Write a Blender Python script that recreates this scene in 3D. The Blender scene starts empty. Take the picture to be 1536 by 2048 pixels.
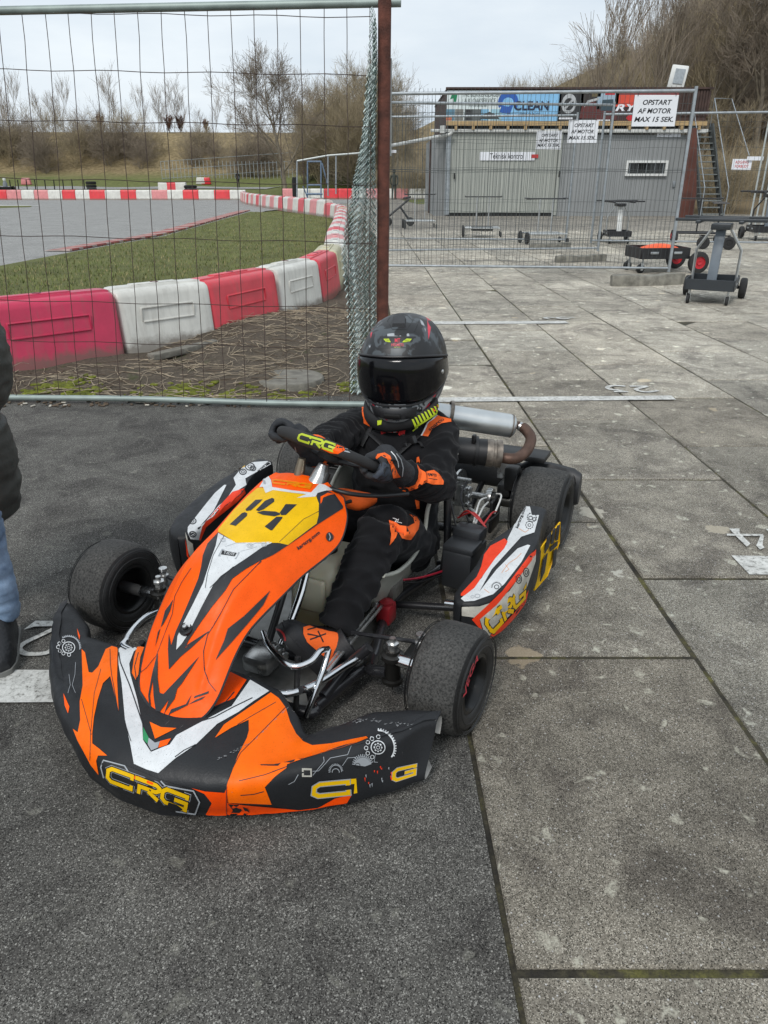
import bpy, bmesh, math, random
import numpy as np
from mathutils import Vector, Matrix, noise
from mathutils.bvhtree import BVHTree
from mathutils.geometry import delaunay_2d_cdt
R=math.radians
random.seed(7)
S=bpy.context.scene
C=S.collection
# ---------------------------------------------------------------- camera, sky, sun, exposure
CAM_H=1.205; FPX=1476.0; PITCH=math.atan(662/1476)
cam=bpy.data.cameras.new('camera'); camo=bpy.data.objects.new('camera',cam); C.objects.link(camo)
cam.sensor_fit='VERTICAL'; cam.sensor_height=24.0; cam.lens=FPX/2048*24.0
cam.clip_start=.05; cam.clip_end=2000
camo.location=(0,0,CAM_H); camo.rotation_euler=(R(90)-PITCH,0,0)
S.camera=camo
S.view_settings.view_transform='Standard'; S.view_settings.look='None'
S.view_settings.exposure=0.38; S.view_settings.gamma=1.0
w=bpy.data.worlds.new('World'); S.world=w; w.use_nodes=True
nt=w.node_tree; N=nt.nodes; LK=nt.links
for n in list(N): N.remove(n)
sky=N.new('ShaderNodeTexSky'); sky.sky_type='NISHITA'; sky.sun_disc=False
sky.sun_elevation=R(48); sky.sun_rotation=R(150); sky.air_density=1.0; sky.dust_density=3.0; sky.ozone_density=1.0
bg1=N.new('ShaderNodeBackground'); bg1.inputs[1].default_value=.07; LK.new(sky.outputs[0],bg1.inputs[0])
tc=N.new('ShaderNodeTexCoord'); mp=N.new('ShaderNodeMapping'); mp.inputs['Scale'].default_value=(1.2,1.2,4.5)
LK.new(tc.outputs['Generated'],mp.inputs[0])
nz=N.new('ShaderNodeTexNoise'); nz.inputs['Scale'].default_value=1.7; nz.inputs['Detail'].default_value=7; nz.inputs['Roughness'].default_value=.55
LK.new(mp.outputs[0],nz.inputs['Vector'])
cr=N.new('ShaderNodeValToRGB'); cr.color_ramp.elements[0].position=.36; cr.color_ramp.elements[0].color=(.555,.635,.715,1)
cr.color_ramp.elements[1].position=.66; cr.color_ramp.elements[1].color=(.76,.815,.855,1)
LK.new(nz.outputs[0],cr.inputs[0])
bg2=N.new('ShaderNodeBackground'); bg2.inputs[1].default_value=.97; LK.new(cr.outputs[0],bg2.inputs[0])
mx=N.new('ShaderNodeMixShader'); mx.inputs[0].default_value=.90
LK.new(bg1.outputs[0],mx.inputs[1]); LK.new(bg2.outputs[0],mx.inputs[2])
wo=N.new('ShaderNodeOutputWorld'); LK.new(mx.outputs[0],wo.inputs[0])
sd=bpy.data.lights.new('sun','SUN'); sd.energy=1.5; sd.angle=R(16); sd.color=(1,.97,.93)
so=bpy.data.objects.new('sun',sd); C.objects.link(so); so.rotation_euler=(R(42),0,R(150-180+5))

# ---------------------------------------------------------------- photograph geometry helpers (metres from measurements)
sP,cP=math.sin(PITCH),math.cos(PITCH)
def ray(x,y):
    X=(x-768)/FPX; Y=(1024-y)/FPX
    return Vector((X,cP+Y*sP,-sP+Y*cP))
CAMV=Vector((0,0,CAM_H))
def gz(x,y,z=0.0):
    r=ray(x,y); return CAMV+r*((z-CAM_H)/r.z)
def gd(x,y,d):
    r=ray(x,y); return CAMV+r*(d/r.y)
KO=Vector((-.309,1.66,0)); KANG=R(-115.0)
KM=Matrix.Translation(KO)@Matrix.Rotation(KANG,4,'Z'); KI=KM.inverted()
def K(l,f,z): return Vector((f,l,z))          # kart frame: x forward, y left, z up
def kray(x,y):
    return KI@CAMV, (KI.to_3x3()@ray(x,y))
def kz(x,y,z):
    o,d=kray(x,y); return o+d*((z-o.z)/d.z)
def kD(x,y,D):
    o,d=kray(x,y); return o+d*D
def kl(x,y,l):
    o,d=kray(x,y); return o+d*((l-o.y)/d.y)

# ---------------------------------------------------------------- materials
MATS={}
def srgb(r,g,b):
    f=lambda c:(c/255/12.92) if c/255<=.04045 else ((c/255+.055)/1.055)**2.4
    return (f(r),f(g),f(b))
def nodes(m):
    m.use_nodes=True; nt=m.node_tree; b=nt.nodes.get('Principled BSDF'); return nt,nt.nodes,nt.links,b
def mat(name,col,rough=.5,metal=0,var=.12,vscale=9,bump=0,bscale=60,coat=0,spec=.5,coords='Object'):
    if name in MATS: return MATS[name]
    m=bpy.data.materials.new(name); nt,N,L,b=nodes(m)
    b.inputs['Roughness'].default_value=rough; b.inputs['Metallic'].default_value=metal
    b.inputs['Specular IOR Level'].default_value=spec; b.inputs['Coat Weight'].default_value=coat
    tc=N.new('ShaderNodeTexCoord')
    n=N.new('ShaderNodeTexNoise'); n.inputs['Scale'].default_value=vscale; n.inputs['Detail'].default_value=8
    L.new(tc.outputs[coords],n.inputs['Vector'])
    r=N.new('ShaderNodeValToRGB'); e=r.color_ramp.elements
    e[0].position=.3; e[1].position=.7
    e[0].color=tuple(c*(1-var) for c in col)+(1,); e[1].color=tuple(min(1,c*(1+var)) for c in col)+(1,)
    L.new(n.outputs[0],r.inputs[0]); L.new(r.outputs[0],b.inputs['Base Color'])
    mr=N.new('ShaderNodeMapRange'); mr.inputs['To Min'].default_value=max(0,rough-.08); mr.inputs['To Max'].default_value=min(1,rough+.1)
    L.new(n.outputs[0],mr.inputs[0]); L.new(mr.outputs[0],b.inputs['Roughness'])
    if bump:
        n2=N.new('ShaderNodeTexNoise'); n2.inputs['Scale'].default_value=bscale; n2.inputs['Detail'].default_value=5
        L.new(tc.outputs[coords],n2.inputs['Vector'])
        bp=N.new('ShaderNodeBump'); bp.inputs['Strength'].default_value=bump; bp.inputs['Distance'].default_value=.01
        L.new(n2.outputs[0],bp.inputs['Height']); L.new(bp.outputs[0],b.inputs['Normal'])
    MATS[name]=m; return m
def dusty(m,amt=.16):
    nt=m.node_tree; N=nt.nodes; L=nt.links; b=N.get('Principled BSDF'); src=b.inputs['Base Color'].links[0].from_socket
    tc=N.new('ShaderNodeTexCoord').outputs['Object']
    n1=noise_n(N,L,tc,26,10,.72); r1=ramp(N,[(.30,1-amt),(.62,1)]); L.new(n1.outputs[0],r1.inputs[0])
    n2=noise_n(N,L,tc,420,2,.5); r2=ramp(N,[(.30,1-amt*2.2),(.36,1)]); L.new(n2.outputs[0],r2.inputs[0])
    c=mixc(N,L,1.0,src,r1.outputs[0],'MULTIPLY'); c=mixc(N,L,1.0,c,r2.outputs[0],'MULTIPLY')
    mp=N.new('ShaderNodeMapping'); mp.inputs['Scale'].default_value=(18,230,60); mp.inputs['Rotation'].default_value=(.3,.2,.5); L.new(tc,mp.inputs[0])
    n3=noise_n(N,L,mp.outputs[0],1.0,3,.6); r3=ramp(N,[(.70,0),(.74,.45)]); L.new(n3.outputs[0],r3.inputs[0])
    n4=noise_n(N,L,tc,7,3,.6); r4=ramp(N,[(.52,0),(.62,1)]); L.new(n4.outputs[0],r4.inputs[0])
    q=N.new('ShaderNodeMath'); q.operation='MULTIPLY'; L.new(r3.outputs[0],q.inputs[0]); L.new(r4.outputs[0],q.inputs[1])
    c=mixc(N,L,q.outputs[0],c,(.20,.19,.18)); L.new(c,b.inputs['Base Color'])
    r5=ramp(N,[(.3,.62),(.65,.38)]); L.new(n1.outputs[0],r5.inputs[0]); L.new(r5.outputs[0],b.inputs['Roughness'])
def ramp(N,pts):
    r=N.new('ShaderNodeValToRGB'); e=r.color_ramp.elements
    while len(e)<len(pts): e.new(.5)
    for i,(p,c) in enumerate(pts):
        e[i].position=p; e[i].color=(c[0],c[1],c[2],1) if hasattr(c,'__len__') else (c,c,c,1)
    return r
def noise_n(N,L,src,scale,detail=6,rough=.5,dist=0):
    n=N.new('ShaderNodeTexNoise'); n.inputs['Scale'].default_value=scale; n.inputs['Detail'].default_value=detail
    n.inputs['Roughness'].default_value=rough; n.inputs['Distortion'].default_value=dist; L.new(src,n.inputs['Vector']); return n
def mixc(N,L,fac,a,b,mode='MIX'):
    m=N.new('ShaderNodeMix'); m.data_type='RGBA'; m.blend_type=mode
    if isinstance(fac,(int,float)): m.inputs[0].default_value=fac
    else: L.new(fac,m.inputs[0])
    for i,v in((6,a),(7,b)):
        if hasattr(v,'is_output'): L.new(v,m.inputs[i])
        else: m.inputs[i].default_value=(*v,1)
    return m.outputs[2]
def aggregate(name,dark,light,speck,lichen=0,macro=.25,bump=.6,joint=None,moss=0,attr=False,grit=330):
    """asphalt / exposed concrete: fine stones, stains, lichen spots"""
    m=bpy.data.materials.new(name); nt,N,L,b=nodes(m)
    g=N.new('ShaderNodeNewGeometry').outputs['Position']
    fine=noise_n(N,L,g,grit*.30,6,.82)
    c1=ramp(N,[(.34,dark),(.66,light)]); L.new(fine.outputs[0],c1.inputs[0])
    vo=N.new('ShaderNodeTexVoronoi'); vo.inputs['Scale'].default_value=grit; L.new(g,vo.inputs['Vector'])
    sep=N.new('ShaderNodeSeparateColor'); L.new(vo.outputs['Color'],sep.inputs[0])
    sf=ramp(N,[(.80,0),(.90,.8)]); L.new(sep.outputs[0],sf.inputs[0])
    col=mixc(N,L,sf.outputs[0],c1.outputs[0],speck)
    df=ramp(N,[(.14,1),(.22,0)]); L.new(sep.outputs[1],df.inputs[0])
    col=mixc(N,L,df.outputs[0],col,tuple(c*.45 for c in dark))
    st=noise_n(N,L,g,3.7,9,.68,.8); sr=ramp(N,[(.37,(.60,.59,.60) if bump>.15 else (.9,.9,.9)),(.52,(1,1,1))]); L.new(st.outputs[0],sr.inputs[0]); col=mixc(N,L,1.0,col,sr.outputs[0],'MULTIPLY')
    mac=noise_n(N,L,g,1.3,6,.6); mr=ramp(N,[(.3,1-macro),(.7,1+macro*.6)]); L.new(mac.outputs[0],mr.inputs[0])
    col=mixc(N,L,1.0,col,mr.outputs[0],'MULTIPLY')
    mac2=noise_n(N,L,g,9,5,.65); mr2=ramp(N,[(.3,1-macro*.8),(.7,1+macro*.5)]); L.new(mac2.outputs[0],mr2.inputs[0])
    col=mixc(N,L,1.0,col,mr2.outputs[0],'MULTIPLY')
    v2=N.new('ShaderNodeTexVoronoi'); v2.inputs['Scale'].default_value=135; L.new(g,v2.inputs['Vector']); s2=N.new('ShaderNodeSeparateColor'); L.new(v2.outputs['Color'],s2.inputs[0])
    ch=ramp(N,[(.16,.75),(.30,0)]); L.new(v2.outputs['Distance'],ch.inputs[0]); cs=ramp(N,[(.70,0),(.98,1)]); L.new(s2.outputs[0],cs.inputs[0])
    cm=N.new('ShaderNodeMath'); cm.operation='MULTIPLY'; L.new(ch.outputs[0],cm.inputs[0]); L.new(cs.outputs[0],cm.inputs[1]); col=mixc(N,L,cm.outputs[0],col,tuple(min(.55,c*1.35) for c in speck))
    if lichen>.9:
        ps=mixc(N,L,.10,g,noise_n(N,L,g,22,4,.6).outputs['Color'])
        v3=N.new('ShaderNodeTexVoronoi'); v3.inputs['Scale'].default_value=5.0; L.new(ps,v3.inputs['Vector']); s3=N.new('ShaderNodeSeparateColor'); L.new(v3.outputs['Color'],s3.inputs[0])
        sb=N.new('ShaderNodeMath'); sb.operation='MULTIPLY_ADD'; L.new(s3.outputs[0],sb.inputs[0]); sb.inputs[1].default_value=.55; sb.inputs[2].default_value=-.30
        df_=N.new('ShaderNodeMath'); df_.operation='SUBTRACT'; L.new(sb.outputs[0],df_.inputs[0]); L.new(v3.outputs['Distance'],df_.inputs[1]); dr_=ramp(N,[(.0,0),(.035,.62)]); L.new(df_.outputs[0],dr_.inputs[0])
        col=mixc(N,L,dr_.outputs[0],col,mixc(N,L,s3.outputs[1],(.50,.49,.43),(.33,.27,.18)))
    if lichen:
        ln=noise_n(N,L,g,17,3,.5,.4); lr=ramp(N,[(.635,0),(.69,1)]); L.new(ln.outputs[0],lr.inputs[0])
        lm=noise_n(N,L,g,160,3,.7); lmr=ramp(N,[(.4,.25),(.6,1)]); L.new(lm.outputs[0],lmr.inputs[0])
        q=N.new('ShaderNodeMath'); q.operation='MULTIPLY'; L.new(lr.outputs[0],q.inputs[0]); L.new(lmr.outputs[0],q.inputs[1])
        q2=N.new('ShaderNodeMath'); q2.operation='MULTIPLY'; L.new(q.outputs[0],q2.inputs[0]); q2.inputs[1].default_value=lichen
        col=mixc(N,L,q2.outputs[0],col,(.42,.41,.34))
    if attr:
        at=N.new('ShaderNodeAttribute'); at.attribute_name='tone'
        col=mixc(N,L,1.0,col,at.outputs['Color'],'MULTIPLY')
    L.new(col,b.inputs['Base Color']); b.inputs['Roughness'].default_value=.88
    b.inputs['Specular IOR Level'].default_value=.25
    bp=N.new('ShaderNodeBump'); bp.inputs['Strength'].default_value=bump; bp.inputs['Distance'].default_value=.003
    L.new(fine.outputs[0],bp.inputs['Height']); L.new(bp.outputs[0],b.inputs['Normal'])
    MATS[name]=m; return m

# ---------------------------------------------------------------- mesh building
class MB:
    def __init__(s): s.v=[]; s.f=[]; s.m=[]; s.mats=[]
    def mi(s,m):
        if m not in s.mats: s.mats.append(m)
        return s.mats.index(m)
    def add(s,vs,fs,m):
        o=len(s.v); k=s.mi(m); s.v+= [Vector(v) for v in vs]
        for f in fs: s.f.append([i+o for i in f]); s.m.append(k)
    def box(s,c,size,m,rot=None,taper=1.0):
        sx,sy,sz=(a/2 for a in size); vs=[]
        for z in(-1,1):
            t=taper if z>0 else 1
            for x,y in((-1,-1),(1,-1),(1,1),(-1,1)): vs.append(Vector((x*sx*t,y*sy*t,z*sz)))
        if rot is not None: vs=[rot@v for v in vs]
        c=Vector(c); vs=[v+c for v in vs]
        s.add(vs,[(3,2,1,0),(4,5,6,7),(0,1,5,4),(1,2,6,5),(2,3,7,6),(3,0,4,7)],m)
    def rbox(s,c,size,m,rot=None,b=.01,seg=2,taper=1.0):
        bm=bmesh.new(); bmesh.ops.create_cube(bm,size=1)
        for v in bm.verts:
            t=taper if v.co.z>0 else 1
            v.co=Vector((v.co.x*size[0]*t,v.co.y*size[1]*t,v.co.z*size[2]))
        bmesh.ops.bevel(bm,geom=bm.edges[:],offset=min(b,min(size)*.45),segments=seg,profile=.5,affect='EDGES')
        s.bm(bm,m,c,rot)
    def bm(s,bm,m,c=(0,0,0),rot=None):
        bm.verts.ensure_lookup_table(); bm.verts.index_update()
        vs=[(rot@v.co if rot is not None else v.co.copy())+Vector(c) for v in bm.verts]
        s.add(vs,[[v.index for v in f.verts] for f in bm.faces],m); bm.free()
    def tube(s,pts,r,m,seg=10,cap=True,closed=False,flat=None):
        pts=[Vector(p) for p in pts]; n=len(pts)
        rs=r if hasattr(r,'__len__') else [r]*n
        T=[]
        for i in range(n):
            a=pts[(i-1)%n] if (closed or i>0) else pts[i]; b=pts[(i+1)%n] if (closed or i<n-1) else pts[i]
            t=(b-a); T.append(t.normalized() if t.length>1e-9 else Vector((0,0,1)))
        up=Vector((0,0,1)) if abs(T[0].z)<.9 else Vector((1,0,0))
        u=T[0].cross(up).normalized(); vs=[]
        for i in range(n):
            u=(u-T[i]*u.dot(T[i])); u=u.normalized() if u.length>1e-6 else T[i].orthogonal().normalized()
            w=T[i].cross(u)
            fu,fw=(flat[i] if hasattr(flat[0],'__len__') else flat) if flat else (1,1)
            for k in range(seg):
                a=2*math.pi*k/seg
                vs.append(pts[i]+(u*math.cos(a)*fu+w*math.sin(a)*fw)*rs[i])
        fs=[]
        for i in range(n if closed else n-1):
            j=(i+1)%n
            for k in range(seg):
                k2=(k+1)%seg; fs.append((i*seg+k,i*seg+k2,j*seg+k2,j*seg+k))
        if cap and not closed:
            fs.append(tuple(range(seg-1,-1,-1))); fs.append(tuple((n-1)*seg+k for k in range(seg)))
        s.add(vs,fs,m)
    def lathe(s,o,ax,prof,m,seg=32,caps=False):
        ax=Vector(ax).normalized(); u=ax.orthogonal().normalized(); w=ax.cross(u); o=Vector(o); vs=[]
        for t,r in prof:
            for k in range(seg):
                a=2*math.pi*k/seg; vs.append(o+ax*t+(u*math.cos(a)+w*math.sin(a))*max(r,1e-5))
        fs=[]
        for i in range(len(prof)-1):
            for k in range(seg):
                k2=(k+1)%seg; fs.append((i*seg+k,i*seg+k2,(i+1)*seg+k2,(i+1)*seg+k))
        if caps:
            fs.append(tuple(range(seg-1,-1,-1))); fs.append(tuple((len(prof)-1)*seg+k for k in range(seg)))
        s.add(vs,fs,m)
    def grid(s,rows,m,closed_u=False,capends=False):
        nr=len(rows); nc=len(rows[0]); vs=[p for r in rows for p in r]; fs=[]
        for i in range(nr-1):
            for j in range(nc if closed_u else nc-1):
                j2=(j+1)%nc; fs.append((i*nc+j,i*nc+j2,(i+1)*nc+j2,(i+1)*nc+j))
        if capends: fs.append(tuple(range(nc-1,-1,-1))); fs.append(tuple((nr-1)*nc+k for k in range(nc)))
        s.add(vs,fs,m)
    def prism(s,poly,vec,m,flipcap=False):
        """flat polygon (3d points) extruded along vec"""
        n=len(poly); poly=[Vector(p) for p in poly]; vec=Vector(vec)
        nrm=Vector((0,0,0))
        for i in range(n): nrm+=poly[i].cross(poly[(i+1)%n])
        if nrm.length<1e-12: return
        nrm.normalize(); ux=nrm.orthogonal().normalized(); uy=nrm.cross(ux)
        p2=[Vector((p.dot(ux),p.dot(uy))) for p in poly]
        res=delaunay_2d_cdt(p2,[],[list(range(n))],1,1e-6)
        base=poly[0].dot(nrm)
        vv=[ux*p.x+uy*p.y+nrm*base for p in res[0]]
        s.add([p+vec for p in vv],[tuple(f) for f in res[2]],m)
        s.add(vv,[tuple(reversed(f)) for f in res[2]],m)
        s.add(poly+[p+vec for p in poly],[(i,(i+1)%n,(i+1)%n+n,i+n) for i in range(n)],m)
    def build(s,name,parent=None,smooth=True,ang=38,loc=None,recalc=False):
        me=bpy.data.meshes.new(name); me.from_pydata([tuple(v) for v in s.v],[],s.f)
        for m in s.mats: me.materials.append(m)
        me.polygons.foreach_set('material_index',s.m)
        if recalc:
            bm=bmesh.new(); bm.from_mesh(me); bmesh.ops.remove_doubles(bm,verts=bm.verts[:],dist=1e-5)
            bmesh.ops.recalc_face_normals(bm,faces=bm.faces[:]); bm.to_mesh(me); bm.free()
        me.update()
        if smooth:
            me.polygons.foreach_set('use_smooth',[True]*len(me.polygons)); me.set_sharp_from_angle(angle=R(ang))
        o=bpy.data.objects.new(name,me); C.objects.link(o)
        if parent: o.parent=parent
        if loc is not None: o.location=loc
        return o
    def bvh(s): return BVHTree.FromPolygons([tuple(v) for v in s.v],s.f)
def obmesh(o): return BVHTree.FromPolygons([tuple(v.co) for v in o.data.vertices],[tuple(p.vertices) for p in o.data.polygons])
def tag(o,label=None,cat=None,group=None,kind=None):
    if label: o['label']=label
    if cat: o['category']=cat
    if group: o['group']=group
    if kind: o['kind']=kind
    return o
def empty(name,loc=(0,0,0),rz=0,label=None,cat=None,group=None):
    o=bpy.data.objects.new(name,None); C.objects.link(o); o.location=loc; o.rotation_euler=(0,0,rz); o.empty_display_size=.1
    return tag(o,label,cat,group)
def copy_tree(o,parent=None):
    c=o.copy(); C.objects.link(c); c.parent=parent
    for ch in list(o.children): copy_tree(ch,c)
    return c
def struct(o): o['kind']='structure'; return o
def smoothpts(pts,n=6,closed=False):
    """Catmull-Rom"""
    P=[Vector(p) for p in pts]; out=[]; m=len(P)
    rng=range(m if closed else m-1)
    for i in rng:
        p0=P[(i-1)%m] if (closed or i>0) else P[i]; p1=P[i]; p2=P[(i+1)%m]; p3=P[(i+2)%m] if (closed or i<m-2) else P[(i+1)%m]
        for k in range(n):
            t=k/n; out.append(.5*((2*p1)+(p2-p0)*t+(2*p0-5*p1+4*p2-p3)*t*t+(3*p1-p0-3*p2+p3)*t**3))
    if not closed: out.append(P[-1])
    return out
_tc={}
def textgeo(body,off=0.0,shear=0.0):
    k=(body,off,shear)
    if k in _tc: return _tc[k]
    cu=bpy.data.curves.new('t','FONT'); cu.body=body; cu.offset=off; cu.shear=shear; cu.resolution_u=3
    o=bpy.data.objects.new('t',cu); C.objects.link(o); bpy.context.view_layer.update()
    me=o.evaluated_get(bpy.context.evaluated_depsgraph_get()).to_mesh()
    vs=[(v.co.x,v.co.y) for v in me.vertices]; fs=[tuple(p.vertices) for p in me.polygons]
    C.objects.unlink(o); bpy.data.objects.remove(o)
    xs=[v[0] for v in vs]; ys=[v[1] for v in vs]; x0,x1,y0,y1=min(xs),max(xs),min(ys),max(ys)
    vs=[((x-x0)/(x1-x0),(y-y0)/(y1-y0)) for x,y in vs]
    _tc[k]=(vs,fs,(x1-x0)/(y1-y0)); return _tc[k]
def quadmap(q,u,v):   # q = TL,TR,BR,BL ; v up
    a=Vector(q[3]).lerp(Vector(q[2]),u); b=Vector(q[0]).lerp(Vector(q[1]),u); return a.lerp(b,v)
def text_on(mb,body,q,m,off=.0,shear=0.0):
    """text on a flat 3d quad TL,TR,BR,BL"""
    vs,fs,_=textgeo(body,off,shear)
    mb.add([quadmap(q,u,v) for u,v in vs],fs,m)
def stroke2d(pts,wd,closed=False):
    """mitred strip along 2d polyline -> verts, quads"""
    P=[Vector((p[0],p[1])) for p in pts]; n=len(P); vs=[]
    for i in range(n):
        a=P[(i-1)%n] if (closed or i>0) else None; b=P[(i+1)%n] if (closed or i<n-1) else None
        d1=(P[i]-a).normalized() if a is not None else None; d2=(b-P[i]).normalized() if b is not None else None
        if d1 is None: d1=d2
        if d2 is None: d2=d1
        n1=Vector((-d1.y,d1.x)); n2=Vector((-d2.y,d2.x)); nn=(n1+n2); 
        if nn.length<1e-6: nn=n1
        nn.normalize(); k=1/max(.45,nn.dot(n1)); w_=wd[i] if hasattr(wd,'__len__') else wd
        vs+= [P[i]+nn*k*w_/2, P[i]-nn*k*w_/2]
    fs=[(2*i,2*i+1,(2*i+3)%(2*n),(2*i+2)%(2*n)) for i in range(n if closed else n-1)]
    return vs,fs
class Decal:
    """stickers laid on a surface: outlines measured in the photograph, dropped onto the real panel"""
    def __init__(s,mb,bvh,M=None,base=.0007,fine=1.0): s.mb=mb; s.b=bvh; s.M=M or KI; s.o=s.M@CAMV; s.base=base; s.fine=fine
    def hit(s,x,y,off):
        d=(s.M.to_3x3()@ray(x,y)).normalized(); h=s.b.ray_cast(s.o,d)
        if h[0] is None: return None
        n=h[1]; n=n if n.dot(d)<0 else -n
        return h[0]+n*off
    def fit(s,x,y,cx,cy,off):
        p=s.hit(x,y,off)
        if p: return p
        for k in range(1,16):
            t=k/16*.6; p=s.hit(x+(cx-x)*t,y+(cy-y)*t,off)
            if p: return p
        return None
    def put(s,vs,fs,m,layer,cx=None,cy=None):
        off=s.base+.00045*layer
        if cx is None:
            cx=sum(v[0] for v in vs)/len(vs); cy=sum(v[1] for v in vs)/len(vs)
        P=[s.fit(v[0],v[1],cx,cy,off) for v in vs]
        ok=[f for f in fs if all(P[i] is not None for i in f)]
        ok=[f for f in ok if max((P[a]-P[b]).length for a in f for b in f)<.09]
        s.mb.add([p or Vector((0,0,0)) for p in P],ok,m)
    def poly(s,pts,m,layer=0,T=None,step=9):
        if T: pts=[(T[0]+x/T[2],T[1]+y/T[2]) for x,y in pts]
        q=[]; step=step*s.fine if step<90 else step
        for i in range(len(pts)):
            a=Vector(pts[i]); b=Vector(pts[(i+1)%len(pts)]); k=max(1,int((b-a).length/step))
            q+=[a.lerp(b,t/k) for t in range(k)]
        xs=[p.x for p in q]; ys=[p.y for p in q]; nb=len(q); allp=list(q)
        def inside(x,y):
            c=False
            for i in range(nb):
                a=q[i]; b=q[i-1]
                if (a.y>y)!=(b.y>y) and x<(b.x-a.x)*(y-a.y)/(b.y-a.y)+a.x: c=not c
            return c
        x=min(xs)+step*.5
        while x<max(xs):
            y=min(ys)+step*.5
            while y<max(ys):
                if inside(x,y) and min((p.x-x)**2+(p.y-y)**2 for p in q)>(step*.45)**2: allp.append(Vector((x,y)))
                y+=step
            x+=step
        res=delaunay_2d_cdt(allp,[],[list(range(nb))],1,1e-4)
        s.put(res[0],[tuple(f) for f in res[2]],m,layer,sum(xs)/nb,sum(ys)/nb)
    def line(s,pts,wd,m,layer=0,T=None,closed=False,step=8):
        if T: pts=[(T[0]+x/T[2],T[1]+y/T[2]) for x,y in pts]; wd=wd/T[2]
        q=[]; n=len(pts); step=step*s.fine
        for i in range(n if closed else n-1):
            a=Vector(pts[i]); b=Vector(pts[(i+1)%n]); k=max(1,int((b-a).length/step)); q+=[a.lerp(b,t/k) for t in range(k)]
        if not closed: q.append(Vector(pts[-1]))
        vs,fs=stroke2d(q,wd,closed); s.put(vs,fs,m,layer)
    def ring(s,cx,cy,rx,ry,wd,m,layer=0,T=None,a0=0,a1=360,rot=0,n=28):
        pts=[]
        for k in range(n+(0 if a1-a0>=360 else 1)):
            a=R(a0+(a1-a0)*k/n); x=rx*math.cos(a); y=ry*math.sin(a); c_,s_=math.cos(R(rot)),math.sin(R(rot))
            pts.append((cx+x*c_-y*s_,cy+x*s_+y*c_))
        s.line(pts,wd,m,layer,T,closed=a1-a0>=360,step=30)
    def gear(s,cx,cy,r,m,layer=0,T=None,teeth=18,asp=1.0,a0=0,a1=360,fill=False,th=.16):
        for k in range(teeth):
            a=a0+(a1-a0)*k/teeth
            p=lambda rr,da:(cx+rr*math.cos(R(a+da)),cy+rr*math.sin(R(a+da))*asp)
            q=(a1-a0)/teeth*.28
            s.poly([p(r*.97,-q),p(r*(1+th),-q*.7),p(r*(1+th),q*.7),p(r*.97,q)],m,layer,T,step=99)
        if fill: s.poly([(cx+r*math.cos(R(k*20)),cy+r*asp*math.sin(R(k*20))) for k in range(18)],m,layer,T)
        else: s.ring(cx,cy,r,r*asp,r*.09,m,layer,T,a0,a1)
    def text(s,body,q,m,layer=0,T=None,off=0.0,shear=0.0):
        if T: q=[(T[0]+x/T[2],T[1]+y/T[2]) for x,y in q]
        vs,fs,_=textgeo(body,off,shear); s.put([quadmap([(*p,0) for p in q],u,v) for u,v in vs],fs,m,layer)
    def glyph(s,ch,q,m,layer,T=None,wd=.2):
        """wide square race lettering"""
        G={'C':[[(1,.66),(1,.9),(.15,.9),(.0,.72),(0,.28),(.15,.1),(1,.1),(1,.34)]],
           'R':[[(-.02,.9),(.86,.9),(1,.78),(1,.62),(.86,.48),(.18,.48),(.18,.0)],[(.56,.36),(1.0,.02)]],
           'G':[[(1,.7),(1,.9),(.15,.9),(0,.72),(0,.28),(.15,.1),(1,.1),(1,.48),(.5,.48)]],
           '1':[[(.5,0),(.5,1)]]}[ch]
        if T: q=[(T[0]+x/T[2],T[1]+y/T[2]) for x,y in q]
        Q=[(*p,0) for p in q]
        W=((Q[1][0]-Q[0][0])**2+(Q[1][1]-Q[0][1])**2)**.5; H=((Q[3][0]-Q[0][0])**2+(Q[3][1]-Q[0][1])**2)**.5; asp=W/H
        for pl in G:
            vs,fs=stroke2d([(x*asp,y) for x,y in pl],wd)
            s.put([quadmap(Q,v.x/asp,v.y) for v in vs],fs,m,layer)
def remesh(mb,name,mat_,parent,voxel=.008,smooth=4,fold=0,fscale=(18,18,18),seed=0):
    """fuse overlapping pieces into one continuous skin"""
    tmp=mb.build('tmp',smooth=False); m=tmp.modifiers.new('r','REMESH'); m.mode='VOXEL'; m.voxel_size=voxel
    if smooth: s_=tmp.modifiers.new('s','SMOOTH'); s_.iterations=smooth; s_.factor=.5
    dg=bpy.context.evaluated_depsgraph_get(); me=bpy.data.meshes.new_from_object(tmp.evaluated_get(dg))
    bpy.data.objects.remove(tmp)
    if fold:
        nrm=[v.normal.copy() for v in me.vertices]
        for v,vn in zip(me.vertices,nrm):
            n=noise.noise(Vector((v.co.x*fscale[0]+seed,v.co.y*fscale[1],v.co.z*fscale[2])))
            n2=noise.noise(Vector((v.co.x*fscale[0]*2.3,v.co.y*fscale[1]*2.3+seed,v.co.z*fscale[2]*2.3)))
            v.co+=vn*(fold*(-abs(n)*1.6+.35+.3*n2))
    me.materials.clear(); me.materials.append(mat_)
    me.polygons.foreach_set('use_smooth',[True]*len(me.polygons)); me.update(); me.name=name
    o=bpy.data.objects.new(name,me); C.objects.link(o)
    if parent: o.parent=parent
    return o
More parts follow.
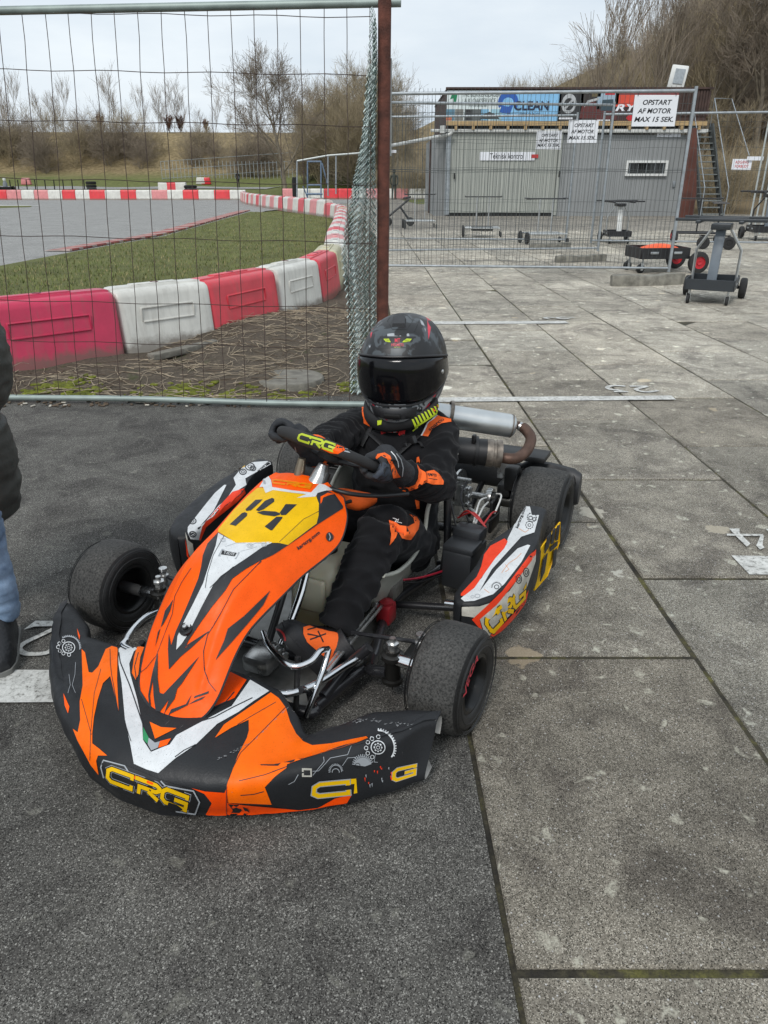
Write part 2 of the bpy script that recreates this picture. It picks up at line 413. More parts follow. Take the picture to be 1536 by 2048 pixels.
def append_mb(o,mb):
    """join extra geometry (stickers) into an existing mesh object"""
    n=len(o.data.materials); tmp=mb.build('tmp',smooth=True)
    idx=[]
    for m in mb.mats:
        names=[x.name for x in o.data.materials]
        if m.name in names: idx.append(names.index(m.name))
        else: o.data.materials.append(m); idx.append(len(o.data.materials)-1)
    bm=bmesh.new(); bm.from_mesh(o.data); k=len(bm.faces); bm.from_mesh(tmp.data); bm.faces.ensure_lookup_table()
    for i in range(k,len(bm.faces)): bm.faces[i].material_index=idx[tmp.data.polygons[i-k].material_index]
    bm.to_mesh(o.data); bm.free(); bpy.data.objects.remove(tmp)
# ================================================================ THE SETTING
def S01(t): t=max(0.0,min(1.0,t)); return t*t*(3-2*t)
def terr(x,y):
    z=-.03
    if y>57: z+=.5*S01((y-57)/30)
    z+=1.4*S01((y-84)/18)
    z+=5.6*S01((y-101)/16)*S01((30-x)/20)
    z+=3.2*S01((y-66)/14)*S01((x+12)/10)*S01((100-y)/10)
    z+=6.8*S01((y-30)/26)*S01((x-7)/19)
    z+=2.0*S01((y-44)/20)*S01((x-3)/6)
    if y>30: z+=.25*noise.noise(Vector((x*.12,y*.12,0)))*S01((y-60)/20)
    return z
m=bpy.data.materials.new('terrain'); nt_,N,L,b=nodes(m)
g=N.new('ShaderNodeNewGeometry').outputs['Position']
n1=noise_n(N,L,g,.35,9,.62); n2=noise_n(N,L,g,2.3,8,.7)
grass=ramp(N,[(.3,(.08,.095,.03)),(.7,(.17,.18,.07))]); L.new(n2.outputs[0],grass.inputs[0])
straw=ramp(N,[(.28,(.11,.088,.05)),(.5,(.23,.18,.10)),(.72,(.36,.285,.165))]); L.new(n2.outputs[0],straw.inputs[0])
sz=N.new('ShaderNodeSeparateXYZ'); L.new(g,sz.inputs[0])
ad=N.new('ShaderNodeMath'); ad.operation='MULTIPLY_ADD'; L.new(n1.outputs[0],ad.inputs[0]); ad.inputs[1].default_value=1.2; L.new(sz.outputs['Z'],ad.inputs[2])
hr=N.new('ShaderNodeMapRange'); hr.inputs['From Min'].default_value=2.0; hr.inputs['From Max'].default_value=2.9; L.new(ad.outputs[0],hr.inputs[0])
col=mixc(N,L,hr.outputs[0],grass.outputs[0],straw.outputs[0])
bx=N.new('ShaderNodeMapRange'); bx.inputs['From Min'].default_value=4; bx.inputs['From Max'].default_value=12; L.new(sz.outputs['X'],bx.inputs[0])
col=mixc(N,L,bx.outputs[0],col,mixc(N,L,n1.outputs[0],(.10,.08,.05),(.27,.205,.125)))
L.new(col,b.inputs['Base Color']); b.inputs['Roughness'].default_value=.95; b.inputs['Specular IOR Level'].default_value=.1
TERR=m
def axis(a,b,fine0,fine1,sf,sc):
    out=[a]; x=a
    while x<b:
        x+= sf if fine0<=x<fine1 else sc
        out.append(x)
    return out
xs=axis(-220,220,-30,30,1.6,12); ys=axis(-60,420,24,130,1.8,10)
mb=MB(); mb.grid([[Vector((x,y,terr(x,y))) for x in xs] for y in ys],TERR); struct(mb.build('ground'))

# --- asphalt paddock, slabs
ASPH=aggregate('paddock_asphalt',(.040,.038,.034),(.160,.153,.138),(.34,.33,.30),lichen=.22,macro=.26,grit=560)
TRK=aggregate('track_asphalt',(.25,.247,.235),(.35,.345,.33),(.36,.36,.35),macro=.15,grit=120,bump=.1)
YARD=aggregate('yard_concrete',(.22,.20,.165),(.36,.33,.28),(.48,.45,.4),lichen=.5,macro=.25,grit=160,bump=.2)
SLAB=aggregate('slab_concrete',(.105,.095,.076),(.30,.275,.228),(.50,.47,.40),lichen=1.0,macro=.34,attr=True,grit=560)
def bx_(y): return .235-.0237*y
def sheet(name,pts,z,m,n=1):
    mb=MB(); p2=[Vector((p[0],p[1])) for p in pts]
    r=delaunay_2d_cdt(p2,[],[list(range(len(p2)))],1,1e-6)
    vs=[Vector((v.x,v.y,z)) for v in r[0]]; fs=[tuple(f) for f in r[2]]
    fs=[f if (vs[f[1]]-vs[f[0]]).cross(vs[f[2]]-vs[f[0]]).z>0 else f[::-1] for f in fs]
    mb.add(vs,fs,m); o=mb.build(name,smooth=False); return o
struct(sheet('asphalt',[(-9,-4),(bx_(-4)+.002,-4),(bx_(0)-.004,0),(bx_(4.5)-.006,4.5),(bx_(4.5)-.2,4.52),(-.6,4.36),(-1.2,4.40),(-2.4,4.5),(-9,5.0)],0.0,ASPH))
MOSS=mat('moss_joint',(.075,.068,.036),.95,var=.5,vscale=30,bump=.6,bscale=200,coords='Object')
struct(sheet('joint_moss',[(bx_(-4)-.05,-4),(16,-4),(16,22),(bx_(22)-.3,22),(bx_(4.5)-.05,4.5)],-.005,MOSS))
MN,MNN,ML,MBB=nodes(MOSS); 
g=MNN.new('ShaderNodeNewGeometry').outputs['Position']; n1=noise_n(MNN,ML,g,6,8,.75); n2=noise_n(MNN,ML,g,70,4,.7); r1=ramp(MNN,[(.40,(.022,.019,.014)),(.52,(.055,.048,.028)),(.62,(.115,.108,.030))]); ML.new(n1.outputs[0],r1.inputs[0]); r2=ramp(MNN,[(.3,.45),(.65,1.15)]); ML.new(n2.outputs[0],r2.inputs[0]); ML.new(mixc(MNN,ML,1.0,r1.outputs[0],r2.outputs[0],'MULTIPLY'),MBB.inputs['Base Color'])
mb=MB(); tones=[]; rs=random.Random(3)
W=.67; LEN=.893; bmr=bmesh.new()
for ci in range(0,24):
    off=0 if ci%2==0 else .445
    for ri in range(-5,24):
        y0=.81+ri*LEN+off-.445*0; 
        if y0>20.6: continue
        x0=ci*W; g_=.005+rs.random()*.0035; hh=rs.uniform(-.0025,.0025); rx=rs.uniform(-.0012,.0012)*1.5; ry=rs.uniform(-.002,.002)*1.2
        c=[]; bv=.004
        for (dx,dy,in_) in ((0,0,0),(W,0,0),(W,LEN,0),(0,LEN,0)):
            x=x0+dx+(g_ if dx==0 else -g_); y=y0+dy+(g_ if dy==0 else -g_)
            c.append((x,y,dx,dy))
        top=[Vector((bx_(y)+x+(bv if dx==0 else -bv),y+(bv if dy==0 else -bv),hh+(rx if dx==0 else -rx)+(ry if dy==0 else -ry))) for x,y,dx,dy in c]
        mid=[Vector((bx_(y)+x,y,hh-.004)) for x,y,dx,dy in c]
        bot=[Vector((p.x,p.y,-.02)) for p in mid]
        n0=len(mb.v)
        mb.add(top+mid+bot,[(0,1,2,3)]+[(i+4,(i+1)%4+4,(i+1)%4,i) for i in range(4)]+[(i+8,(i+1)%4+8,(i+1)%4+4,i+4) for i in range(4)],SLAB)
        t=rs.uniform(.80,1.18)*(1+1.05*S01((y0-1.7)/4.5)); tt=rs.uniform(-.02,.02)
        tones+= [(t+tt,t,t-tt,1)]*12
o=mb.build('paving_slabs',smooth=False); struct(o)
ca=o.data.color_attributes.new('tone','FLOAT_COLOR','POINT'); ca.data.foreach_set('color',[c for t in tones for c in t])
struct(sheet('yard',[(-.9,20.2),(16,20.2),(40,20.2),(40,31),(26,33),(1.9,46),(1.0,60),(-6,60),(-2.2,33),(-.6,22)],-.004,YARD))
struct(sheet('yard_side',[(15.9,-4),(40,-4),(40,20.3),(15.9,20.3)],-.008,YARD))

# --- painted grid markings (upside down seen from the camera)
PAINT=bpy.data.materials.new('worn_white_paint'); nt_,N,L,b=nodes(PAINT)
g=N.new('ShaderNodeNewGeometry').outputs['Position']; n1=noise_n(N,L,g,75,6,.8); n2=noise_n(N,L,g,12,4,.6)
pr=ramp(N,[(.37,(.13,.125,.11)),(.48,(.55,.55,.52)),(.7,(.72,.72,.69))]); L.new(n1.outputs[0],pr.inputs[0])
p2r=ramp(N,[(.3,.72),(.6,1)]); L.new(n2.outputs[0],p2r.inputs[0]); L.new(mixc(N,L,1.0,pr.outputs[0],p2r.outputs[0],'MULTIPLY'),b.inputs['Base Color']); b.inputs['Roughness'].default_value=.8
def mark(pts,z=.0065):
    mb=MB(); mb.add([Vector((x,y,z)) for x,y in pts],[tuple(range(len(pts)))],PAINT); return mb
def gpt(x,y): p=gz(x,y); return (p.x,p.y)
struct(mark([gpt(850,806),gpt(1352,801),gpt(1342,793),gpt(850,797)]).build('painted_line',smooth=False))
struct(mark([gpt(855,650),gpt(1138,648),gpt(1130,643),gpt(860,644)]).build('painted_line',smooth=False))
struct(mark([gpt(1498,1152),gpt(1640,1153),gpt(1640,1117),gpt(1462,1114)]).build('painted_line',smooth=False))
struct(mark([gpt(-160,1410),gpt(140,1408),gpt(150,1344),gpt(-160,1342)]).build('painted_line',smooth=False))
def num(body,q,z=.0065):
    Q=[Vector((*gpt(*p),z)) for p in q]; mb=MB(); text_on(mb,body,Q,PAINT,off=.0); struct(mb.build('painted_number',smooth=False))
def mark_polys(T,polys,strokes=(),wd=.02):
    mb=MB(); k=0
    for pl in polys:
        P=[Vector(gpt(T[0]+x/T[2],T[1]+y/T[2])) for x,y in pl]; r_=delaunay_2d_cdt(P,[],[list(range(len(P)))],1,1e-6)
        vs=[Vector((v.x,v.y,.0065+.0005*k)) for v in r_[0]]; fs=[tuple(f) for f in r_[2]]; fs=[f if (vs[f[1]]-vs[f[0]]).cross(vs[f[2]]-vs[f[0]]).z>0 else f[::-1] for f in fs]; mb.add(vs,fs,PAINT); k+=1
    for pl in strokes:
        P=smoothpts([Vector((*gpt(T[0]+x/T[2],T[1]+y/T[2]),0)) for x,y in pl],5); vs,fs=stroke2d([(p.x,p.y) for p in P],wd); mb.add([Vector((v.x,v.y,.0065+.0005*k)) for v in vs],fs,PAINT); k+=1
    struct(mb.build('painted_number',smooth=False))
mark_polys((1180,740,4.76),[],[[(335,163),(270,157),(195,160),(165,175),(190,192),(260,198),(305,208)],[(362,215),(225,214)],[(375,163),(460,163),(548,164)],[(545,166),(470,182),(438,195),(480,213),(560,219),(645,205)]],.030)
mark_polys((1000,600,4.76),[],[[(520,172),(450,170),(430,178),(470,186)],[(640,170),(570,170),(545,178),(600,186),(660,182)],[(705,172),(650,172)]],.035)
mark_polys((1380,1020,6.10),[[(445,307),(885,312),(890,336),(445,332)],[(475,245),(600,245),(600,300),(732,430),(690,470),(540,322)],[(860,318),(897,335),(880,450),(905,480),(850,505),(803,455),(840,370)],[(920,250),(1100,262),(1100,300),(960,300)]])
mark_polys((0,1180,4.885),[[(350,318),(535,320),(720,322),(720,374),(530,370),(340,374),(235,405)]],[[(620,360),(535,395),(400,460),(255,530),(190,590),(240,635),(340,645),(470,628),(560,560)]],.0175)
# --- dirt strip, grass wedge, track
DIRT=bpy.data.materials.new('dirt'); nt_,N,L,b=nodes(DIRT)
g=N.new('ShaderNodeNewGeometry').outputs['Position']; n1=noise_n(N,L,g,5,8,.7); n2=noise_n(N,L,g,45,6,.75); n3=noise_n(N,L,g,2.2,4,.6)
dr=ramp(N,[(.3,(.045,.035,.025)),(.55,(.105,.082,.058)),(.75,(.20,.165,.12))]); L.new(n2.outputs[0],dr.inputs[0])
gr=ramp(N,[(.58,0),(.68,1)]); L.new(n1.outputs[0],gr.inputs[0])
L.new(mixc(N,L,gr.outputs[0],dr.outputs[0],(.055,.065,.018)),b.inputs['Base Color']); b.inputs['Roughness'].default_value=.95
bp=N.new('ShaderNodeBump'); bp.inputs['Strength'].default_value=.9; bp.inputs['Distance'].default_value=.02; L.new(n2.outputs[0],bp.inputs['Height']); L.new(bp.outputs[0],b.inputs['Normal'])
def dirt_z(x,y):
    e=S01((y-4.36)/.3)
    base=.012+.05*noise.noise(Vector((x*1.7,y*1.7,2)))+.02*noise.noise(Vector((x*7,y*7,1)))
    mound=.10*math.exp(-((x+1.0)**2/.5+(y-6.6)**2/.8))
    edge=S01((bx_(y)-.02-x)/.22)
    return -.012+(base+.03+mound)*e*edge
mb=MB(); nx,ny=90,150
rows=[]
for j in range(ny+1):
    y=4.28+(j/ny)**1.6*24; rows.append([])
    x1=bx_(y)-.012 if y<4.7 else bx_(y)-.02
    x0=float(np.interp(y,[4.28,4.9,5.6,6.2,7.2,8.2,10,14,20,25,28.3],[-4.6,-2.95,-2.15,-1.62,-1.2,-.88,-.78,-.95,-1.25,-1.5,-1.95]))
    for i in range(nx+1):
        t=(i/nx)**.7; x=x0+(x1-x0)*t; rows[-1].append(Vector((x,y,dirt_z(x,y))))
mb.grid(rows,DIRT); struct(mb.build('dirt_verge'))
GRASSM=bpy.data.materials.new('turf'); nt_,N,L,b=nodes(GRASSM)
g=N.new('ShaderNodeNewGeometry').outputs['Position']; n1=noise_n(N,L,g,1.4,7,.65); n2=noise_n(N,L,g,26,7,.8)
r1=ramp(N,[(.3,(.07,.085,.02)),(.6,(.155,.17,.05)),(.8,(.25,.22,.10))]); L.new(n2.outputs[0],r1.inputs[0])
r2=ramp(N,[(.32,(.65,.62,.55)),(.66,(1.15,1.12,1.0))]); L.new(n1.outputs[0],r2.inputs[0])
L.new(mixc(N,L,1,r1.outputs[0],r2.outputs[0],'MULTIPLY'),b.inputs['Base Color']); b.inputs['Roughness'].default_value=.95
bp=N.new('ShaderNodeBump'); bp.inputs['Strength'].default_value=1; bp.inputs['Distance'].default_value=.03; L.new(n2.outputs[0],bp.inputs['Height']); L.new(bp.outputs[0],b.inputs['Normal'])
struct(sheet('track',[(-70,20),(-5.0,6.5),(-4.8,12.18),(-4.8,14.7),(-4.6,19),(-5.2,35),(-3,44),(-1,52),(-1,57),(-70,57)],.004,TRK))
ge=[gpt(-500,640),gpt(0,533),gpt(140,506),gpt(330,473),gpt(500,424),gpt(640,429),gpt(690,441)]
struct(sheet('infield_grass',ge+[(-.9,24),(-.75,16),(-.7,10),(-1.1,7.6),(-1.6,6.6),(-2.6,5.4),(-9,3.6)],.012,GRASSM))
struct(sheet('island_grass',[(-60,42),(-18.6,42.2),(-17.8,40.2),(-20,36.2),(-24,33.5),(-60,29)],.012,GRASSM))
WHT=mat('white_line',(.6,.6,.58),.8,var=.15,vscale=2)
struct(sheet('track_edge_line',[(-60,42.9),(-19.2,43.0),(-18.1,42.4),(-18.6,42.2),(-60,42)],.02,WHT))
# far tarmac ribbon up the slope
mb=MB(); mb.grid([[Vector((x,y,terr(x,y)+.05)) for y in (82,88)] for x in range(-60,2,2)],TRK); struct(mb.build('far_track'))
# kerb: red blocks along the track edge
KR=mat('kerb_red',(.30,.085,.075),.85,var=.3,vscale=3); KW=mat('kerb_pale',(.42,.33,.30),.85,var=.2,vscale=3)
kp_=smoothpts([Vector((*gpt(140,504),0)),Vector((*gpt(240,486),0)),Vector((*gpt(330,470),0)),Vector((*gpt(420,445),0)),Vector((*gpt(500,422),0))],12)
mb=MB()
for i in range(len(kp_)-1):
    a,b_=kp_[i],kp_[i+1]; k=max(1,int((b_-a).length/.16))
    for j in range(k):
        p=a.lerp(b_,j/k); q=a.lerp(b_,(j+.93)/k); d=(q-p).normalized(); n_=Vector((-d.y,d.x,0))
        wd=.50; v=[p,q,q+n_*wd,p+n_*wd]
        mb.add([Vector((t.x,t.y,.016)) for t in v]+[Vector((t.x,t.y,.05 if q_<2 else .02)) for q_,t in enumerate(v)],[(4,5,6,7),(0,1,5,4),(1,2,6,5),(2,3,7,6),(3,0,4,7)],KR if (j+i)%3 else KW)
struct(mb.build('kerb',smooth=False))
# grass blades (uncountable)
def blades(name,label,n,region,zf,h0,h1,cols,seed,wd=.004):
    r=random.Random(seed); mb=MB()
    while n>0:
        p=region(r)
        if p is None: continue
        n-=1; x,y=p; z=zf(x,y); a=r.uniform(0,6.28); h=r.uniform(h0,h1); lean=r.uniform(0,.8)*h; w_=wd*r.uniform(.6,1.5)
        dx,dy=math.cos(a),math.sin(a); px_,py_=-dy*w_,dx*w_
        mb.add([(x-px_,y-py_,z-.005),(x+px_,y+py_,z-.005),(x+dx*lean,y+dy*lean,z+h)],[(0,1,2)],r.choice(cols))
    return tag(mb.build(name,smooth=False),label,'grass',kind='stuff')
G1=mat('grass_blade',(.14,.165,.04),.8,var=.3,vscale=2); G2=mat('grass_dry',(.30,.25,.12),.85,var=.3,vscale=2); G3=mat('grass_dark',(.08,.105,.025),.8,var=.3,vscale=2)
def rg(r):
    y=6.5+27*r.random()**2.2; x=r.uniform(-6.0,-.75)
    if y<9 and x>-1.1-(9-y)*.55: return None
    if x< -5.6: return None
    if y<8.6 and x<-4.6: pass
    return x,y
blades('grass','short worn green grass between the kerb and the barriers',26000,rg,lambda x,y:.012,.02,.055,[G1,G1,G3,G2],5,.006)
# moss pads and dry twigs behind the bottom rail
YM=mat('bright_moss',(.135,.150,.014),.95,var=.45,vscale=25,bump=1,bscale=150)
mb=MB(); r=random.Random(9)
for (px_,py_,wx,wy) in ((60,783,30,7),(150,772,55,10),(165,782,30,6),(330,779,70,12),(380,776,40,9),(452,782,50,10),(610,787,55,10),(560,792,20,5),(700,770,18,8),(120,560+215,20,5)):
    c=gz(px_,py_-4,.03); 
    for k in range(44):
        a=r.uniform(0,6.28); q=r.random()**.8*1.4; x=c.x+wx/330*q*math.cos(a); y=c.y+wy/90*q*math.sin(a)
        if y<4.36: y=4.36+r.random()*.05
        s_=r.uniform(.005,.024)
        z=dirt_z(x,y); mb.rbox((x,y,z),(s_*2.4,s_*2,.015),YM,Matrix.Rotation(r.uniform(0,3),3,'Z'),b=.009,seg=1)
tag(mb.build('moss',smooth=True,ang=80),'bright yellow green moss pads in the dirt behind the bottom rail','moss',kind='stuff')
TW=mat('dry_twig',(.34,.28,.20),.9,var=.35,vscale=6); TW2=mat('dark_twig',(.11,.08,.055),.9,var=.3,vscale=6)
mb=MB(); r=random.Random(11)
for k in range(1100):
    y=4.40+3.2*r.random()**1.5; xm=-2.6 if y<5 else -1.9+(y-5)*.35; x=r.uniform(xm,bx_(y)-.1); n_=r.randint(3,6); a=r.uniform(0,6.28); ln=r.uniform(.012,.055) if k%6 else r.uniform(.05,.10)
    p=Vector((x,y,dirt_z(x,y)+.006)); P=[p.copy()]; up=r.uniform(0,.5) if r.random()<.3 else .08
    for j in range(n_):
        a+=r.uniform(-.35,.35); p=p+Vector((math.cos(a)*ln,math.sin(a)*ln,r.uniform(-up,up)*ln)); p.z=max(p.z,dirt_z(p.x,p.y)+.004); P.append(p.copy())
    mb.tube(P,[.0027*(1-.6*j/len(P))*r.uniform(.6,1.3) for j in range(len(P))],TW if r.random()<.7 else TW2,seg=4,cap=False)
tag(mb.build('dead_weeds',smooth=False),'tangle of dry twigs and dead weeds on the dirt between fence and barriers','twigs',kind='stuff')
# fallen leaves/litter at the rail
mb=MB(); LF=mat('pale_litter',(.45,.42,.36),.8,var=.3,vscale=20)
for k in range(130):
    x=r.uniform(-2.3,-.1); y=4.18+r.random()*.12; a=r.uniform(0,3); s_=r.uniform(.006,.018)
    mb.rbox((x,y,.006),(s_*2,s_,.008),TW2 if k%5 else LF,Matrix.Rotation(a,3,'Z'),b=.003,seg=1)
c=gz(290,806); mb.rbox((c.x,c.y,.01),(.11,.035,.016),LF,Matrix.Rotation(-.15,3,'Z'),b=.006)
tag(mb.build('litter',smooth=True),'dark crumbs and pale scraps lying along the foot of the near fence','litter',kind='stuff')
# manhole & plank
CONC=mat('old_concrete',(.17,.16,.135),.9,var=.35,vscale=14,bump=.7,bscale=90)
STONE=mat('rough_block',(.20,.19,.16),.92,var=.45,vscale=10,bump=1,bscale=45)
c=gz(580,752,.05); mb=MB(); mb.lathe((c.x,c.y,-.02),(0,0,1),[(0,.22),(.055,.22),(.066,.212),(.066,.18),(.069,.0)],CONC,seg=48)
tag(mb.build('manhole_cover'),'round flat concrete cover sunk in the dirt behind the near fence','cover')
a=gz(300,716,.05); b_=gz(432,686,.06); mb=MB(); d=b_-a; mb.rbox((a+b_)/2+Vector((0,.02,0)),(d.length,.085,.045),CONC,d.to_track_quat('X','Z').to_matrix(),b=.006)
tag(mb.build('concrete_plank'),'grey concrete plank lying at the foot of the near white barrier','plank')

# ================================================================ BARRIERS
def plastic(name,col,dirt=.35):
    m=bpy.data.materials.new(name); nt,N,L,b=nodes(m)
    tc=N.new('ShaderNodeTexCoord').outputs['Object']; g=N.new('ShaderNodeNewGeometry').outputs['Position']
    n=noise_n(N,L,g,3.5,7,.65); r=ramp(N,[(.3,tuple(c*.80 for c in col)),(.7,tuple(min(1,c*1.12) for c in col))]); L.new(n.outputs[0],r.inputs[0])
    mp=N.new('ShaderNodeMapping'); mp.inputs['Scale'].default_value=(14,14,1.5); L.new(g,mp.inputs[0])
    n2=noise_n(N,L,mp.outputs[0],1.6,5,.6); r2=ramp(N,[(.50,0),(.78,dirt)]); L.new(n2.outputs[0],r2.inputs[0])
    c1=mixc(N,L,r2.outputs[0],r.outputs[0],(.16,.13,.10))
    sx=N.new('ShaderNodeSeparateXYZ'); L.new(tc,sx.inputs[0])
    n4=noise_n(N,L,g,9,5,.7); ad=N.new('ShaderNodeMath'); ad.operation='MULTIPLY_ADD'; L.new(n4.outputs[0],ad.inputs[0]); ad.inputs[1].default_value=-.16; L.new(sx.outputs['Z'],ad.inputs[2])
    r3=ramp(N,[(.0,.75),(.06,0)]); L.new(ad.outputs[0],r3.inputs[0])
    L.new(mixc(N,L,r3.outputs[0],c1,(.12,.095,.07)),b.inputs['Base Color'])
    b.inputs['Roughness'].default_value=.36; b.inputs['Subsurface Weight'].default_value=0
    bp=N.new('ShaderNodeBump'); bp.inputs['Strength'].default_value=.12; bp.inputs['Distance'].default_value=.01; L.new(n4.outputs[0],bp.inputs['Height']); L.new(bp.outputs[0],b.inputs['Normal'])
    return m
BR=plastic('barrier_red',(.62,.045,.065)); BP=plastic('barrier_crimson',(.52,.03,.085)); BW=plastic('barrier_white',(.62,.61,.56),.3); BF=plastic('barrier_faded_pink',(.62,.22,.22)); BY=plastic('barrier_yellowed',(.52,.48,.30))
BRb=plastic('barrier_bright_red',(.66,.02,.03))
CAPM=mat('filler_cap_dark',(.10,.02,.025),.5)
def barrier_mesh(length,h,m,name,detail=True):
    """moulded water barrier: tapered block, chamfered ends, ribs, filler hole"""
    mb=MB(); L2=length/2; wb,wt=h*.40,h*.27
    prof=[(-wb,0),(-wb,.03*h),(-wb*.97,.06*h),(-wt*1.12,.86*h),(-wt*1.02,.93*h),(-wt*.80,h*.965),(-wt*.45,h*.975),(-wt*.4,h),(wt*.4,h),(wt*.45,h*.975),(wt*.80,h*.965),(wt*1.02,.93*h),(wt*1.12,.86*h),(wb*.97,.06*h),(wb,.03*h),(wb,0)]
    rows=[]
    for x,s_,zz in ((-L2,.90,.975),(-L2+.012,.975,.992),(-L2+.05,1,1),(-L2*.5,1,1),(0,1,1),(L2*.5,1,1),(L2-.05,1,1),(L2-.012,.975,.992),(L2,.90,.975)):
        rows.append([Vector((x,y*s_,z*zz)) for y,z in prof])
    mb.grid(rows,m,capends=True)
    if detail:
        for s_ in(-1,1):
            for z,ww in((.70,.58),(.50,.56)):
                yy=s_*(wb*.97+(wt*1.12-wb*.97)*((z-.06)/.8))
                mb.rbox((0,yy,z*h),(length*ww,.02,.016),m,b=.007)
            yy=s_*(wb*.97+(wt*1.12-wb*.97)*((.60-.06)/.8))
            for e in(-1,1): mb.rbox((e*length*.285,yy-s_*.002,.60*h),(.014,.02,.2*h),m,b=.005)
        mb.rbox((-length*.02,0,h*1.0),(length*.5,wt*.55,.02),m,b=.009)
    return mb.build(name,ang=45)
protos={}
ORD=['first','second','third','fourth','fifth','sixth','seventh','eighth','ninth','tenth','eleventh','twelfth','thirteenth','fourteenth','fifteenth','sixteenth','seventeenth','eighteenth','nineteenth','twentieth']
ORD+=['twenty '+o for o in ORD[:9]]+['thirtieth']+['thirty '+o for o in ORD[:9]]
def barrier(a,b_,h,m,key,label,group,detail=True):
    a=Vector((a[0],a[1],0)); b_=Vector((b_[0],b_[1],0)); d=b_-a
    k=(key,round(d.length,1),h,detail)
    if k not in protos:
        root=empty('water_barrier'); body=barrier_mesh(round(d.length,1)*.985,h,m,'body',detail); body.parent=root
        c_=MB(); c_.lathe((0,0,h+.004),(0,0,1),[(0,.032),(.008,.032),(.008,.022),(.002,.02),(.002,0)],CAPM,seg=14); c_.build('filler_cap',root)
        protos[k]=root; o=root
    else: o=copy_tree(protos[k])
    o.location=(a+b_)/2+Vector((0,0,-.015)); o.rotation_euler=(0,0,math.atan2(d.y,d.x)); tag(o,label,'barrier',group); return o
off=.19
def back(p,q):   # shift the measured front edge to the centre line
    d=Vector((q[0]-p[0],q[1]-p[1])).normalized(); n=Vector((-d.y,d.x)); return (p[0]+n.x*off,p[1]+n.y*off),(q[0]+n.x*off,q[1]+n.y*off)
near=[((-2.64,4.83),(-1.93,5.49),BP,'p','large crimson barrier at the left edge behind the near fence, nearest of the row'),
 ((-1.93,5.52),(-1.36,6.10),BW,'w','large white barrier nearest the camera, with the grey plank at its foot'),
 ((-1.37,6.08),(-.94,7.02),BR,'r','bright red barrier rising from the dirt mound, between two near white barriers'),
 ((-.95,7.06),(-.62,7.95),BW,'w','white barrier beyond the near red one, half hidden in the dirt'),
 ((-.62,7.98),(-.50,8.95),BR,'r','red barrier seen end on beside the green netting'),
 ((-.50,9.0),(-.50,9.95),BY,'y','dirty yellowed barrier seen end on beside the green netting')]
for p,q,m_,k,lb in near:
    a,b_=back(p,q); barrier(a,b_,.50,m_,k,lb,'near row of barriers along the paddock')
# row going away and round the bend
path=smoothpts([(-.62,10.0,0),(-.8,13,0),(-.95,17,0),(-1.15,21,0),(-1.3,25,0),(-1.7,28,0),(-2.9,31.5,0),(-4.5,36,0),(-6.4,41.5,0),(-8.0,47,0),(-9.6,54.6,0)],20)
def walk(path,step):
    out=[path[0]]; acc=0
    for i in range(1,len(path)):
        a,b_=path[i-1],path[i]; d=(b_-a).length
        while acc+d>=step:
            t=(step-acc)/d; a=a.lerp(b_,t); out.append(a.copy()); d=(b_-a).length; acc=0
        acc+=d
    return out
W1=walk(path,.96); cols=[(BW,'w','white'),(BF,'f','faded pink'),(BW,'w','white'),(BR,'r','red')]; cnt={}
for i in range(len(W1)-1):
    m_,k,cn=cols[i%4] if i<30 else cols[(0,3,0,1)[i%4]]
    if i==14: m_,k,cn=BY,'y','yellowed'
    cnt[cn]=cnt.get(cn,0)+1
    barrier(W1[i],W1[i+1],.50 if i<20 else .6,m_,k,f'{ORD[cnt[cn]-1]} {cn} barrier along the row round the bend, counted from the rusty post','barriers round the bend',detail=i<16)
cnt={}
x=-9.6; i=0; seq=[(BW,'w','white'),(BRb,'b','bright red'),(BW,'w','white'),(BRb,'b','bright red'),(BW,'w','white'),(BF,'f','faded pink'),(BW,'w','white'),(BRb,'b','bright red')]
while x>-32:
    ln=1.08 if i<10 else .95; m_,k,cn=seq[i%8] if i<14 else [(BW,'w','white'),(BF,'f','faded pink')][i%2] if i!=16 else seq[1]
    cnt[cn]=cnt.get(cn,0)+1
    barrier((x-ln,55.8),(x,55.8),.66,m_,k,f'{ORD[cnt[cn]-1]} {cn} barrier from the right in the row across the track','barriers across the far side of the track',False); x-=ln; i+=1
cnt={}; x=-7.4; i=0
while x<7.2:
    m_,k,cn=[(BF,'f','faded pink'),(BW,'w','white'),(BW,'w','white'),(BRb,'b','bright red'),(BRb,'b','bright red'),(BW,'w','white'),(BF,'f','faded pink'),(BW,'w','white')][i%8]
    cnt[cn]=cnt.get(cn,0)+1
    barrier((x,58.5),(x+1,58.5),.72,m_,k,f'{ORD[cnt[cn]-1]} {cn} barrier from the left in the row behind the metal frame','barriers behind the metal frame',False); x+=1.02; i+=1
for k_,(px_,m_,kk,cn) in enumerate(((328,BW,'w','white'),(345,BRb,'b','red'),(362,BW,'w','second white'))):
    p=gd(px_,372,75); o=barrier((p.x-.5,75),(p.x+.5,75),.8,m_,kk,f'small distant {cn} barrier standing alone beyond the far row','distant lone barriers',False); o.location.z=terr(p.x,75)
# ================================================================ FENCES
GALV=mat('galvanised_tube',(.33,.36,.38),.45,metal=.55,var=.18,vscale=12); GALV2=mat('pale_tube',(.45,.48,.47),.5,metal=.35,var=.15,vscale=10)
GRN=mat('grey_green_tube',(.26,.31,.29),.5,metal=.3,var=.2,vscale=9)
RUSTW=mat('rusty_wire',(.045,.028,.022),.8,var=.4,vscale=20); WIRE=mat('fence_wire',(.075,.085,.085),.6,metal=.3,var=.3,vscale=10)
RUST=mat('rusty_post',(.105,.036,.024),.85,var=.5,vscale=16,bump=.5,bscale=120)
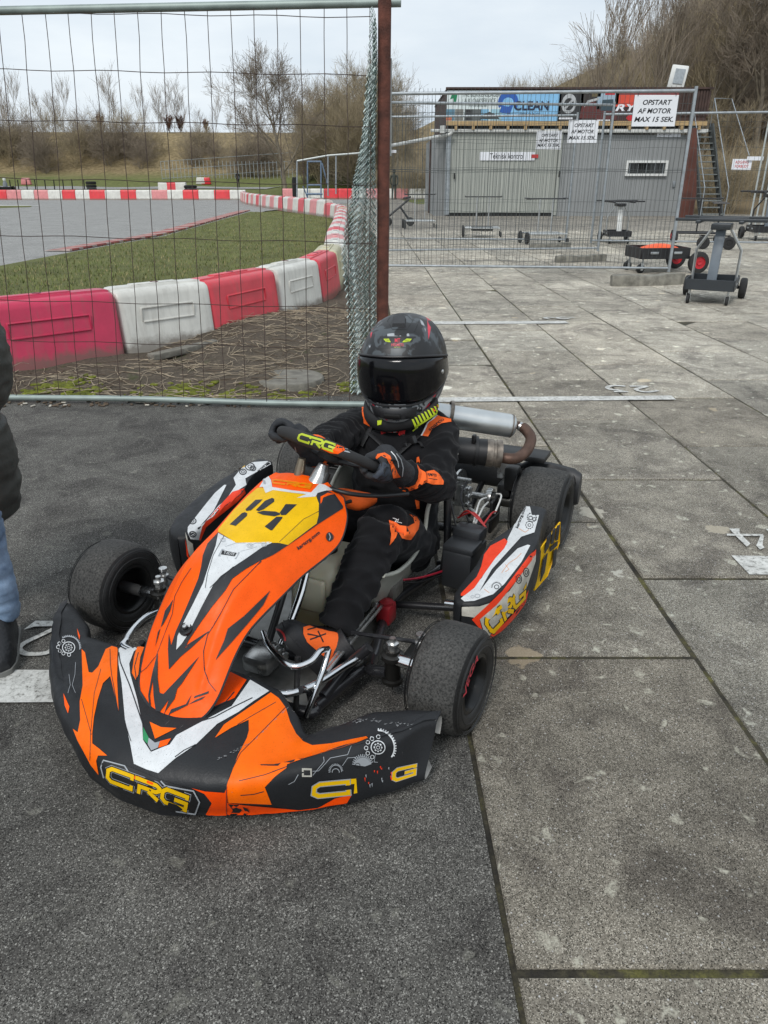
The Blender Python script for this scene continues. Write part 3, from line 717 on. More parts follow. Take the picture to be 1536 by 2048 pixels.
# near panel: leans slightly away from the camera
lean=.184
nf=empty('mesh_fence_panel',(-1.4,4.24,0),0,'near grid fence panel of thin rusty wires with pale green bottom rail','fence panel')
def fp(x,z): return Vector((x,4.235-(x+2.2)*.078+z*lean+.05,z))-Vector((-1.4,4.24,0))
def fx(px_,py_):   # photograph point -> x,z on the leaning panel
    r_=ray(px_,py_); # y = 4.235-(x+2.2)*.078+z*lean+.05
    # (CAM_H + t*rz)=z ; x=t*rx ; y=t*ry
    t=(4.285-.1716+CAM_H*lean)/(r_.y+.078*r_.x-lean*r_.z); p=CAMV+r_*t; return p.x,p.z
mb=MB(); rw=random.Random(2)
for i in range(-2,17):
    xt,_=fx(4+46.0*i,100); xb,_=fx(75+41.6*i if i>=0 else 75+41.6*i,782)
    pts=[]
    for k in range(15):
        z=.03+k/14*2.0; x=xb+(xt-xb)*((z-.08)/1.7)+rw.uniform(-.003,.003); p=fp(x,z); p.y+=.012*math.sin(z*3+i)+rw.uniform(-.003,.003); pts.append(p)
    mb.tube(pts,.0021,RUSTW,seg=5,cap=False)
for yy in (14,130,232,350,465,596,677):
    _,z=fx(0,yy); x0,_=fx(-330,yy); x1,z1=fx(745,yy+21)
    z=z if yy!=14 else z
    pts=[fp(x0+(x1-x0)*k/24,z+(z1-z)*k/24+.004*math.sin(k*1.3+yy))+Vector((0,-.004,0)) for k in range(25)]
    mb.tube(pts,.0021,RUSTW,seg=5,cap=False)
mb.build('wire_mesh',nf)
mb=MB(); xb0,_=fx(-420,790); xb1,_=fx(742,812)
mb.tube([fp(xb0+(xb1-xb0)*k/16,.032+.004*math.sin(k*.8)) for k in range(17)],.0175,GRN,seg=12); mb.build('bottom_rail',nf)
mb=MB(); x1,z1=fx(802,5); x0=-3.4
mb.tube([fp(x0,z1-.01),fp(x1,z1)],.0205,GRN,seg=14); mb.build('top_rail',nf)
mb=MB(); mb.tube([fp(-3.4,.03),fp(-3.4,z1)],.019,GRN,seg=12); mb.build('upright',nf)
# rusty post
pb=gd(765,640,4.22); mb=MB(); mb.tube([(pb.x,4.46,-.1),(pb.x,4.46,.5),(pb.x+.006,4.46,1.3),(pb.x+.012,4.47,2.04)],.034,RUST,seg=20)
mb.box((pb.x+.043,4.50,1.56),(.014,.03,.46),GALV2)
post=mb.build('fence_post'); tag(post,'thick rust brown steel post between the near fence and the paved yard','post')
# gathered green chain-link hanging beside the post
NETG=mat('green_netting_wire',(.03,.075,.06),.6,var=.4,vscale=20); NETP=mat('worn_netting_wire',(.42,.50,.49),.5,metal=.4,var=.3,vscale=20)
mb=MB(); r=random.Random(4)
def net_edges(z):   # left and right x at height z, measured in the photograph
    tab=[(0.02,-.215,-.05),(.3,-.205,-.05),(.55,-.215,-.05),(.70,-.235,-.05),(.85,-.245,-.05),(1.0,-.215,-.05),(1.2,-.165,-.05),(1.4,-.125,-.05),(1.6,-.10,-.048),(1.75,-.08,-.045),(1.95,-.07,-.045)]
    for a,b_ in zip(tab,tab[1:]):
        if a[0]<=z<=b_[0]: t=(z-a[0])/(b_[0]-a[0]); return a[1]+(b_[1]-a[1])*t,a[2]+(b_[2]-a[2])*t
    return tab[-1][1:]
for s_ in range(52):
    u=(s_+.5)/52; zt=2.0 if s_%9==0 else (1.98-.5*(1-u)*r.random() if s_>24 else 1.78-.2*r.random()); ph=r.uniform(0,6.28); dy=r.uniform(-.05,.05); pts=[]; m_=NETP if r.random()<.72 else NETG
    zc=.02
    k=0
    while zc<zt:
        a,b_=net_edges(zc); wob=.010*(1 if k%2 else -1)*(.5+.5*min(1,(b_-a)/.12))
        x=a+(b_-a)*u+wob*.8+.004*math.sin(zc*9+ph); y=4.45+dy+wob*.7+.02*math.sin(zc*5+ph)
        pts.append((x+pb.x+.012,y,zc)); zc+=.019+r.uniform(-.003,.003); k+=1
    mb.tube(pts,.0019,m_,seg=4,cap=False)
mb.build('green_netting',smooth=False); tag(bpy.data.objects['green_netting'],'bunched green and grey chain link netting hanging beside the rusty post','netting')

def panel(name,a,b_,h,label,feet=True,nv=70,hz=(.12,.33,.62,1.0,1.30,1.55,1.62),tilt=0,wire=WIRE,rail=GALV,group=None,wr=.0026,sides=True):
    """temporary site fence: tube frame with wire infill"""
    a=Vector((a[0],a[1],0)); b_=Vector((b_[0],b_[1],0)); d=b_-a; ln=d.length; root=empty(name,a,math.atan2(d.y,d.x),label,'fence panel',group)
    r=random.Random(int(ln*1000)); base=.08
    mb=MB(); R_=.021
    mb.tube([(0,0,base),(ln,0,base)],R_*.8,rail,seg=10); mb.build('bottom_rail',root); mb=MB(); mb.tube([(0,0,h-.03),(ln,0,h-.03)],R_,rail,seg=10); mb.build('top_rail',root)
    for x in ((0,ln) if sides else (ln,)):
        mb=MB(); mb.tube([(x,-.004,.03),(x,-.004,h+.02)],R_*1.05,rail,seg=12); mb.build('upright',root)
    mb=MB()
    for i in range(nv):
        x=ln*(i+.5)/nv+r.uniform(-.009,.009); off=r.uniform(-.006,.006)
        pts=[(x+off*math.sin(k*.7+i),.006*math.sin(k+i*.5),base+(h-.03-base+.06)*k/10) for k in range(11)]
        mb.tube(pts,wr,wire,seg=3,cap=False)
    for z in hz:
        for dz in (0,.028) if z in (.33,1.0) else (0,):
            pts=[(ln*k/20,-.008+.006*math.sin(k*1.7+z*9),z*h/1.75+dz+.010*math.sin(k*.9+z*7)) for k in range(21)]
            mb.tube(pts,wr,wire,seg=3,cap=False)
    mb.build('wire_mesh',root,smooth=False)
    return root
P1=panel('temporary_fence_panel',(.04,11.3),(4.03,10.93),2.30,'temporary fence panel nearest the camera carrying the largest start sign')
P2=panel('temporary_fence_panel',(.06,13.9),(3.93,14.35),2.42,'middle temporary fence panel with the second start sign behind the first')
P3=panel('temporary_fence_panel',(.08,16.9),(3.82,16.5),2.42,'farthest of the three temporary fence panels in front of the shed')
P4=panel('temporary_fence_panel',(4.3,16.3),(8.2,15.6),2.42,'temporary fence panel running right past the trolleys and the stairs',nv=46)
SIGNW=mat('sign_white',(.74,.76,.80),.55,var=.03,vscale=3); INK=mat('sign_black',(.012,.012,.016),.6,var=.05)
def start_sign(p,lt,rb,d,label):
    """white sign, two corners in the photograph, hung on panel at depth d"""
    c=[gd(lt[0],lt[1],d),gd(rb[0],rb[1],d)]; x0,x1=c[0].x,c[1].x; z1,z0=c[0].z,c[1].z
    root=empty('start_sign',((x0+x1)/2,d,(z0+z1)/2),0,label,'sign','engine start signs on the fence panels'); w_=x1-x0; h_=z1-z0
    mb=MB(); mb.rbox((0,0,0),(w_,.006,h_),SIGNW,b=.002,seg=1); mb.build('board',root)
    mb=MB(); yy=-.0045
    for i,(t,wf,sx) in enumerate((('OPSTART',.66,.03),('AF MOTOR',.76,-.02),('MAX 15 SEK.',.90,-.0))):
        cz=h_*(.27-.27*i); hh=h_*.165; ww=w_*wf; cx=sx*w_
        q=[(cx-ww/2,yy,cz+hh/2),(cx+ww/2,yy,cz+hh/2),(cx+ww/2,yy,cz-hh/2),(cx-ww/2,yy,cz-hh/2)]; text_on(mb,t,q,INK,off=.022,shear=.22)
    mb.build('lettering',root,smooth=False)
    for e in(-1,1):
        mb=MB(); mb.tube([(e*w_*.43,-.006,h_*.46),(e*w_*.43,-.012,h_*.54),(e*w_*.43,.03,h_*.56)],.0035,INK,seg=5); mb.build('cable_tie',root)
    return root
start_sign(P1,(1270,190),(1349,253),10.92,'largest white start sign, black words, on the front fence panel')
start_sign(P2,(1138,240),(1193,286),14.27,'middle-sized white start sign on the second fence panel')
start_sign(P3,(1074,262),(1121,299),16.60,'smallest white start sign, on the rear fence panel over the corrugated wall')
def foot(px0,px1,pyb,ht,label,seed=0,dx=0):
    a=gz(px0,pyb); b_=gz(px1,pyb-4); d=b_-a; root=MB(); n=14; rr=random.Random(seed); rows=[]
    for i in range(n+1):
        t=i/n; p=a.lerp(b_,t); s_=.5+.5*math.sin(math.pi*t)**.4; dip=.35*ht*math.exp(-((t-.5)/.22)**2)
        w2=.11*s_; hh=ht*(.82+.18*s_)-dip*.5
        prof=[(-w2,0),(-w2*1.02,hh*.6),(-w2*.85,hh*.95),(0,hh-dip*.3),(w2*.85,hh*.95),(w2*1.02,hh*.6),(w2,0)]
        rows.append([Vector((p.x+rr.uniform(-.006,.006),p.y+.11+y,z+rr.uniform(-.006,.006)*(z>0))) for y,z in prof])
    root.grid(rows,STONE,capends=True); o=root.build('concrete_block',ang=50); tag(o,label,'concrete block','concrete blocks under the fence panels'); return o
foot(1226,1372,574,.145,'largest mossy concrete fence block, under the front sign panel pole',1)
foot(1113,1214,527,.12,'concrete fence block under the middle panel pole',2)
foot(1060,1142,500,.11,'farthest concrete fence block beside a trolley wheel',3)
# ================================================================ SHED WITH DECK
BD=30.0
def bp_(x,y,d=BD): return gd(x,y,d)
CORR=mat('pale_green_cladding',(.345,.36,.325),.6,var=.06,vscale=1.5); SMOOTHW=mat('grey_render',(.255,.265,.265),.75,var=.10,vscale=.9); BROWN=mat('dark_brown_timber',(.055,.032,.026),.8,var=.35,vscale=5)
RED=mat('rust_red_panel',(.095,.034,.024),.85,var=.3,vscale=3); TIMB=mat('yellow_timber',(.42,.29,.14),.7,var=.15,vscale=4); WFR=mat('white_frame',(.68,.69,.67),.5,var=.05)
GLASSD=mat('dark_glass',(.02,.022,.022),.12,var=.2,vscale=3); WPIPE=mat('pale_pipe',(.55,.56,.54),.5,var=.1); DARK=mat('black_void',(.012,.012,.012),.9)
shed=empty('shed',(0,0,0),0,'low grey shed with corrugated left half and a banner covered roof deck','building')
xl=bp_(893,300).x; xm=bp_(1120,300).x; xr=bp_(1398,300).x; zt=bp_(900,263).z; xw=bp_(872,300).x
mb=MB(); mb.box(((xm+xr)/2,BD+3.5,zt/2-.15),(xr-xm,7,zt+.1),SMOOTHW); mb.box(((xw+xm)/2,BD+3.6,zt/2-.15),(xm-xw,6.9,zt+.1),SMOOTHW); mb.build('wall',shed,smooth=False)
mb=MB(); x=xl+.12; i=0
n=int((xm-xl-.15)/.085)
vs=[];
for k in range(n+1):
    x=xl+.15+k*.085; y=BD-.06-(.022 if k%2 else 0)
    vs+= [Vector((x,y,.12)),Vector((x,y,zt-.06))]
    if k<n: vs+= [Vector((x+.03,y,.12)),Vector((x+.03,y,zt-.06))]
mb.add(vs,[(2*k,2*k+2,2*k+3,2*k+1) for k in range(len(vs)//2-1)],CORR)
mb.box(((xl+xm)/2+.07,BD-.02,.02),(xm-xl-.15,.03,.16),DARK); mb.build('sliding_door',shed,smooth=False)
mb=MB(); mb.box((xl+.06,BD-.08,zt/2),(.17,.1,zt-.1),GALV); mb.build('corner_trim',shed,smooth=False); mb=MB(); mb.box((xm-.01,BD-.09,zt/2-.02),(.10,.06,zt-.1),CORR); mb.build('door_jamb',shed,smooth=False)
mb=MB(); mb.box(((xl+xr)/2,BD-.12,zt+.02),(xr-xl+.3,.14,.10),WPIPE); mb.tube([(xl-.6,BD-.15,zt+.02),(xr+.1,BD-.15,zt-.02)],.05,WPIPE,seg=8); mb.build('gutter',shed)
zd0=bp_(890,252).z; zd1=bp_(890,243).z; zp=bp_(890,179).z
mb=MB(); mb.box(((xl+xr)/2,BD-.22,(zd0+zd1)/2+.0),(xr-xl+.1,.08,zd1-zd0),TIMB)
for k in range(15): mb.box((xl+.3+k*(xr-xl-.5)/14,BD-.1,zd0-.07),(.09,.3,.12),TIMB)
mb.box(((xl+xr)/2,BD+3.5,zd0+.02),(xr-xl,7,.05),BROWN); mb.build('deck',shed,smooth=False)
mb=MB(); mb.box(((xl+xr)/2,BD-.16,(zd1+zp)/2),(xr-xl,.04,zp-zd1),BROWN); mb.box(((xl+xr)/2,BD-.19,zp+.02),(xr-xl+.2,.14,.06),BROWN)
for k in range(44):
    y=BD+k*.16; mb.box((xl-.02,y,(zd1+zp)/2-.1),(.03,.15,zp-zd1+.3),BROWN)
mb.box((xl-.02,BD+3.4,zp+.02),(.08,7.1,.05),BROWN)
for k in range(10):
    xx=xr-.9+k*.1; mb.box((xx,BD-.20,(zd1+zp)/2+.05),(.07,.03,zp-zd1-.2),BROWN)
mb.build('parapet',shed,smooth=False)
for px_ in (862,868,878):
    a=bp_(px_,300,BD+1.0+(878-px_)*.12); mb=MB(); mb.box((a.x,a.y,zt/2),(.12,.12,zt),BROWN if px_!=868 else GALV); mb.build('post',shed,smooth=False)
mb=MB(); c0,c1=bp_(1253,321,BD-.03),bp_(1332,352,BD-.03); cx,cz=(c0.x+c1.x)/2,(c0.z+c1.z)/2; ww,hh=c1.x-c0.x,c0.z-c1.z
for (dx,dz,sx,sz_) in ((0,hh/2-.04,ww,.08),(0,-hh/2+.04,ww,.08),(-ww/2+.04,0,.08,hh-.16),(ww/2-.04,0,.08,hh-.16)): mb.box((cx+dx,BD-.05,cz+dz),(sx,.1,sz_),WFR)
wn=mb.build('window',shed,smooth=False)
mb=MB(); mb.box((cx,BD-.012,cz),(ww-.14,.02,hh-.14),GLASSD); mb.build('pane',wn,smooth=False)
mb=MB()
for k in range(9): mb.box((cx-ww/2+.15+k*(ww-.3)/8,BD-.03,cz),(.02,.01,hh-.16),DARK if k%2 else GALV)
mb.build('bars',wn,smooth=False)
mb=MB(); c=bp_(1347,368); mb.rbox((c.x,BD-.04,c.z),(.09,.06,.2),GALV,b=.01); mb.build('switch_box',shed)
mb=MB(); c=bp_(908,352); mb.rbox((c.x,BD-.13,c.z),(.05,.06,.2),DARK,b=.01); c=bp_(1117,348); mb.rbox((c.x,BD-.13,c.z),(.05,.06,.2),DARK,b=.01); mb.build('handle',shed)
# name plates on the shed
def plate(name,x0,y0,x1,y1,d,label,body=None,m=INK,frac=(.18,.2,.8,.85),parent=None,w_=SIGNW):
    a,b_=gd(x0,y0,d),gd(x1,y1,d); root=empty(name,((a.x+b_.x)/2,d,(a.z+b_.z)/2),0,label,'sign'); W_,H_=b_.x-a.x,a.z-b_.z
    mb=MB(); mb.rbox((0,0,0),(W_,.02,H_),w_,b=.004,seg=1); mb.build('board',root)
    if body:
        mb=MB(); l,bt,r_,tp=frac
        q=[(-W_/2+W_*l,-.012,-H_/2+H_*tp),(-W_/2+W_*r_,-.012,-H_/2+H_*tp),(-W_/2+W_*r_,-.012,-H_/2+H_*bt),(-W_/2+W_*l,-.012,-H_/2+H_*bt)]; text_on(mb,body,q,m,off=.012); mb.build('lettering',root,smooth=False)
    return root
p_=plate('name_plate',960,304,1069,321,BD-.10,'long white plate with black lettering on the corrugated door','Teknisk kontrol')
RI=mat('red_ink',(.5,.03,.03),.6)
mb=MB(); mb.box((1.0,-.012,0),(.26,.004,.12),RI); mb.build('red_mark',p_,smooth=False)
plate('name_plate',1315,264,1361,274,BD-.03,'small white plate under the eaves of the grey wall','KONTOR',mat('grey_ink',(.25,.25,.27),.7),(.08,.3,.6,.75))
# banners
def banner(x0,x1,bg_,label,deco):
    a,b_=bp_(x0,181,BD-.2),bp_(x1,243,BD-.2); W_,H_=b_.x-a.x,a.z-b_.z; root=empty('advert_banner',((a.x+b_.x)/2,BD-.205,(a.z+b_.z)/2),0,label,'banner','banners along the deck rail')
    mb=MB(); mb.rbox((0,0,0),(W_-.02,.012,H_),bg_,b=.003,seg=1); mb.build('sheet',root)
    mb=MB()
    def rect(u0,v0,u1,v1,m,l=0): mb.box(((u0+u1-1)/2*W_,-.009-.003*l,(v0+v1-1)/2*H_),((u1-u0)*W_,.003,(v1-v0)*H_),m)
    def txt(s,u0,v0,u1,v1,m,l=1,sh=0,of=.01):
        y=-.012-.003*l; q=[((u0-.5)*W_,y,(v1-.5)*H_),((u1-.5)*W_,y,(v1-.5)*H_),((u1-.5)*W_,y,(v0-.5)*H_),((u0-.5)*W_,y,(v0-.5)*H_)]; text_on(mb,s,q,m,off=of,shear=sh)
    def pol(pts,m,l=0):
        mb.prism([((u-.5)*W_,-.007-.003*l,(v-.5)*H_) for u,v in pts],(0,-.003,0),m)
    deco(rect,txt,pol,W_,H_); 
    if mb.v: mb.build('print',root,smooth=False)
c_=lambda n,r_,g_,b_2:mat('ink_'+n,srgb(r_,g_,b_2),.6,var=.08,vscale=4)
def d1(rect,txt,pol,W_,H_):
    pol([(.06,.72),(.10,.93),(.19,.90),(.17,.62),(.12,.60),(.12,.75)],c_('green',25,120,80))
    txt('THE BLIKKENSLAGER',.27,.80,.96,.93,c_('g3',110,120,120)); txt('& KLOAKSERVICE',.32,.60,.88,.75,c_('g3',110,120,120)); txt('TLF 20 38 00 88',.40,.48,.72,.56,c_('g3',110,120,120))
    for i,(u,cc) in enumerate(((.0,(90,130,150)),(.16,(120,120,115)),(.33,(70,75,75)),(.48,(90,95,95)),(.62,(120,170,200)),(.80,(150,190,205)))):
        rect(u,.03,u+.15+(.05 if i==5 else 0),.40,c_('ph%d'%i,*cc))
    pol([(.62,.08),(.66,.22),(.78,.32),(.92,.2),(.97,.08)],c_('roof',60,62,62),1); rect(.36,.05,.46,.38,c_('dk',40,40,42),1)
    rect(.0,.03,.10,.2,c_('or',190,110,80),1)
def d2(rect,txt,pol,W_,H_):
    pts=[(.12+.17*math.cos(R(a))*1.0,.62+.36*math.sin(R(a))) for a in range(-30,215,15)]; pts2=[(.12+.09*math.cos(R(a)),.62+.16*math.sin(R(a))) for a in range(210,-35,-15)]
    pol(pts+pts2,c_('blue',40,90,170),0); pol([(-.02,.30),(.16,.24),(.22,.60),(.13,.48),(.02,.52)],c_('blue',40,90,170),1)
    txt('CLEAN',.22,.36,.80,.66,c_('navy',20,30,60),2,.0,.03); txt('G FOR QUALITY',.32,.20,.66,.28,c_('navy',20,30,60),2)
def d3(rect,txt,pol,W_,H_):
    ring=[(.42+.30*math.cos(R(a)),.58+.32*math.sin(R(a))) for a in range(0,360,20)]; pol(ring,c_('steel',175,178,180)); pol([(.42+.20*math.cos(R(a)),.56+.20*math.sin(R(a))) for a in range(0,360,20)],c_('dk',30,30,32),1)
    pol([(.25,.45),(.55,.75),(.62,.70),(.32,.40)],c_('steel',175,178,180),2); rect(.06,.16,.44,.22,SIGNW,1); rect(.06,.07,.62,.13,SIGNW,1)
def d4(rect,txt,pol,W_,H_):
    pol([(.0,.1),(.1,.55),(.75,.66),(.9,.3),(.8,.1)],c_('maroon',90,40,38)); pol([(.2,.45),(.35,.68),(.95,.78),(.9,.7),(.4,.6)],c_('steel',175,178,180),1); rect(.55,.8,1,1,c_('olive',95,85,60))
def d5(rect,txt,pol,W_,H_):
    rect(0,.55,1,1,c_('sky',150,170,185)); rect(0,.05,1,.4,c_('maroon',90,40,38)); pol([(.2,.35),(.25,.7),(.75,.72),(.85,.35)],c_('tract',50,70,80),1); rect(.35,.86,.8,.93,c_('rd',190,30,40),1); rect(.1,.02,.7,.06,SIGNW,1)
def d6(rect,txt,pol,W_,H_):
    rect(0,.48,1,.86,c_('ry',205,75,55)); rect(0,.86,1,1,c_('mar2',120,60,60)); txt('RYDAHL',.02,.34,.98,.56,SIGNW,2,.25,.03)
    pol([(.2,.08),(.5,.30),(.9,.30),(.9,.16),(.6,.05)],c_('grn2',90,140,110),1); pol([(.3+.09*math.cos(R(a)),.12+.1*math.sin(R(a))) for a in range(0,360,30)],c_('rd',190,30,40),2); rect(.55,.0,.95,.22,c_('dk',30,30,32),0)
banner(894,1002,c_('pale',205,215,215),'pale banner with building photos, leftmost along the deck',d1)
banner(1003,1119,c_('lb',130,185,225),'light blue cleaning company banner with a big dark blue letter',d2)
banner(1119,1163,c_('dk',30,30,32),'black banner showing a steel ring, right of the blue one',d3)
banner(1163,1196,c_('dkb',50,45,42),'dark banner showing a maroon vehicle on the deck',d4)
banner(1196,1232,c_('dkb',50,45,42),'banner showing a tractor on the deck',d5)
banner(1232,1350,c_('dkc',60,35,34),'red and dark banner partly hidden by the largest start sign',d6)
# floodlight on deck
a,b_=gd(1338,178,33),gd(1372,142,33); fl=empty('floodlight',((a.x+b_.x)/2,33,a.z),0,'pale boxy floodlight housing standing above the deck','light')
mb=MB(); mb.rbox((0,0,.38),(.62,.5,.78),WFR,Matrix.Rotation(R(8),3,'Y')@Matrix.Rotation(R(-18),3,'Z'),b=.04); mb.build('housing',fl)
mb=MB(); mb.box((-.05,-.27,.40),(.36,.03,.5),GALV,Matrix.Rotation(R(8),3,'Y')@Matrix.Rotation(R(-18),3,'Z')); mb.build('lens',fl,smooth=False)
mb=MB(); mb.tube([(0,0,-1.2),(0,0,.05)],.06,GALV,seg=8); mb.build('pole',fl)
# white/grey pipe from the shed corner to the left
mb=MB(); a=gd(905,262,BD-.3); b_=gd(893,272,BD-.3); c=gd(778,292,BD-2.5); mb.tube(smoothpts([(a.x,a.y,a.z),(b_.x+.1,b_.y,b_.z+.05),(b_.x-.3,b_.y,b_.z-.02),(c.x,c.y,c.z)],6),.055,WPIPE,seg=8); mb.lathe((a.x-.35,a.y,a.z+.05),(0,0,1),[(-.12,0),(-.12,.1),(.12,.1),(.12,0)],WPIPE,seg=10)
tag(mb.build('drain_pipe'),'pale sloping pipe leaving the eaves at the shed corner','pipe')
# stairs
st=empty('staircase',(0,0,0),0,'open steel staircase with grey treads climbing beside the shed','stairs')
sx0=gd(1399,430,27).x; sx1=gd(1440,430,27).x
for k in range(14):
    y=26.9+k*.24; z=.18+k*.205; x0=sx0+.0+k*-.012; mb=MB(); mb.rbox(((sx0+sx1)/2+.10*k*.3,y,z),(sx1-sx0,.26,.035),mat('tread_grey',(.16,.175,.17),.7,var=.2,vscale=8),b=.006,seg=1); mb.build('tread',st)
mb=MB()
for e,xx in((-1,sx0),(1,sx1)): mb.prism([(xx,26.7,.0),(xx,27.0,.0),(xx+.4,30.2,2.85),(xx+.4,30.2,3.1),(xx+.4,29.9,3.1)],(.05,0,0),mat('stringer',(.045,.05,.048),.7))
mb.build('stringer',st,smooth=False)
mb=MB(); mb.prism([(sx0-.62,27.5,-.1),(sx0-.02,27.5,-.1),(sx0-.02,27.5,.8),(sx0-.35,27.5,2.8),(sx0-.62,27.5,2.8)],(0,.06,0),RED); mb.build('side_panel',st,smooth=False)
mb=MB()
for xx in (sx0-.05,sx1+.05): mb.tube([(xx,26.8,.0),(xx,26.8,1.0),(xx+.35,30.1,3.9),(xx+.35,30.1,3.0)],.016,GALV,seg=8)
mb.tube([(sx1+.4,30.1,3.9),(sx1+1.1,30.3,3.9),(sx1+1.3,28.5,2.0)],.014,GALV,seg=8)
mb.build('handrail',st)
# gate and leaning panels at the right
GT=panel('mesh_gate',(gz(1445,432).x,24.5),(gz(1445,432).x+1.95,24.5),2.75,'tall mesh gate with two small signs right of the staircase',nv=26,hz=(.4,.9,1.4),rail=GALV2); tag(GT,cat='gate')
mb=MB(); mb.box((1.0,-.02,.22),(2.0,.05,.36),mat('kick_plate',(.10,.11,.12),.6)); mb.build('kick_plate',GT,smooth=False)
plate('warning_sign',1466,318,1501,340,24.4,'small white sign with red writing on the mesh gate','ADGANG\nFORBUDT',RI,(.14,.2,.86,.85))
plate('blank_plate',1495,313,1526,321,24.35,'narrow blank white plate beside the red lettered sign')
for i,(px_,d) in enumerate(((1500,20.5),(1512,19.8),(1524,19.1))):
    a=gz(px_,432 if i else 430); panel('leaning_mesh_panel',(gd(px_,440,d).x,d),(gd(px_,440,d).x+1.3,d+.5),2.55,f'{["rearmost","middle","foremost"][i]} mesh panel of the three stacked at the right edge',nv=18,hz=(.5,1.1),rail=GALV2,group='mesh panels at the right edge')
# blue-grey tube frame with canopy bar near the bend
fr=empty('tube_frame',(0,0,0),0,'blue grey scaffold frame with a long top bar behind the bend','frame')
BLU=mat('blue_grey_paint',(.12,.17,.24),.5,var=.2)
def gt(pts,r_,m,name,d):
    mb=MB(); mb.tube([gd(x,y,d) for x,y in pts],r_,m,seg=6); mb.build(name,fr)
for i,pt in enumerate(([(594,322),(594,398)],[(615,322),(615,398)],[(642,322),(642,396)],[(656,312),(656,392)],[(672,312),(672,388)])): gt(pt,.045,BLU if i in(1,2) else GALV,'upright',46)
gt([(594,322),(656,311),(722,306)],.05,GALV2,'top_bar',46); gt([(615,323),(642,323)],.05,BLU,'cross_bar',46); gt([(615,370),(642,370)],.05,BLU,'cross_bar',46); gt([(612,388),(645,388)],.07,BLU,'cross_bar',46); gt([(644,326),(656,372)],.04,BLU,'brace',46); gt([(606,372),(616,398)],.04,BLU,'brace',46)
mb=MB(); a,b_=gd(775,300,28),gd(793,306,28); mb.rbox((a+b_)/2,((b_.x-a.x),.03,(a.z-b_.z)),SIGNW,b=.005,seg=1); tag(mb.build('pointer_board'),'small white board sticking out right of the rusty post','board')
mb=MB(); a,b_=gd(585,357,50),gd(594,395,50); mb.lathe(((a.x+b_.x)/2,50,b_.z),(0,0,1),[(0,0),(0,.14),(.1,.16),(1.0,.16),(1.15,.12),(1.16,0)],DARK,seg=12); tag(mb.build('black_bin'),'slim black bin left of the scaffold frame','bin')
# low mesh fence line far away + stakes + tyre block
mb=MB()
for k in range(60):
    x=-26+k*.45; z=terr(x,95); mb.tube([(x,95,z),(x,95,z+1.9)],.03,GALV,seg=3,cap=False)
for zz in (.1,1.0,1.9): mb.tube([(-26,95,terr(-26,95)+zz),(1,95,terr(1,95)+zz)],.03,GALV,seg=3,cap=False)
tag(mb.build('far_mesh_fence',smooth=False),'long thin mesh fence at the foot of the grassy bank','fence')
for i,px_ in enumerate((20,36,53,70,90,108,126,144,168)):
    p=gd(px_,371,78); z=terr(p.x,78); mb=MB(); mb.tube([(p.x,78,z-.1),(p.x+.05,78,z+.95),(p.x+.05,78,z+1.0)],[.05,.05,.02],DARK,seg=6); tag(mb.build('fence_stake'),f'black stake, {ORD[i]} from the left in the row beyond the track','stake','black stakes beyond the track')
p=gd(183,374,74); mb=MB()
for k in range(3): mb.lathe((p.x,74,terr(p.x,74)+.03+k*.28),(0,0,1),[(0,.2),(0,.40),(.05,.46),(.2,.46),(.26,.40),(.26,.2)],DARK,seg=14)
tag(mb.build('tyre_stack'),'stack of black tyres on the grass beyond the far barriers','tyres')
p=gd(378,372,74); mb=MB()
for k in range(2): mb.lathe((p.x,74.5,terr(p.x,74)+.03+k*.28),(0,0,1),[(0,.2),(0,.5),(.05,.6),(.2,.6),(.26,.5),(.26,.2)],DARK,seg=14)
tag(mb.build('tyre_stack'),'small tyre stack beside the lone distant barriers','tyres')
for i,(px_,py_,m_) in enumerate(((412,358,BRb),(402,358,BW),(52,358,BF))):
    p=gd(px_,py_+4,90); z=terr(p.x,90); mb=MB(); mb.rbox((p.x,90,z+.35),(1.1,.5,.7),m_,b=.08,taper=.8); tag(mb.build('marker_block'),['tiny red block by the far fence','tiny white block by the far fence','tiny pink block among the stakes'][i],'block')
# ================================================================ TROLLEYS
TYR=mat('trolley_tyre',(.022,.022,.022),.8,var=.2,vscale=30,bump=.3,bscale=200); ANTH=mat('anthracite_paint',(.028,.033,.038),.42,var=.12,vscale=6); SILV=mat('silver_tube',(.52,.54,.54),.35,metal=.7,var=.1); RRIM=mat('red_rim',(.45,.02,.03),.45); BLK=mat('black_tube',(.015,.015,.017),.4,var=.1); SLOT=mat('zinc_slot',(.38,.40,.41),.4,metal=.6); BLUEG=mat('blue_grey_steel',(.13,.155,.18),.4,var=.1)
def wheel(parent,c,ax,R_,w_,rim=TYR,tyre=TYR,name='wheel'):
    mb=MB(); ax=Vector(ax); p=[(-w_/2,R_*.55),(-w_/2,R_*.82),(-w_*.42,R_*.94),(-w_*.2,R_),(w_*.2,R_),(w_*.42,R_*.94),(w_/2,R_*.82),(w_/2,R_*.55)]
    mb.lathe(c,ax,p,tyre,seg=24); o=mb.build(name,parent)
    mb=MB(); mb.lathe(c,ax,[(-w_*.35,0),(-w_*.45,R_*.2),(-w_*.25,R_*.25),(-w_*.25,R_*.5),(-w_*.48,R_*.57),(w_*.48,R_*.57),(w_*.25,R_*.5),(w_*.25,R_*.25),(w_*.45,R_*.2),(w_*.35,0)],rim,seg=20); mb.build('rim',o)
    return o
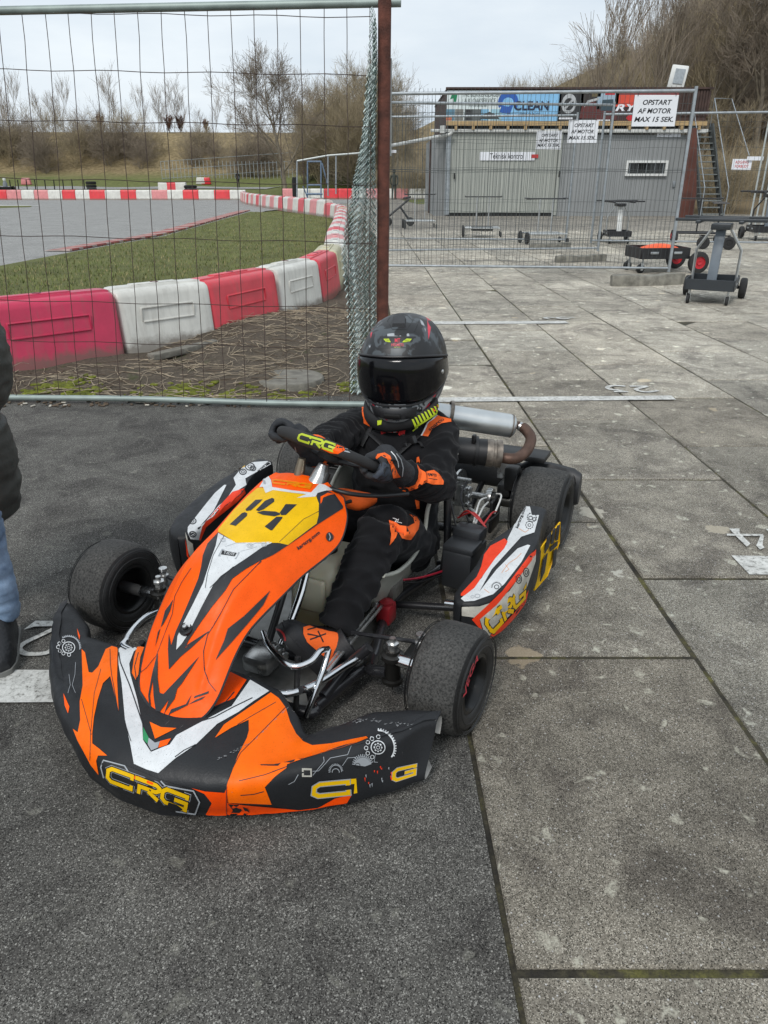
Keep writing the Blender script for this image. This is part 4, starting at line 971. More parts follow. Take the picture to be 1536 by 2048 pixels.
def box_trolley(x,y,rz,label,tray=ANTH,tube=SILV,post=BLUEG,rim=TYR,scale=1,top=True,kart=False,bare=False):
    t=empty('kart_trolley',(x,y,0),rz,label,'trolley','kart trolleys in the yard'); t.scale=(scale,scale,scale*(.88 if top else 1))
    z0=.17; L_,W_,H_=.62,.50,.13
    mb=MB()
    for (c,s_) in (((0,-W_/2,z0+H_/2),(L_,.012,H_)),((0,W_/2,z0+H_/2),(L_,.012,H_)),((-L_/2,0,z0+H_/2),(.012,W_-.012,H_)),((L_/2,0,z0+H_/2),(.012,W_-.012,H_))): mb.rbox(c,s_,tray,b=.003,seg=1)
    mb.box((0,0,z0+.006),(L_-.02,W_-.02,.008),tray)
    for yy in (-W_/2,W_/2):
        for xx in (-.15,.15): mb.rbox((xx,yy+(-.004 if yy<0 else .004),z0+H_*.55),(.13,.014,.05),tray,b=.02)
    mb.build('tray',t)
    for yy in (-W_/2,W_/2):
        for xx in (-.15,.15):
            q=MB(); q.rbox((xx,yy+(-.009 if yy<0 else .009),z0+H_*.55),(.105,.012,.030),SLOT,b=.014); q.build('slot',t)
    for e in(-1,1):
        wheel(t,(L_/2+.10 if not bare else L_/2,e*(W_/2+.05),.13),(0,1,0),.13,.075,rim)
        c=MB(); c.tube([(-L_/2+.05,e*(W_/2-.05),z0),(-L_/2+.05,e*(W_/2-.05),.12)],.012,SILV,seg=8); c.box((-L_/2+.04,e*(W_/2-.05)-.022,.08),(.03,.004,.09),SILV); c.box((-L_/2+.04,e*(W_/2-.05)+.022,.08),(.03,.004,.09),SILV); c.build('castor_fork',t)
        wheel(t,(-L_/2+.03,e*(W_/2-.05),.055),(0,1,0),.055,.03,TYR,name='castor_wheel')
        mb=MB(); mb.tube([(L_/2-.03,e*(W_/2-.03),z0+.04),(L_/2+.10,e*(W_/2),.13)],.018,tray,seg=8); mb.build('axle',t)
    if top:
        mb=MB(); mb.tube([(L_/2*.3,-W_/2+.02,z0+.06),(L_/2*.25,-W_/2+.02,.62),(0,-.10,.86)],.015,tube,seg=8); mb.tube([(L_/2*.3,W_/2-.02,z0+.06),(L_/2*.25,W_/2-.02,.62),(0,.10,.86)],.015,tube,seg=8); mb.build('side_tubes',t)
        mb=MB(); mb.rbox((-.10,0,.55),(.05,.10,.78),post,Matrix.Rotation(R(12),3,'Y'),b=.006); mb.build('post',t)
        mb=MB()
        for e in(-1,1): mb.rbox((.05,e*.21,.965),(.95,.045,.035),tray,b=.006)
        for xx in (-.30,.05,.42): mb.rbox((xx,0,.985),(.04,.9 if xx!=.05 else .5,.035),tray,b=.006)
        mb.rbox((0,0,.90),(.3,.2,.07),tray,b=.01); mb.build('cradle',t)
    return t
def tee_trolley(x,y,rz,label,tube=SILV,rim=TYR,n=2,h=.78,R_=.12,wid=.56,tray=False):
    t=empty('kart_trolley',(x,y,0),rz,label,'trolley','kart trolleys in the yard')
    mb=MB(); z=.20
    mb.tube([(-.4,-wid/2,z),(.4,-wid/2,z),(.4,wid/2,z),(-.4,wid/2,z)],.016,tube,seg=8,closed=True)
    mb.tube([(-.4,0,z),(.4,0,z)],.014,tube,seg=8)
    if tray: mb.rbox((0,0,z-.02),(.5,wid-.1,.08),BLK,b=.01)
    mb.build('base_frame',t)
    for i,xx in enumerate((-.14,.14) if n==2 else (0,)):
        mb=MB(); mb.tube([(xx,0,z),(xx,0,h)],.016,tube,seg=8); mb.build('post',t)
    mb=MB(); mb.tube([(-.42,.02,h+.01),(.42,.02,h+.01)],.014,BLK,seg=8); 
    for e in(-1,1): mb.tube([(e*.42,-.12,h+.02),(e*.42,.16,h+.02)],.012,BLK,seg=8)
    mb.build('top_bar',t)
    for sx in(-1,1):
        for sy in(-1,1):
            big=sx<0
            wheel(t,(sx*.44,sy*(wid/2-.05),R_ if big else .06),(1,0,0) if 0 else (0,1,0) if 0 else (1,0,0),R_ if big else .06,.05 if big else .03,rim if big else TYR)
    return t
c=gz(1425,606); box_trolley(c.x+.02,c.y+.14,R(62),'near dark grey trolley with slotted tray, standing alone right of the front fence block',scale=.97)
c=gz(1325,548); k2=box_trolley(c.x-.0,c.y+.35,R(6),'low black trolley with red rims carrying an orange kart body behind the front fence block',tray=BLK,rim=RRIM,top=False,scale=1.15)
mb=MB(); OR2=mat('fluor_orange_cover',(.85,.10,.015),.5,var=.2,vscale=20)
a=gz(1325,530,.25); b_=MB(); rows=[]
for i in range(14):
    u=i/13; rows.append([Vector((-.28+u*.62,(.16*math.sin(math.pi*min(1,u+.12))**.5+.03)*math.cos(R(th)),.235+.10*math.sin(math.pi*u)**.7*math.sin(R(th)))) for th in range(0,181,15)])
b_.grid(rows,OR2); o=b_.build('kart_nose_cover'); o.location=k2.location; o.rotation_euler=k2.rotation_euler; o.scale=k2.scale; tag(o,'orange kart nose cover lying in the low black trolley','cover')
for (px_,py_,rz,lb,tb,n_,tr,rm) in ((840,458,5,'silver tee trolley nearest the rusty post, left end of the row',SILV,2,False,TYR),(966,475,-4,'silver tee trolley with a dark sack in front of the corrugated door',SILV,2,True,TYR),(1092,489,8,'silver tee trolley behind the middle fence block',SILV,2,False,TYR),(1400,487,-10,'black tee trolley with red rims behind the right fence pole',BLK,1,False,RRIM)):
    c=gz(px_,py_); tee_trolley(c.x,c.y+.3,R(rz),lb,tb,rm,n_,h=.86,tray=tr)
c=gz(1240,488); box_trolley(c.x,c.y+.3,R(85),'black tray trolley with a white centre post in front of the grey wall',tray=BLK,post=WFR,scale=.95)
c=gz(1515,480); box_trolley(c.x+.1,c.y,R(80),'black tray trolley cut by the right edge of the photo',tray=BLK,tube=BLK,scale=1.15)
c=gz(1470,500); tee_trolley(c.x-.2,c.y+.5,R(70),'black tee trolley between the near dark grey one and the staircase',BLK,TYR,1,h=.8)
c=gz(800,452); t=empty('kart_trolley',(c.x,c.y,0),0,'folded black trolley tipped on its wheels beside the rusty post','trolley','kart trolleys in the yard')
mb=MB(); mb.tube([(-.35,0,.25),(.25,0,.72)],.03,BLK,seg=8); mb.tube([(0,0,.52),(.3,0,.12)],.03,BLK,seg=8); mb.tube([(.1,-.1,.75),(.3,.1,.78)],.03,BLK,seg=6); mb.build('frame',t)
for x_ in(-.35,.3): wheel(t,(x_,.0,.12),(.3,1,0),.12,.08)

# ================================================================ TREES
BARK=mat('grey_bark',(.20,.17,.13),.95,var=.35,vscale=4); TWG=mat('winter_twigs',(.22,.18,.138),.95,var=.35,vscale=.6); TWO=mat('olive_brush_twigs',(.31,.255,.165),.95,var=.4,vscale=.5); TWP=mat('pale_young_wood',(.20,.175,.135),.95,var=.3,vscale=.5); RUSL=mat('russet_leaves',(.13,.065,.042),.9,var=.4,vscale=1)
def tree_mesh(seed,h,spread,trunk_m,twig_m,levels=4,upw=.35,nb=(4,6),tr=.02,stems=1,twigs=7,twr=.008,start=.25,leaves=0):
    r=random.Random(seed); tr_mb=MB(); cr_mb=MB()
    def grow(p,d,ln,rad,lv):
        n=4 if lv<2 else 3; pts=[p.copy()]; rs=[rad]; q=p.copy(); dd=d.copy(); dirs=[dd.copy()]
        for i in range(n):
            dd=(dd+Vector((r.uniform(-1,1),r.uniform(-1,1),r.uniform(-.4,.9)))*.16+Vector((0,0,upw*.12))).normalized()
            q=q+dd*ln/n; pts.append(q.copy()); rs.append(max(twr,rad*(1-.75*(i+1)/n))); dirs.append(dd.copy())
        (tr_mb if lv==0 else cr_mb).tube(pts,rs,trunk_m if lv<2 else twig_m,seg=7 if lv==0 else 4 if lv==1 else 3,cap=False)
        if lv>=levels: return
        k=r.randint(*nb) if lv<levels-1 else twigs
        if lv==0: k=int(k*2.0)
        for j in range(k):
            t=start+(1-start)*((j+r.random())/k) if lv==0 else .2+.8*r.random()
            f=t*n; i0=min(n-1,int(f)); base=pts[i0].lerp(pts[i0+1],f-i0); ax=dirs[i0+1] if i0+1<len(dirs) else dd
            side=ax.orthogonal().normalized(); side=Matrix.Rotation(r.uniform(0,6.283),3,ax)@side
            sp=spread*r.uniform(.7,1.2); nd=(ax*math.cos(sp)+side*math.sin(sp)+Vector((0,0,upw))).normalized()
            l2=ln*(r.uniform(.42,.62) if lv==0 else r.uniform(.5,.75))*(1.15-.45*t if lv==0 else 1)
            grow(base,nd,l2,max(twr,rs[i0]*.55),lv+1)
            if leaves and lv>=levels-2:
                for _ in range(leaves):
                    c=base+nd*l2*r.random(); s_=.05; u=Vector((r.uniform(-1,1),r.uniform(-1,1),r.uniform(-1,1))).normalized()*s_; v=u.orthogonal().normalized()*s_; cr_mb.add([c-u-v,c+u-v,c+u+v,c-u+v],[(0,1,2,3)],RUSL)
    for s_ in range(stems):
        a=r.uniform(0,6.28); tl=.0 if stems==1 else r.uniform(.15,.65)
        grow(Vector((math.cos(a)*.15*(stems>1),math.sin(a)*.15*(stems>1),-.3)),Vector((math.cos(a)*tl,math.sin(a)*tl,1)).normalized(),h*(1 if stems==1 else r.uniform(.6,1)),h*tr,0 if stems==1 else 1)
    return tr_mb,cr_mb
PT={}
def tree_proto(key,*a,**k):
    t,c_=tree_mesh(*a,**k); root=empty('tree'); 
    if t.v: t.build('trunk',root,smooth=False)
    c_.build('crown',root,smooth=False); root['used']=0; PT[key]=root; return root
tree_proto('big',1,5.6,.72,BARK,TWG,levels=5,nb=(4,6),tr=.030,twigs=5,twr=.006,upw=.12,start=.28)
tree_proto('tall',2,9,.50,TWP,TWG,levels=4,nb=(4,5),tr=.012,twigs=4,twr=.007,upw=.30)
tree_proto('sparse',31,8,.42,TWP,TWG,levels=3,nb=(4,5),tr=.010,twigs=6,twr=.012,upw=.35,start=.2)
tree_proto('sparse2',32,8,.55,BARK,TWG,levels=3,nb=(5,6),tr=.011,twigs=7,twr=.012,upw=.22,start=.15)
tree_proto('tall2',12,9,.58,BARK,TWO,levels=4,nb=(4,6),tr=.012,twigs=5,twr=.008,upw=.22,start=.15)
tree_proto('mid',3,6,.75,BARK,TWO,levels=4,nb=(5,7),tr=.015,twigs=7,twr=.007,upw=.15,start=.08)
tree_proto('brush',4,4,.8,TWO,TWO,levels=4,nb=(4,6),tr=.009,stems=10,twigs=6,twr=.006,upw=.08)
tree_proto('brush2',5,4,.8,BARK,TWG,levels=4,nb=(4,6),tr=.009,stems=10,twigs=6,twr=.007,upw=.05)
tree_proto('russet',6,2.6,.6,BARK,RUSL,levels=3,nb=(5,6),tr=.02,twigs=6,twr=.010,leaves=2)
usedp=set()
def plant(key,name,x,y,s,label,cat,group,sink=0,z=None,sz=1):
    p=PT[key]
    if key not in usedp: o=p; usedp.add(key)
    else: o=copy_tree(p)
    if 'used' in o: del o['used']
    o.name=name
    rr=random.Random(int(x*97+y*31)); o.location=(x,y,(terr(x,y) if z is None else z)-sink); o.rotation_euler=(0,0,rr.uniform(0,6.28)); o.scale=(s,s,s*sz); tag(o,label,cat,group); return o
p=gd(566,345,62); plant('big','bare_tree',p.x,64,1.22,'big round crowned bare tree standing alone left of the wood','tree',None,z=-.2)
r=random.Random(21)
for i,px_ in enumerate((-60,-20,8,30,62,95,108,130,160,205,222,236,262,282,318,330,352,362,398,430,462,500)):
    y=118+r.uniform(0,6); p=gd(px_,270,y); s_={8:1.0,30:1.05,95:.8,108:.85,130:1.0,222:1.15,282:.9,330:.9,352:1.0}.get(px_,r.uniform(.45,.75))
    plant('sparse' if i%2 else 'sparse2','poplar' if s_>.7 else 'young_tree',p.x,y,s_*.66,f'slender bare tree on the crest of the bank, {ORD[i]} from the left','tree','bare trees on the crest of the far bank',z=7.0+r.uniform(-.3,.3)-.6)
for i,px_ in enumerate((205,341,362,416)):
    p=gd(px_,270,116); plant('russet','russet_bush',p.x,116+r.uniform(-1,1),r.uniform(.6,.95),f'small russet leaved bush on the crest, {ORD[i]} from the left','bush','russet bushes on the crest',z=6.6)
# dark brush clumps on the bank
i=0
for (x0,x1,n_,yb,s_) in ((-80,120,13,103,.98),(150,320,13,104,.85),(375,440,6,104,.66),(470,560,7,96,.85)):
    for k in range(n_):
        px_=x0+(x1-x0)*(k+r.random()*.6)/n_; y=yb+r.uniform(0,6); p=gd(px_,340,y); plant('brush2' if k%3 else 'brush','thicket',p.x,y,s_*r.uniform(.85,1.25),f'dark thicket on the grassy bank, {ORD[i]} counted from the left','bush','thickets on the far bank',sink=.2); i+=1
# wood left of and behind the post
i=0
for k in range(44):
    px_=600+r.random()*215; y=66+r.random()*16; p=gd(px_,340,y); hpx=(360-200) if px_<640 else (360-168 if px_<760 else 360-200)
    key=['mid','tall2','brush','brush2'][k%4]; s_={'mid':.78,'tall2':.62,'brush':1.1,'brush2':1.1}[key]*(r.uniform(.85,1.15))*(.72 if px_<630 or px_>775 else 1)
    plant(key,'wood_tree' if key in('mid','tall2') else 'thicket',p.x,y,s_,f'bare brown tree of the small wood behind the bend, {ORD[i]} as planted' if 0 else f'one of the tangled bare trees in the small wood left of the shed','tree','bare trees of the small wood left of the shed'); i+=1
# hillside wood right and behind the shed
for k in range(150):
    u=r.random(); x=3.5+u*38; y=40+r.random()*24+max(0,(x-26)*.2); key=['mid','tall2','brush','brush','mid','brush2','tall'][k%7]
    s_={'mid':.62,'tall2':.46,'tall':.46,'brush':.80,'brush2':.75}[key]*r.uniform(.8,1.15)*(.62+.45*S01((x-6)/20))
    plant(key,'wood_tree' if key in('mid','tall2','tall') else 'thicket',x,y,s_,'bare tree in the dense brown wood covering the hillside behind the shed','tree','bare trees of the hillside wood')
for i,(px_,top,kk) in enumerate(((1290,28,'sparse'),(1312,40,'tall'),(1345,60,'sparse2'),(1420,20,'tall2'),(1458,-20,'big'),(1490,-40,'tall'),(1530,-60,'big'),(1575,-60,'tall'),(1180,85,'sparse'),(1238,75,'sparse2'))):
    y=44+i%3; x=gd(px_,200,y).x; hh=gd(px_,top,y).z-terr(x,y); s_=hh/{'sparse':9.0,'sparse2':9.2,'tall':11,'tall2':11,'big':7.5}[kk]
    plant(kk,'tall_bare_tree',x,y,s_,'tall thin pale trunked tree rising above the hillside wood','tree','tall trees above the hillside wood')
for k in range(46):
    x=5+r.random()*17; y=47+r.random()*14; plant(('brush','brush2','tall2')[k%3],'thicket',x,y,r.uniform(.45,.72)*(1 if k%3<2 else .7),'bare tree in the dense brown wood covering the hillside behind the shed','tree','bare trees of the hillside wood')
for k in range(48):
    x=4+r.random()*20; y=59+r.random()*9; plant(('brush','brush2','mid')[k%3],'thicket',x,y,r.uniform(.6,.95)*(1 if k%3<2 else .55),'bare tree in the dense brown wood covering the hillside behind the shed','tree','bare trees of the hillside wood')
# low scrub on the near bank right of the stairs
for k in range(30):
    x=13.5+r.random()*9; y=31+r.random()*8; plant('brush' ,'scrub',x,y,r.uniform(.30,.5),'low brown scrub on the bank between the stairs and the wood','scrub','scrub on the bank right of the stairs')
for k in range(14):
    x=-1+r.random()*6; y=58+r.random()*7; plant('brush','scrub',x,y,r.uniform(.35,.6),'low brown scrub on the bank left of the shed','scrub','scrub on the bank left of the shed',z=terr(x,y)-.1)
# far standing people
SK=mat('skin',(.45,.26,.19),.6); DKG=mat('dark_clothes',(.018,.02,.02),.85); OLV=mat('olive_clothes',(.035,.04,.03),.85)
def person_far(x,y,h,m,label,rz=0,z=None):
    root=empty('person',(x,y,terr(x,y) if z is None else z),rz,label,'person'); mb=MB(); s=h/1.75
    A=lambda *p:[Vector(q)*s for q in p]
    for e in(-1,1):
        mb.tube(A((e*.09,.02,.88),(e*.10,-.01,.48),(e*.11,.03,.08)),[.09*s,.062*s,.05*s],m,seg=10); mb.rbox(Vector((e*.11,-.05,.045))*s,Vector((.1,.27,.09))*s,m,b=.03)
        mb.tube(A((e*.17,0,1.40),(e*.24,.02,1.12),(e*.20,-.07,.86)),[.06*s,.05*s,.04*s],m,seg=10)
    mb.tube(A((0,0,.82),(0,0,.98),(0,0,1.2),(0,0,1.38),(0,0,1.47),(0,-.01,1.52)),[.14*s,.14*s,.15*s,.16*s,.09*s,.05*s],m,seg=14,flat=(1.15,.72)); mb.rbox(Vector((0,-.02,1.62))*s,Vector((.16,.19,.23))*s,m,b=.07,seg=3)
    bd=remesh(mb,'body',m,root,voxel=.02,smooth=3)
    mb=MB(); mb.lathe(Vector((0,-.03,1.64))*s,(0,-.5,1),[(-.10*s,0),(-.09*s,.05*s),(-.03*s,.083*s),(.02*s,.085*s)],SK,seg=14); mb.build('face',root)
    mb=MB(); mb.lathe(Vector((0,0,1.66))*s,(0,0,1),[(-.02*s,.09*s),(.04*s,.088*s),(.08*s,.06*s),(.098*s,0)],DKG,seg=14); mb.build('hair',root)
    return root
p=gd(477,376,87); person_far(p.x,87,1.75,DKG,'person in black standing on the grass beyond the far barriers',R(40),z=p.z)
p=gd(788,399,52); person_far(p.x,52,1.8,OLV,'person in dark olive clothes just right of the rusty post',R(10),z=p.z)
p=gd(714,399,52); person_far(p.x,52,1.8,OLV,'person half hidden behind the green netting',R(-20),z=p.z)
# distant kart racer at the left edge
p=gd(12,378,80); q=empty('distant_kart',(p.x,80,terr(p.x,80)),R(20),'tiny distant kart with a pale helmeted driver at the left edge','kart'); mb=MB(); mb.rbox((0,0,.2),(1.7,1.0,.28),DARK,b=.08); mb.build('body',q)
for e in(-1,1):
    for f in(-1,1): mb=MB(); mb.lathe((e*.65,f*.6,.2),(0,1,0),[(-.1,.1),(-.1,.2),(.1,.2),(.1,.1)],DARK,seg=12); mb.build('wheel',q)
q2=empty('person',(p.x,80,terr(p.x,80)+.3),R(20),'tiny distant kart driver in grey with a pale helmet','person'); mb=MB(); mb.tube([(0,0,0),(0,0,.3),(0,0,.55)],[.2,.22,.12],mat('grey_suit',(.2,.22,.24),.8),seg=10); mb.build('body',q2); mb=MB(); mb.lathe((0,0,.7),(0,0,1),[(-.16,0),(-.12,.12),(0,.16),(.12,.12),(.16,0)],WFR,seg=12); mb.build('helmet',q2)

# ================================================================ BYSTANDER AT THE LEFT EDGE
BYP=gz(8,1282)
by=empty('person',(BYP.x-.122,BYP.y+.06,0),0,'bystander in a dark padded jacket, jeans and black shoes, cut by the left edge','person'); by.scale=(.77,)*3
JK=mat('dark_padded_jacket',(.034,.037,.033),.55,var=.15,vscale=8,bump=.25,bscale=25); JN=bpy.data.materials.new('blue_denim'); nt_,N,L,b=nodes(JN)
g=N.new('ShaderNodeTexCoord').outputs['Object']; n1=noise_n(N,L,g,14,5,.6); n2=noise_n(N,L,g,400,2,.6); r1=ramp(N,[(.3,(.07,.12,.20)),(.7,(.26,.36,.50))]); L.new(n1.outputs[0],r1.inputs[0]); L.new(mixc(N,L,.25,r1.outputs[0],n2.outputs[0],'OVERLAY'),b.inputs['Base Color']); b.inputs['Roughness'].default_value=.9
mb=MB()
for e,sx,sy in((-1,-.06,.06),(1,.19,-.10)):
    mb.tube([(sx*.7,sy*.4,.86),(sx*.9,sy*.6,.66),(sx*.98,sy,.42),(sx*1.02,sy,.25),(sx,sy,.12)],[.095,.09,.07,.064,.062],JN,seg=18)
mb.tube([(.03,0,.80),(.03,0,.95)],[.15,.15],JN,seg=18)
mb.tube([(.05,0,.95),(.03,0,1.2),(.0,0,1.40),(0,0,1.52)],[.15,.16,.12,.06],JN,seg=18); mb.rbox((0,.0,1.62),(.16,.19,.23),JN,b=.07,seg=3)
remesh(mb,'body',JN,by,voxel=.010,smooth=4,fold=.010,fscale=(9,9,26))
mb=MB()
prof=[(.47,.15),(.49,.178),(.56,.200),(.68,.205),(.79,.200),(.83,.186),(.85,.19),(.92,.235),(1.02,.252),(1.10,.25),(1.13,.235),(1.15,.237),(1.22,.25),(1.29,.22),(1.36,.14),(1.44,.085)]
mb.lathe((.03,0,0),(0,0,1),prof,JK,seg=40,caps=True)
for i_ in range(len(mb.v)): mb.v[i_].x=mb.v[i_].x+.055*max(0,min(1,(1.4-mb.v[i_].z)/.2))
arm=smoothpts([(.12,-.03,1.32),(.17,-.08,1.12),(.18,-.12,.98),(.17,-.20,.92),(.10,-.26,.94)],7); rs_=[.075+.012*abs(math.sin(i*.9)) for i in range(len(arm))]; mb.tube(arm,rs_,JK,seg=20)
arm=smoothpts([(-.15,.0,1.36),(-.26,.02,1.15),(-.29,.0,.98),(-.27,-.08,.72)],7); mb.tube(arm,[.075+.012*abs(math.sin(i*.9)) for i in range(len(arm))],JK,seg=20)
jo=remesh(mb,'jacket',JK,by,voxel=.010,smooth=2,fold=.012,fscale=(7,7,20))
mb=MB(); mb.rbox((0,-.02,1.62),(.15,.18,.22),SK,b=.07,seg=3); mb.rbox((0,-.115,1.61),(.03,.035,.05),SK,b=.012); mb.build('face',by)
mb=MB(); mb.lathe((0,.01,1.63),(0,0,1),[(-.08,.098),(.04,.102),(.09,.08),(.12,0)],DKG,seg=20); mb.build('hair',by)
SH=mat('black_shoe',(.014,.015,.017),.5,var=.2,vscale=20,bump=.3,bscale=60); SOLE=mat('grey_sole',(.16,.16,.15),.7)
for e,(x,y) in enumerate(((.19,-.10),(-.06,.06))):
    mb=MB(); rows=[]
    for i,(t,w_,h_) in enumerate(((-.09,.02,.06),(-.085,.034,.11),(-.04,.040,.15),(.0,.042,.155),(.05,.045,.12),(.10,.050,.088),(.15,.050,.066),(.185,.038,.048),(.20,.012,.03))):
        rows.append([Vector((w_*math.cos(R(a)),-t,.022+h_*max(0,math.sin(R(a)))**.8)) for a in range(0,181,15)])
    mb.grid(rows,SH,capends=True); o=mb.build('shoe',by,loc=(x,y-.02,0)); o.rotation_euler=(0,0,R(18))
    mb=MB(); rows=[[Vector(((w_+.006)*s_,-t,z)) for s_,z in((-1,.0),(-1.02,.026),(1.02,.026),(1,.0))] for t,w_,_ in ((-.095,.02,0),(-.085,.036,0),(-.04,.038,0),(.05,.042,0),(.10,.049,0),(.15,.048,0),(.19,.036,0),(.206,.012,0))]
    mb.grid(rows,SOLE,closed_u=True,capends=True); s2=mb.build('sole',o)
# ================================================================ GO-KART
kart=empty('go_kart',KO,KANG,'orange, black and white racing kart number 14 with its driver aboard','go-kart')
BLKP=mat('matt_black_plastic',(.017,.018,.020),.44,spec=.28,var=.2,vscale=7,bump=.08,bscale=250)
FLO=mat('fluor_orange_sticker',(.98,.105,.0),.45,spec=.22,var=.03,vscale=4); FLO2=mat('deep_fluor_orange',(.95,.075,.0),.45,spec=.22,var=.03,vscale=4)
NOR=mat('bright_orange_sticker',(.96,.145,.0),.45,spec=.22,var=.04,vscale=4)
WHS=mat('white_sticker',(.66,.68,.69),.38,var=.04,vscale=5); YEL=mat('yellow_sticker',(.80,.47,.0),.45,spec=.25,var=.03,vscale=5); DKS=mat('charcoal_sticker',(.026,.028,.032),.45,spec=.3,var=.12,vscale=30)
GRS=mat('grey_sticker',(.32,.34,.36),.4,var=.1,vscale=20); GRN_=mat('flag_green',(.02,.22,.08),.4); BLS=mat('black_line',(.010,.010,.011),.45); REDS=mat('red_orange_sticker',(.82,.05,.012),.45,spec=.25,var=.05); CRM=mat('scuffed_cream_sticker',(.50,.48,.42),.5,var=.25,vscale=25)
CHR=mat('chrome_tube',(.72,.73,.74),.13,metal=1,var=.04,vscale=30); FRM=mat('black_frame_paint',(.016,.016,.018),.28,var=.1,coat=.3); STEEL=mat('machined_steel',(.58,.58,.57),.28,metal=.9,var=.25,vscale=40); DRK=mat('oily_black',(.012,.012,.012),.45,var=.3,vscale=20)
for m_ in (BLKP,FLO,FLO2,NOR,WHS,YEL,DKS,REDS,CRM): dusty(m_,.22 if m_ in(WHS,CRM) else .14)
TRD=bpy.data.materials.new('slick_tyre'); nt_,N,L,b=nodes(TRD)
g=N.new('ShaderNodeTexCoord').outputs['Object']; n1=noise_n(N,L,g,170,3,.7); n2=noise_n(N,L,g,11,4,.6); r1=ramp(N,[(.38,(.012,.012,.011)),(.48,(.045,.044,.041)),(.66,(.078,.076,.071))]); L.new(n1.outputs[0],r1.inputs[0]); r2=ramp(N,[(.3,.6),(.7,1.15)]); L.new(n2.outputs[0],r2.inputs[0])
L.new(mixc(N,L,1,r1.outputs[0],r2.outputs[0],'MULTIPLY'),b.inputs['Base Color']); b.inputs['Roughness'].default_value=.72
bp=N.new('ShaderNodeBump'); bp.inputs['Strength'].default_value=.6; bp.inputs['Distance'].default_value=.002; L.new(n1.outputs[0],bp.inputs['Height']); L.new(bp.outputs[0],b.inputs['Normal'])
SDW=mat('tyre_sidewall',(.014,.014,.014),.5,var=.25,vscale=30,bump=.15,bscale=120)
MAGR=mat('black_wheel_rim',(.022,.022,.022),.3,metal=.6,var=.1)
def kart_wheel(c,R_,w_,steer,side,label=None):
    """c: hub centre in kart frame, side +1 left"""
    ro=bpy.data.objects.new('wheel',None); C.objects.link(ro); ro.parent=kart; ro.location=c; ro.rotation_euler=(0,0,steer); ro.empty_display_size=.05
    h=w_/2; mb=MB()
    tread=[(-h*.86,R_-.010),(-h*.72,R_-.003),(-h*.35,R_),(h*.35,R_),(h*.72,R_-.003),(h*.86,R_-.010)]
    mb.lathe((0,0,0),(0,1,0),tread,TRD,seg=96)
    rr=R_*.52
    for s in(-1,1):
        pr=[(s*h*.86,R_-.010),(s*h*.97,R_-.022),(s*h*1.02,R_*.80),(s*h*1.02,R_*.68),(s*h*.95,R_*.58),(s*h*.84,rr+.004)]
        mb.lathe((0,0,0),(0,1,0),pr,SDW,seg=96)
        for q in (.90,.86,.72): mb.lathe((0,0,0),(0,1,0),[(s*(h*1.003+.001),R_*q-.0016),(s*(h*1.01+.0022),R_*q),(s*(h*1.003+.001),R_*q+.0016)],SDW,seg=96)
    ty=mb.build('tyre',ro,ang=50)
    mb=MB(); hw=h*.86
    prof=[(-hw-.004,rr+.006),(-hw-.006,rr-.002),(-hw,rr-.008),(-hw*.7,rr-.012),(-hw*.35,rr*.80),(hw*.35,rr*.80),(hw*.7,rr-.012),(hw,rr-.008),(hw+.006,rr-.002),(hw+.004,rr+.006)]
    mb.lathe((0,0,0),(0,1,0),prof,MAGR,seg=64)
    mb.lathe((0,0,0),(0,1,0),[(side*-.012,0),(side*-.012,rr*.80),(side*.004,rr*.80),(side*.012,rr*.45),(side*.02,rr*.4),(side*.02,0)],MAGR,seg=48)
    rim=mb.build('rim',ro)
    mb=MB(); mb.lathe((0,0,0),(0,1,0),[(side*.02,0),(side*.02,.022),(side*.035,.022),(side*.04,.012),(side*.04,0)],STEEL,seg=20,caps=True)
    for k in range(3):
        a=k*2.094; mb.lathe((math.cos(a)*.033,side*.018,math.sin(a)*.033),(0,side,0),[(0,.006),(.012,.006),(.012,0)],STEEL,seg=8)
    mb.build('hub',ro)
    return ro
FW=.13; RF=.130
wl=kart_wheel(K(.585-.0665,0,RF),RF,FW,R(-4),1); wr=kart_wheel(K(-.585+.0665,0,RF),RF,FW,R(-2),-1)
wrl=kart_wheel(K(.560-.0875,-1.06,.14),.14,.175,0,1); wrr=kart_wheel(K(-.565+.0875,-1.06,.14),.14,.175,0,-1)
# red brand lettering moulded on left front sidewall
RDL=mat('red_tyre_print',(.50,.03,.05),.5)
vs,fs,_=textgeo('VEGA',.02,.25); mb=MB(); q=[]
for u,v in vs:
    a=R(18+u*62); rr_=RF*(.62+.17*v); q.append(Vector((math.cos(a)*rr_*-1 if 0 else math.cos(a)*rr_,FW/2*1.02+.0032,math.sin(a)*rr_)))
mb.add(q,fs,RDL); 
o=mb.build('brand_print',wl,smooth=False)

# ---- nose fairing (front bumper bodywork)
def itab(t,x):
    x=abs(x)
    for a,b_ in zip(t,t[1:]):
        if x<=b_[0]:
            k=(x-a[0])/(b_[0]-a[0]); k=k*k*(3-2*k)*.35+k*.65; return [a[i]+(b_[i]-a[i])*k for i in range(1,len(a))]
    return list(t[-1][1:])
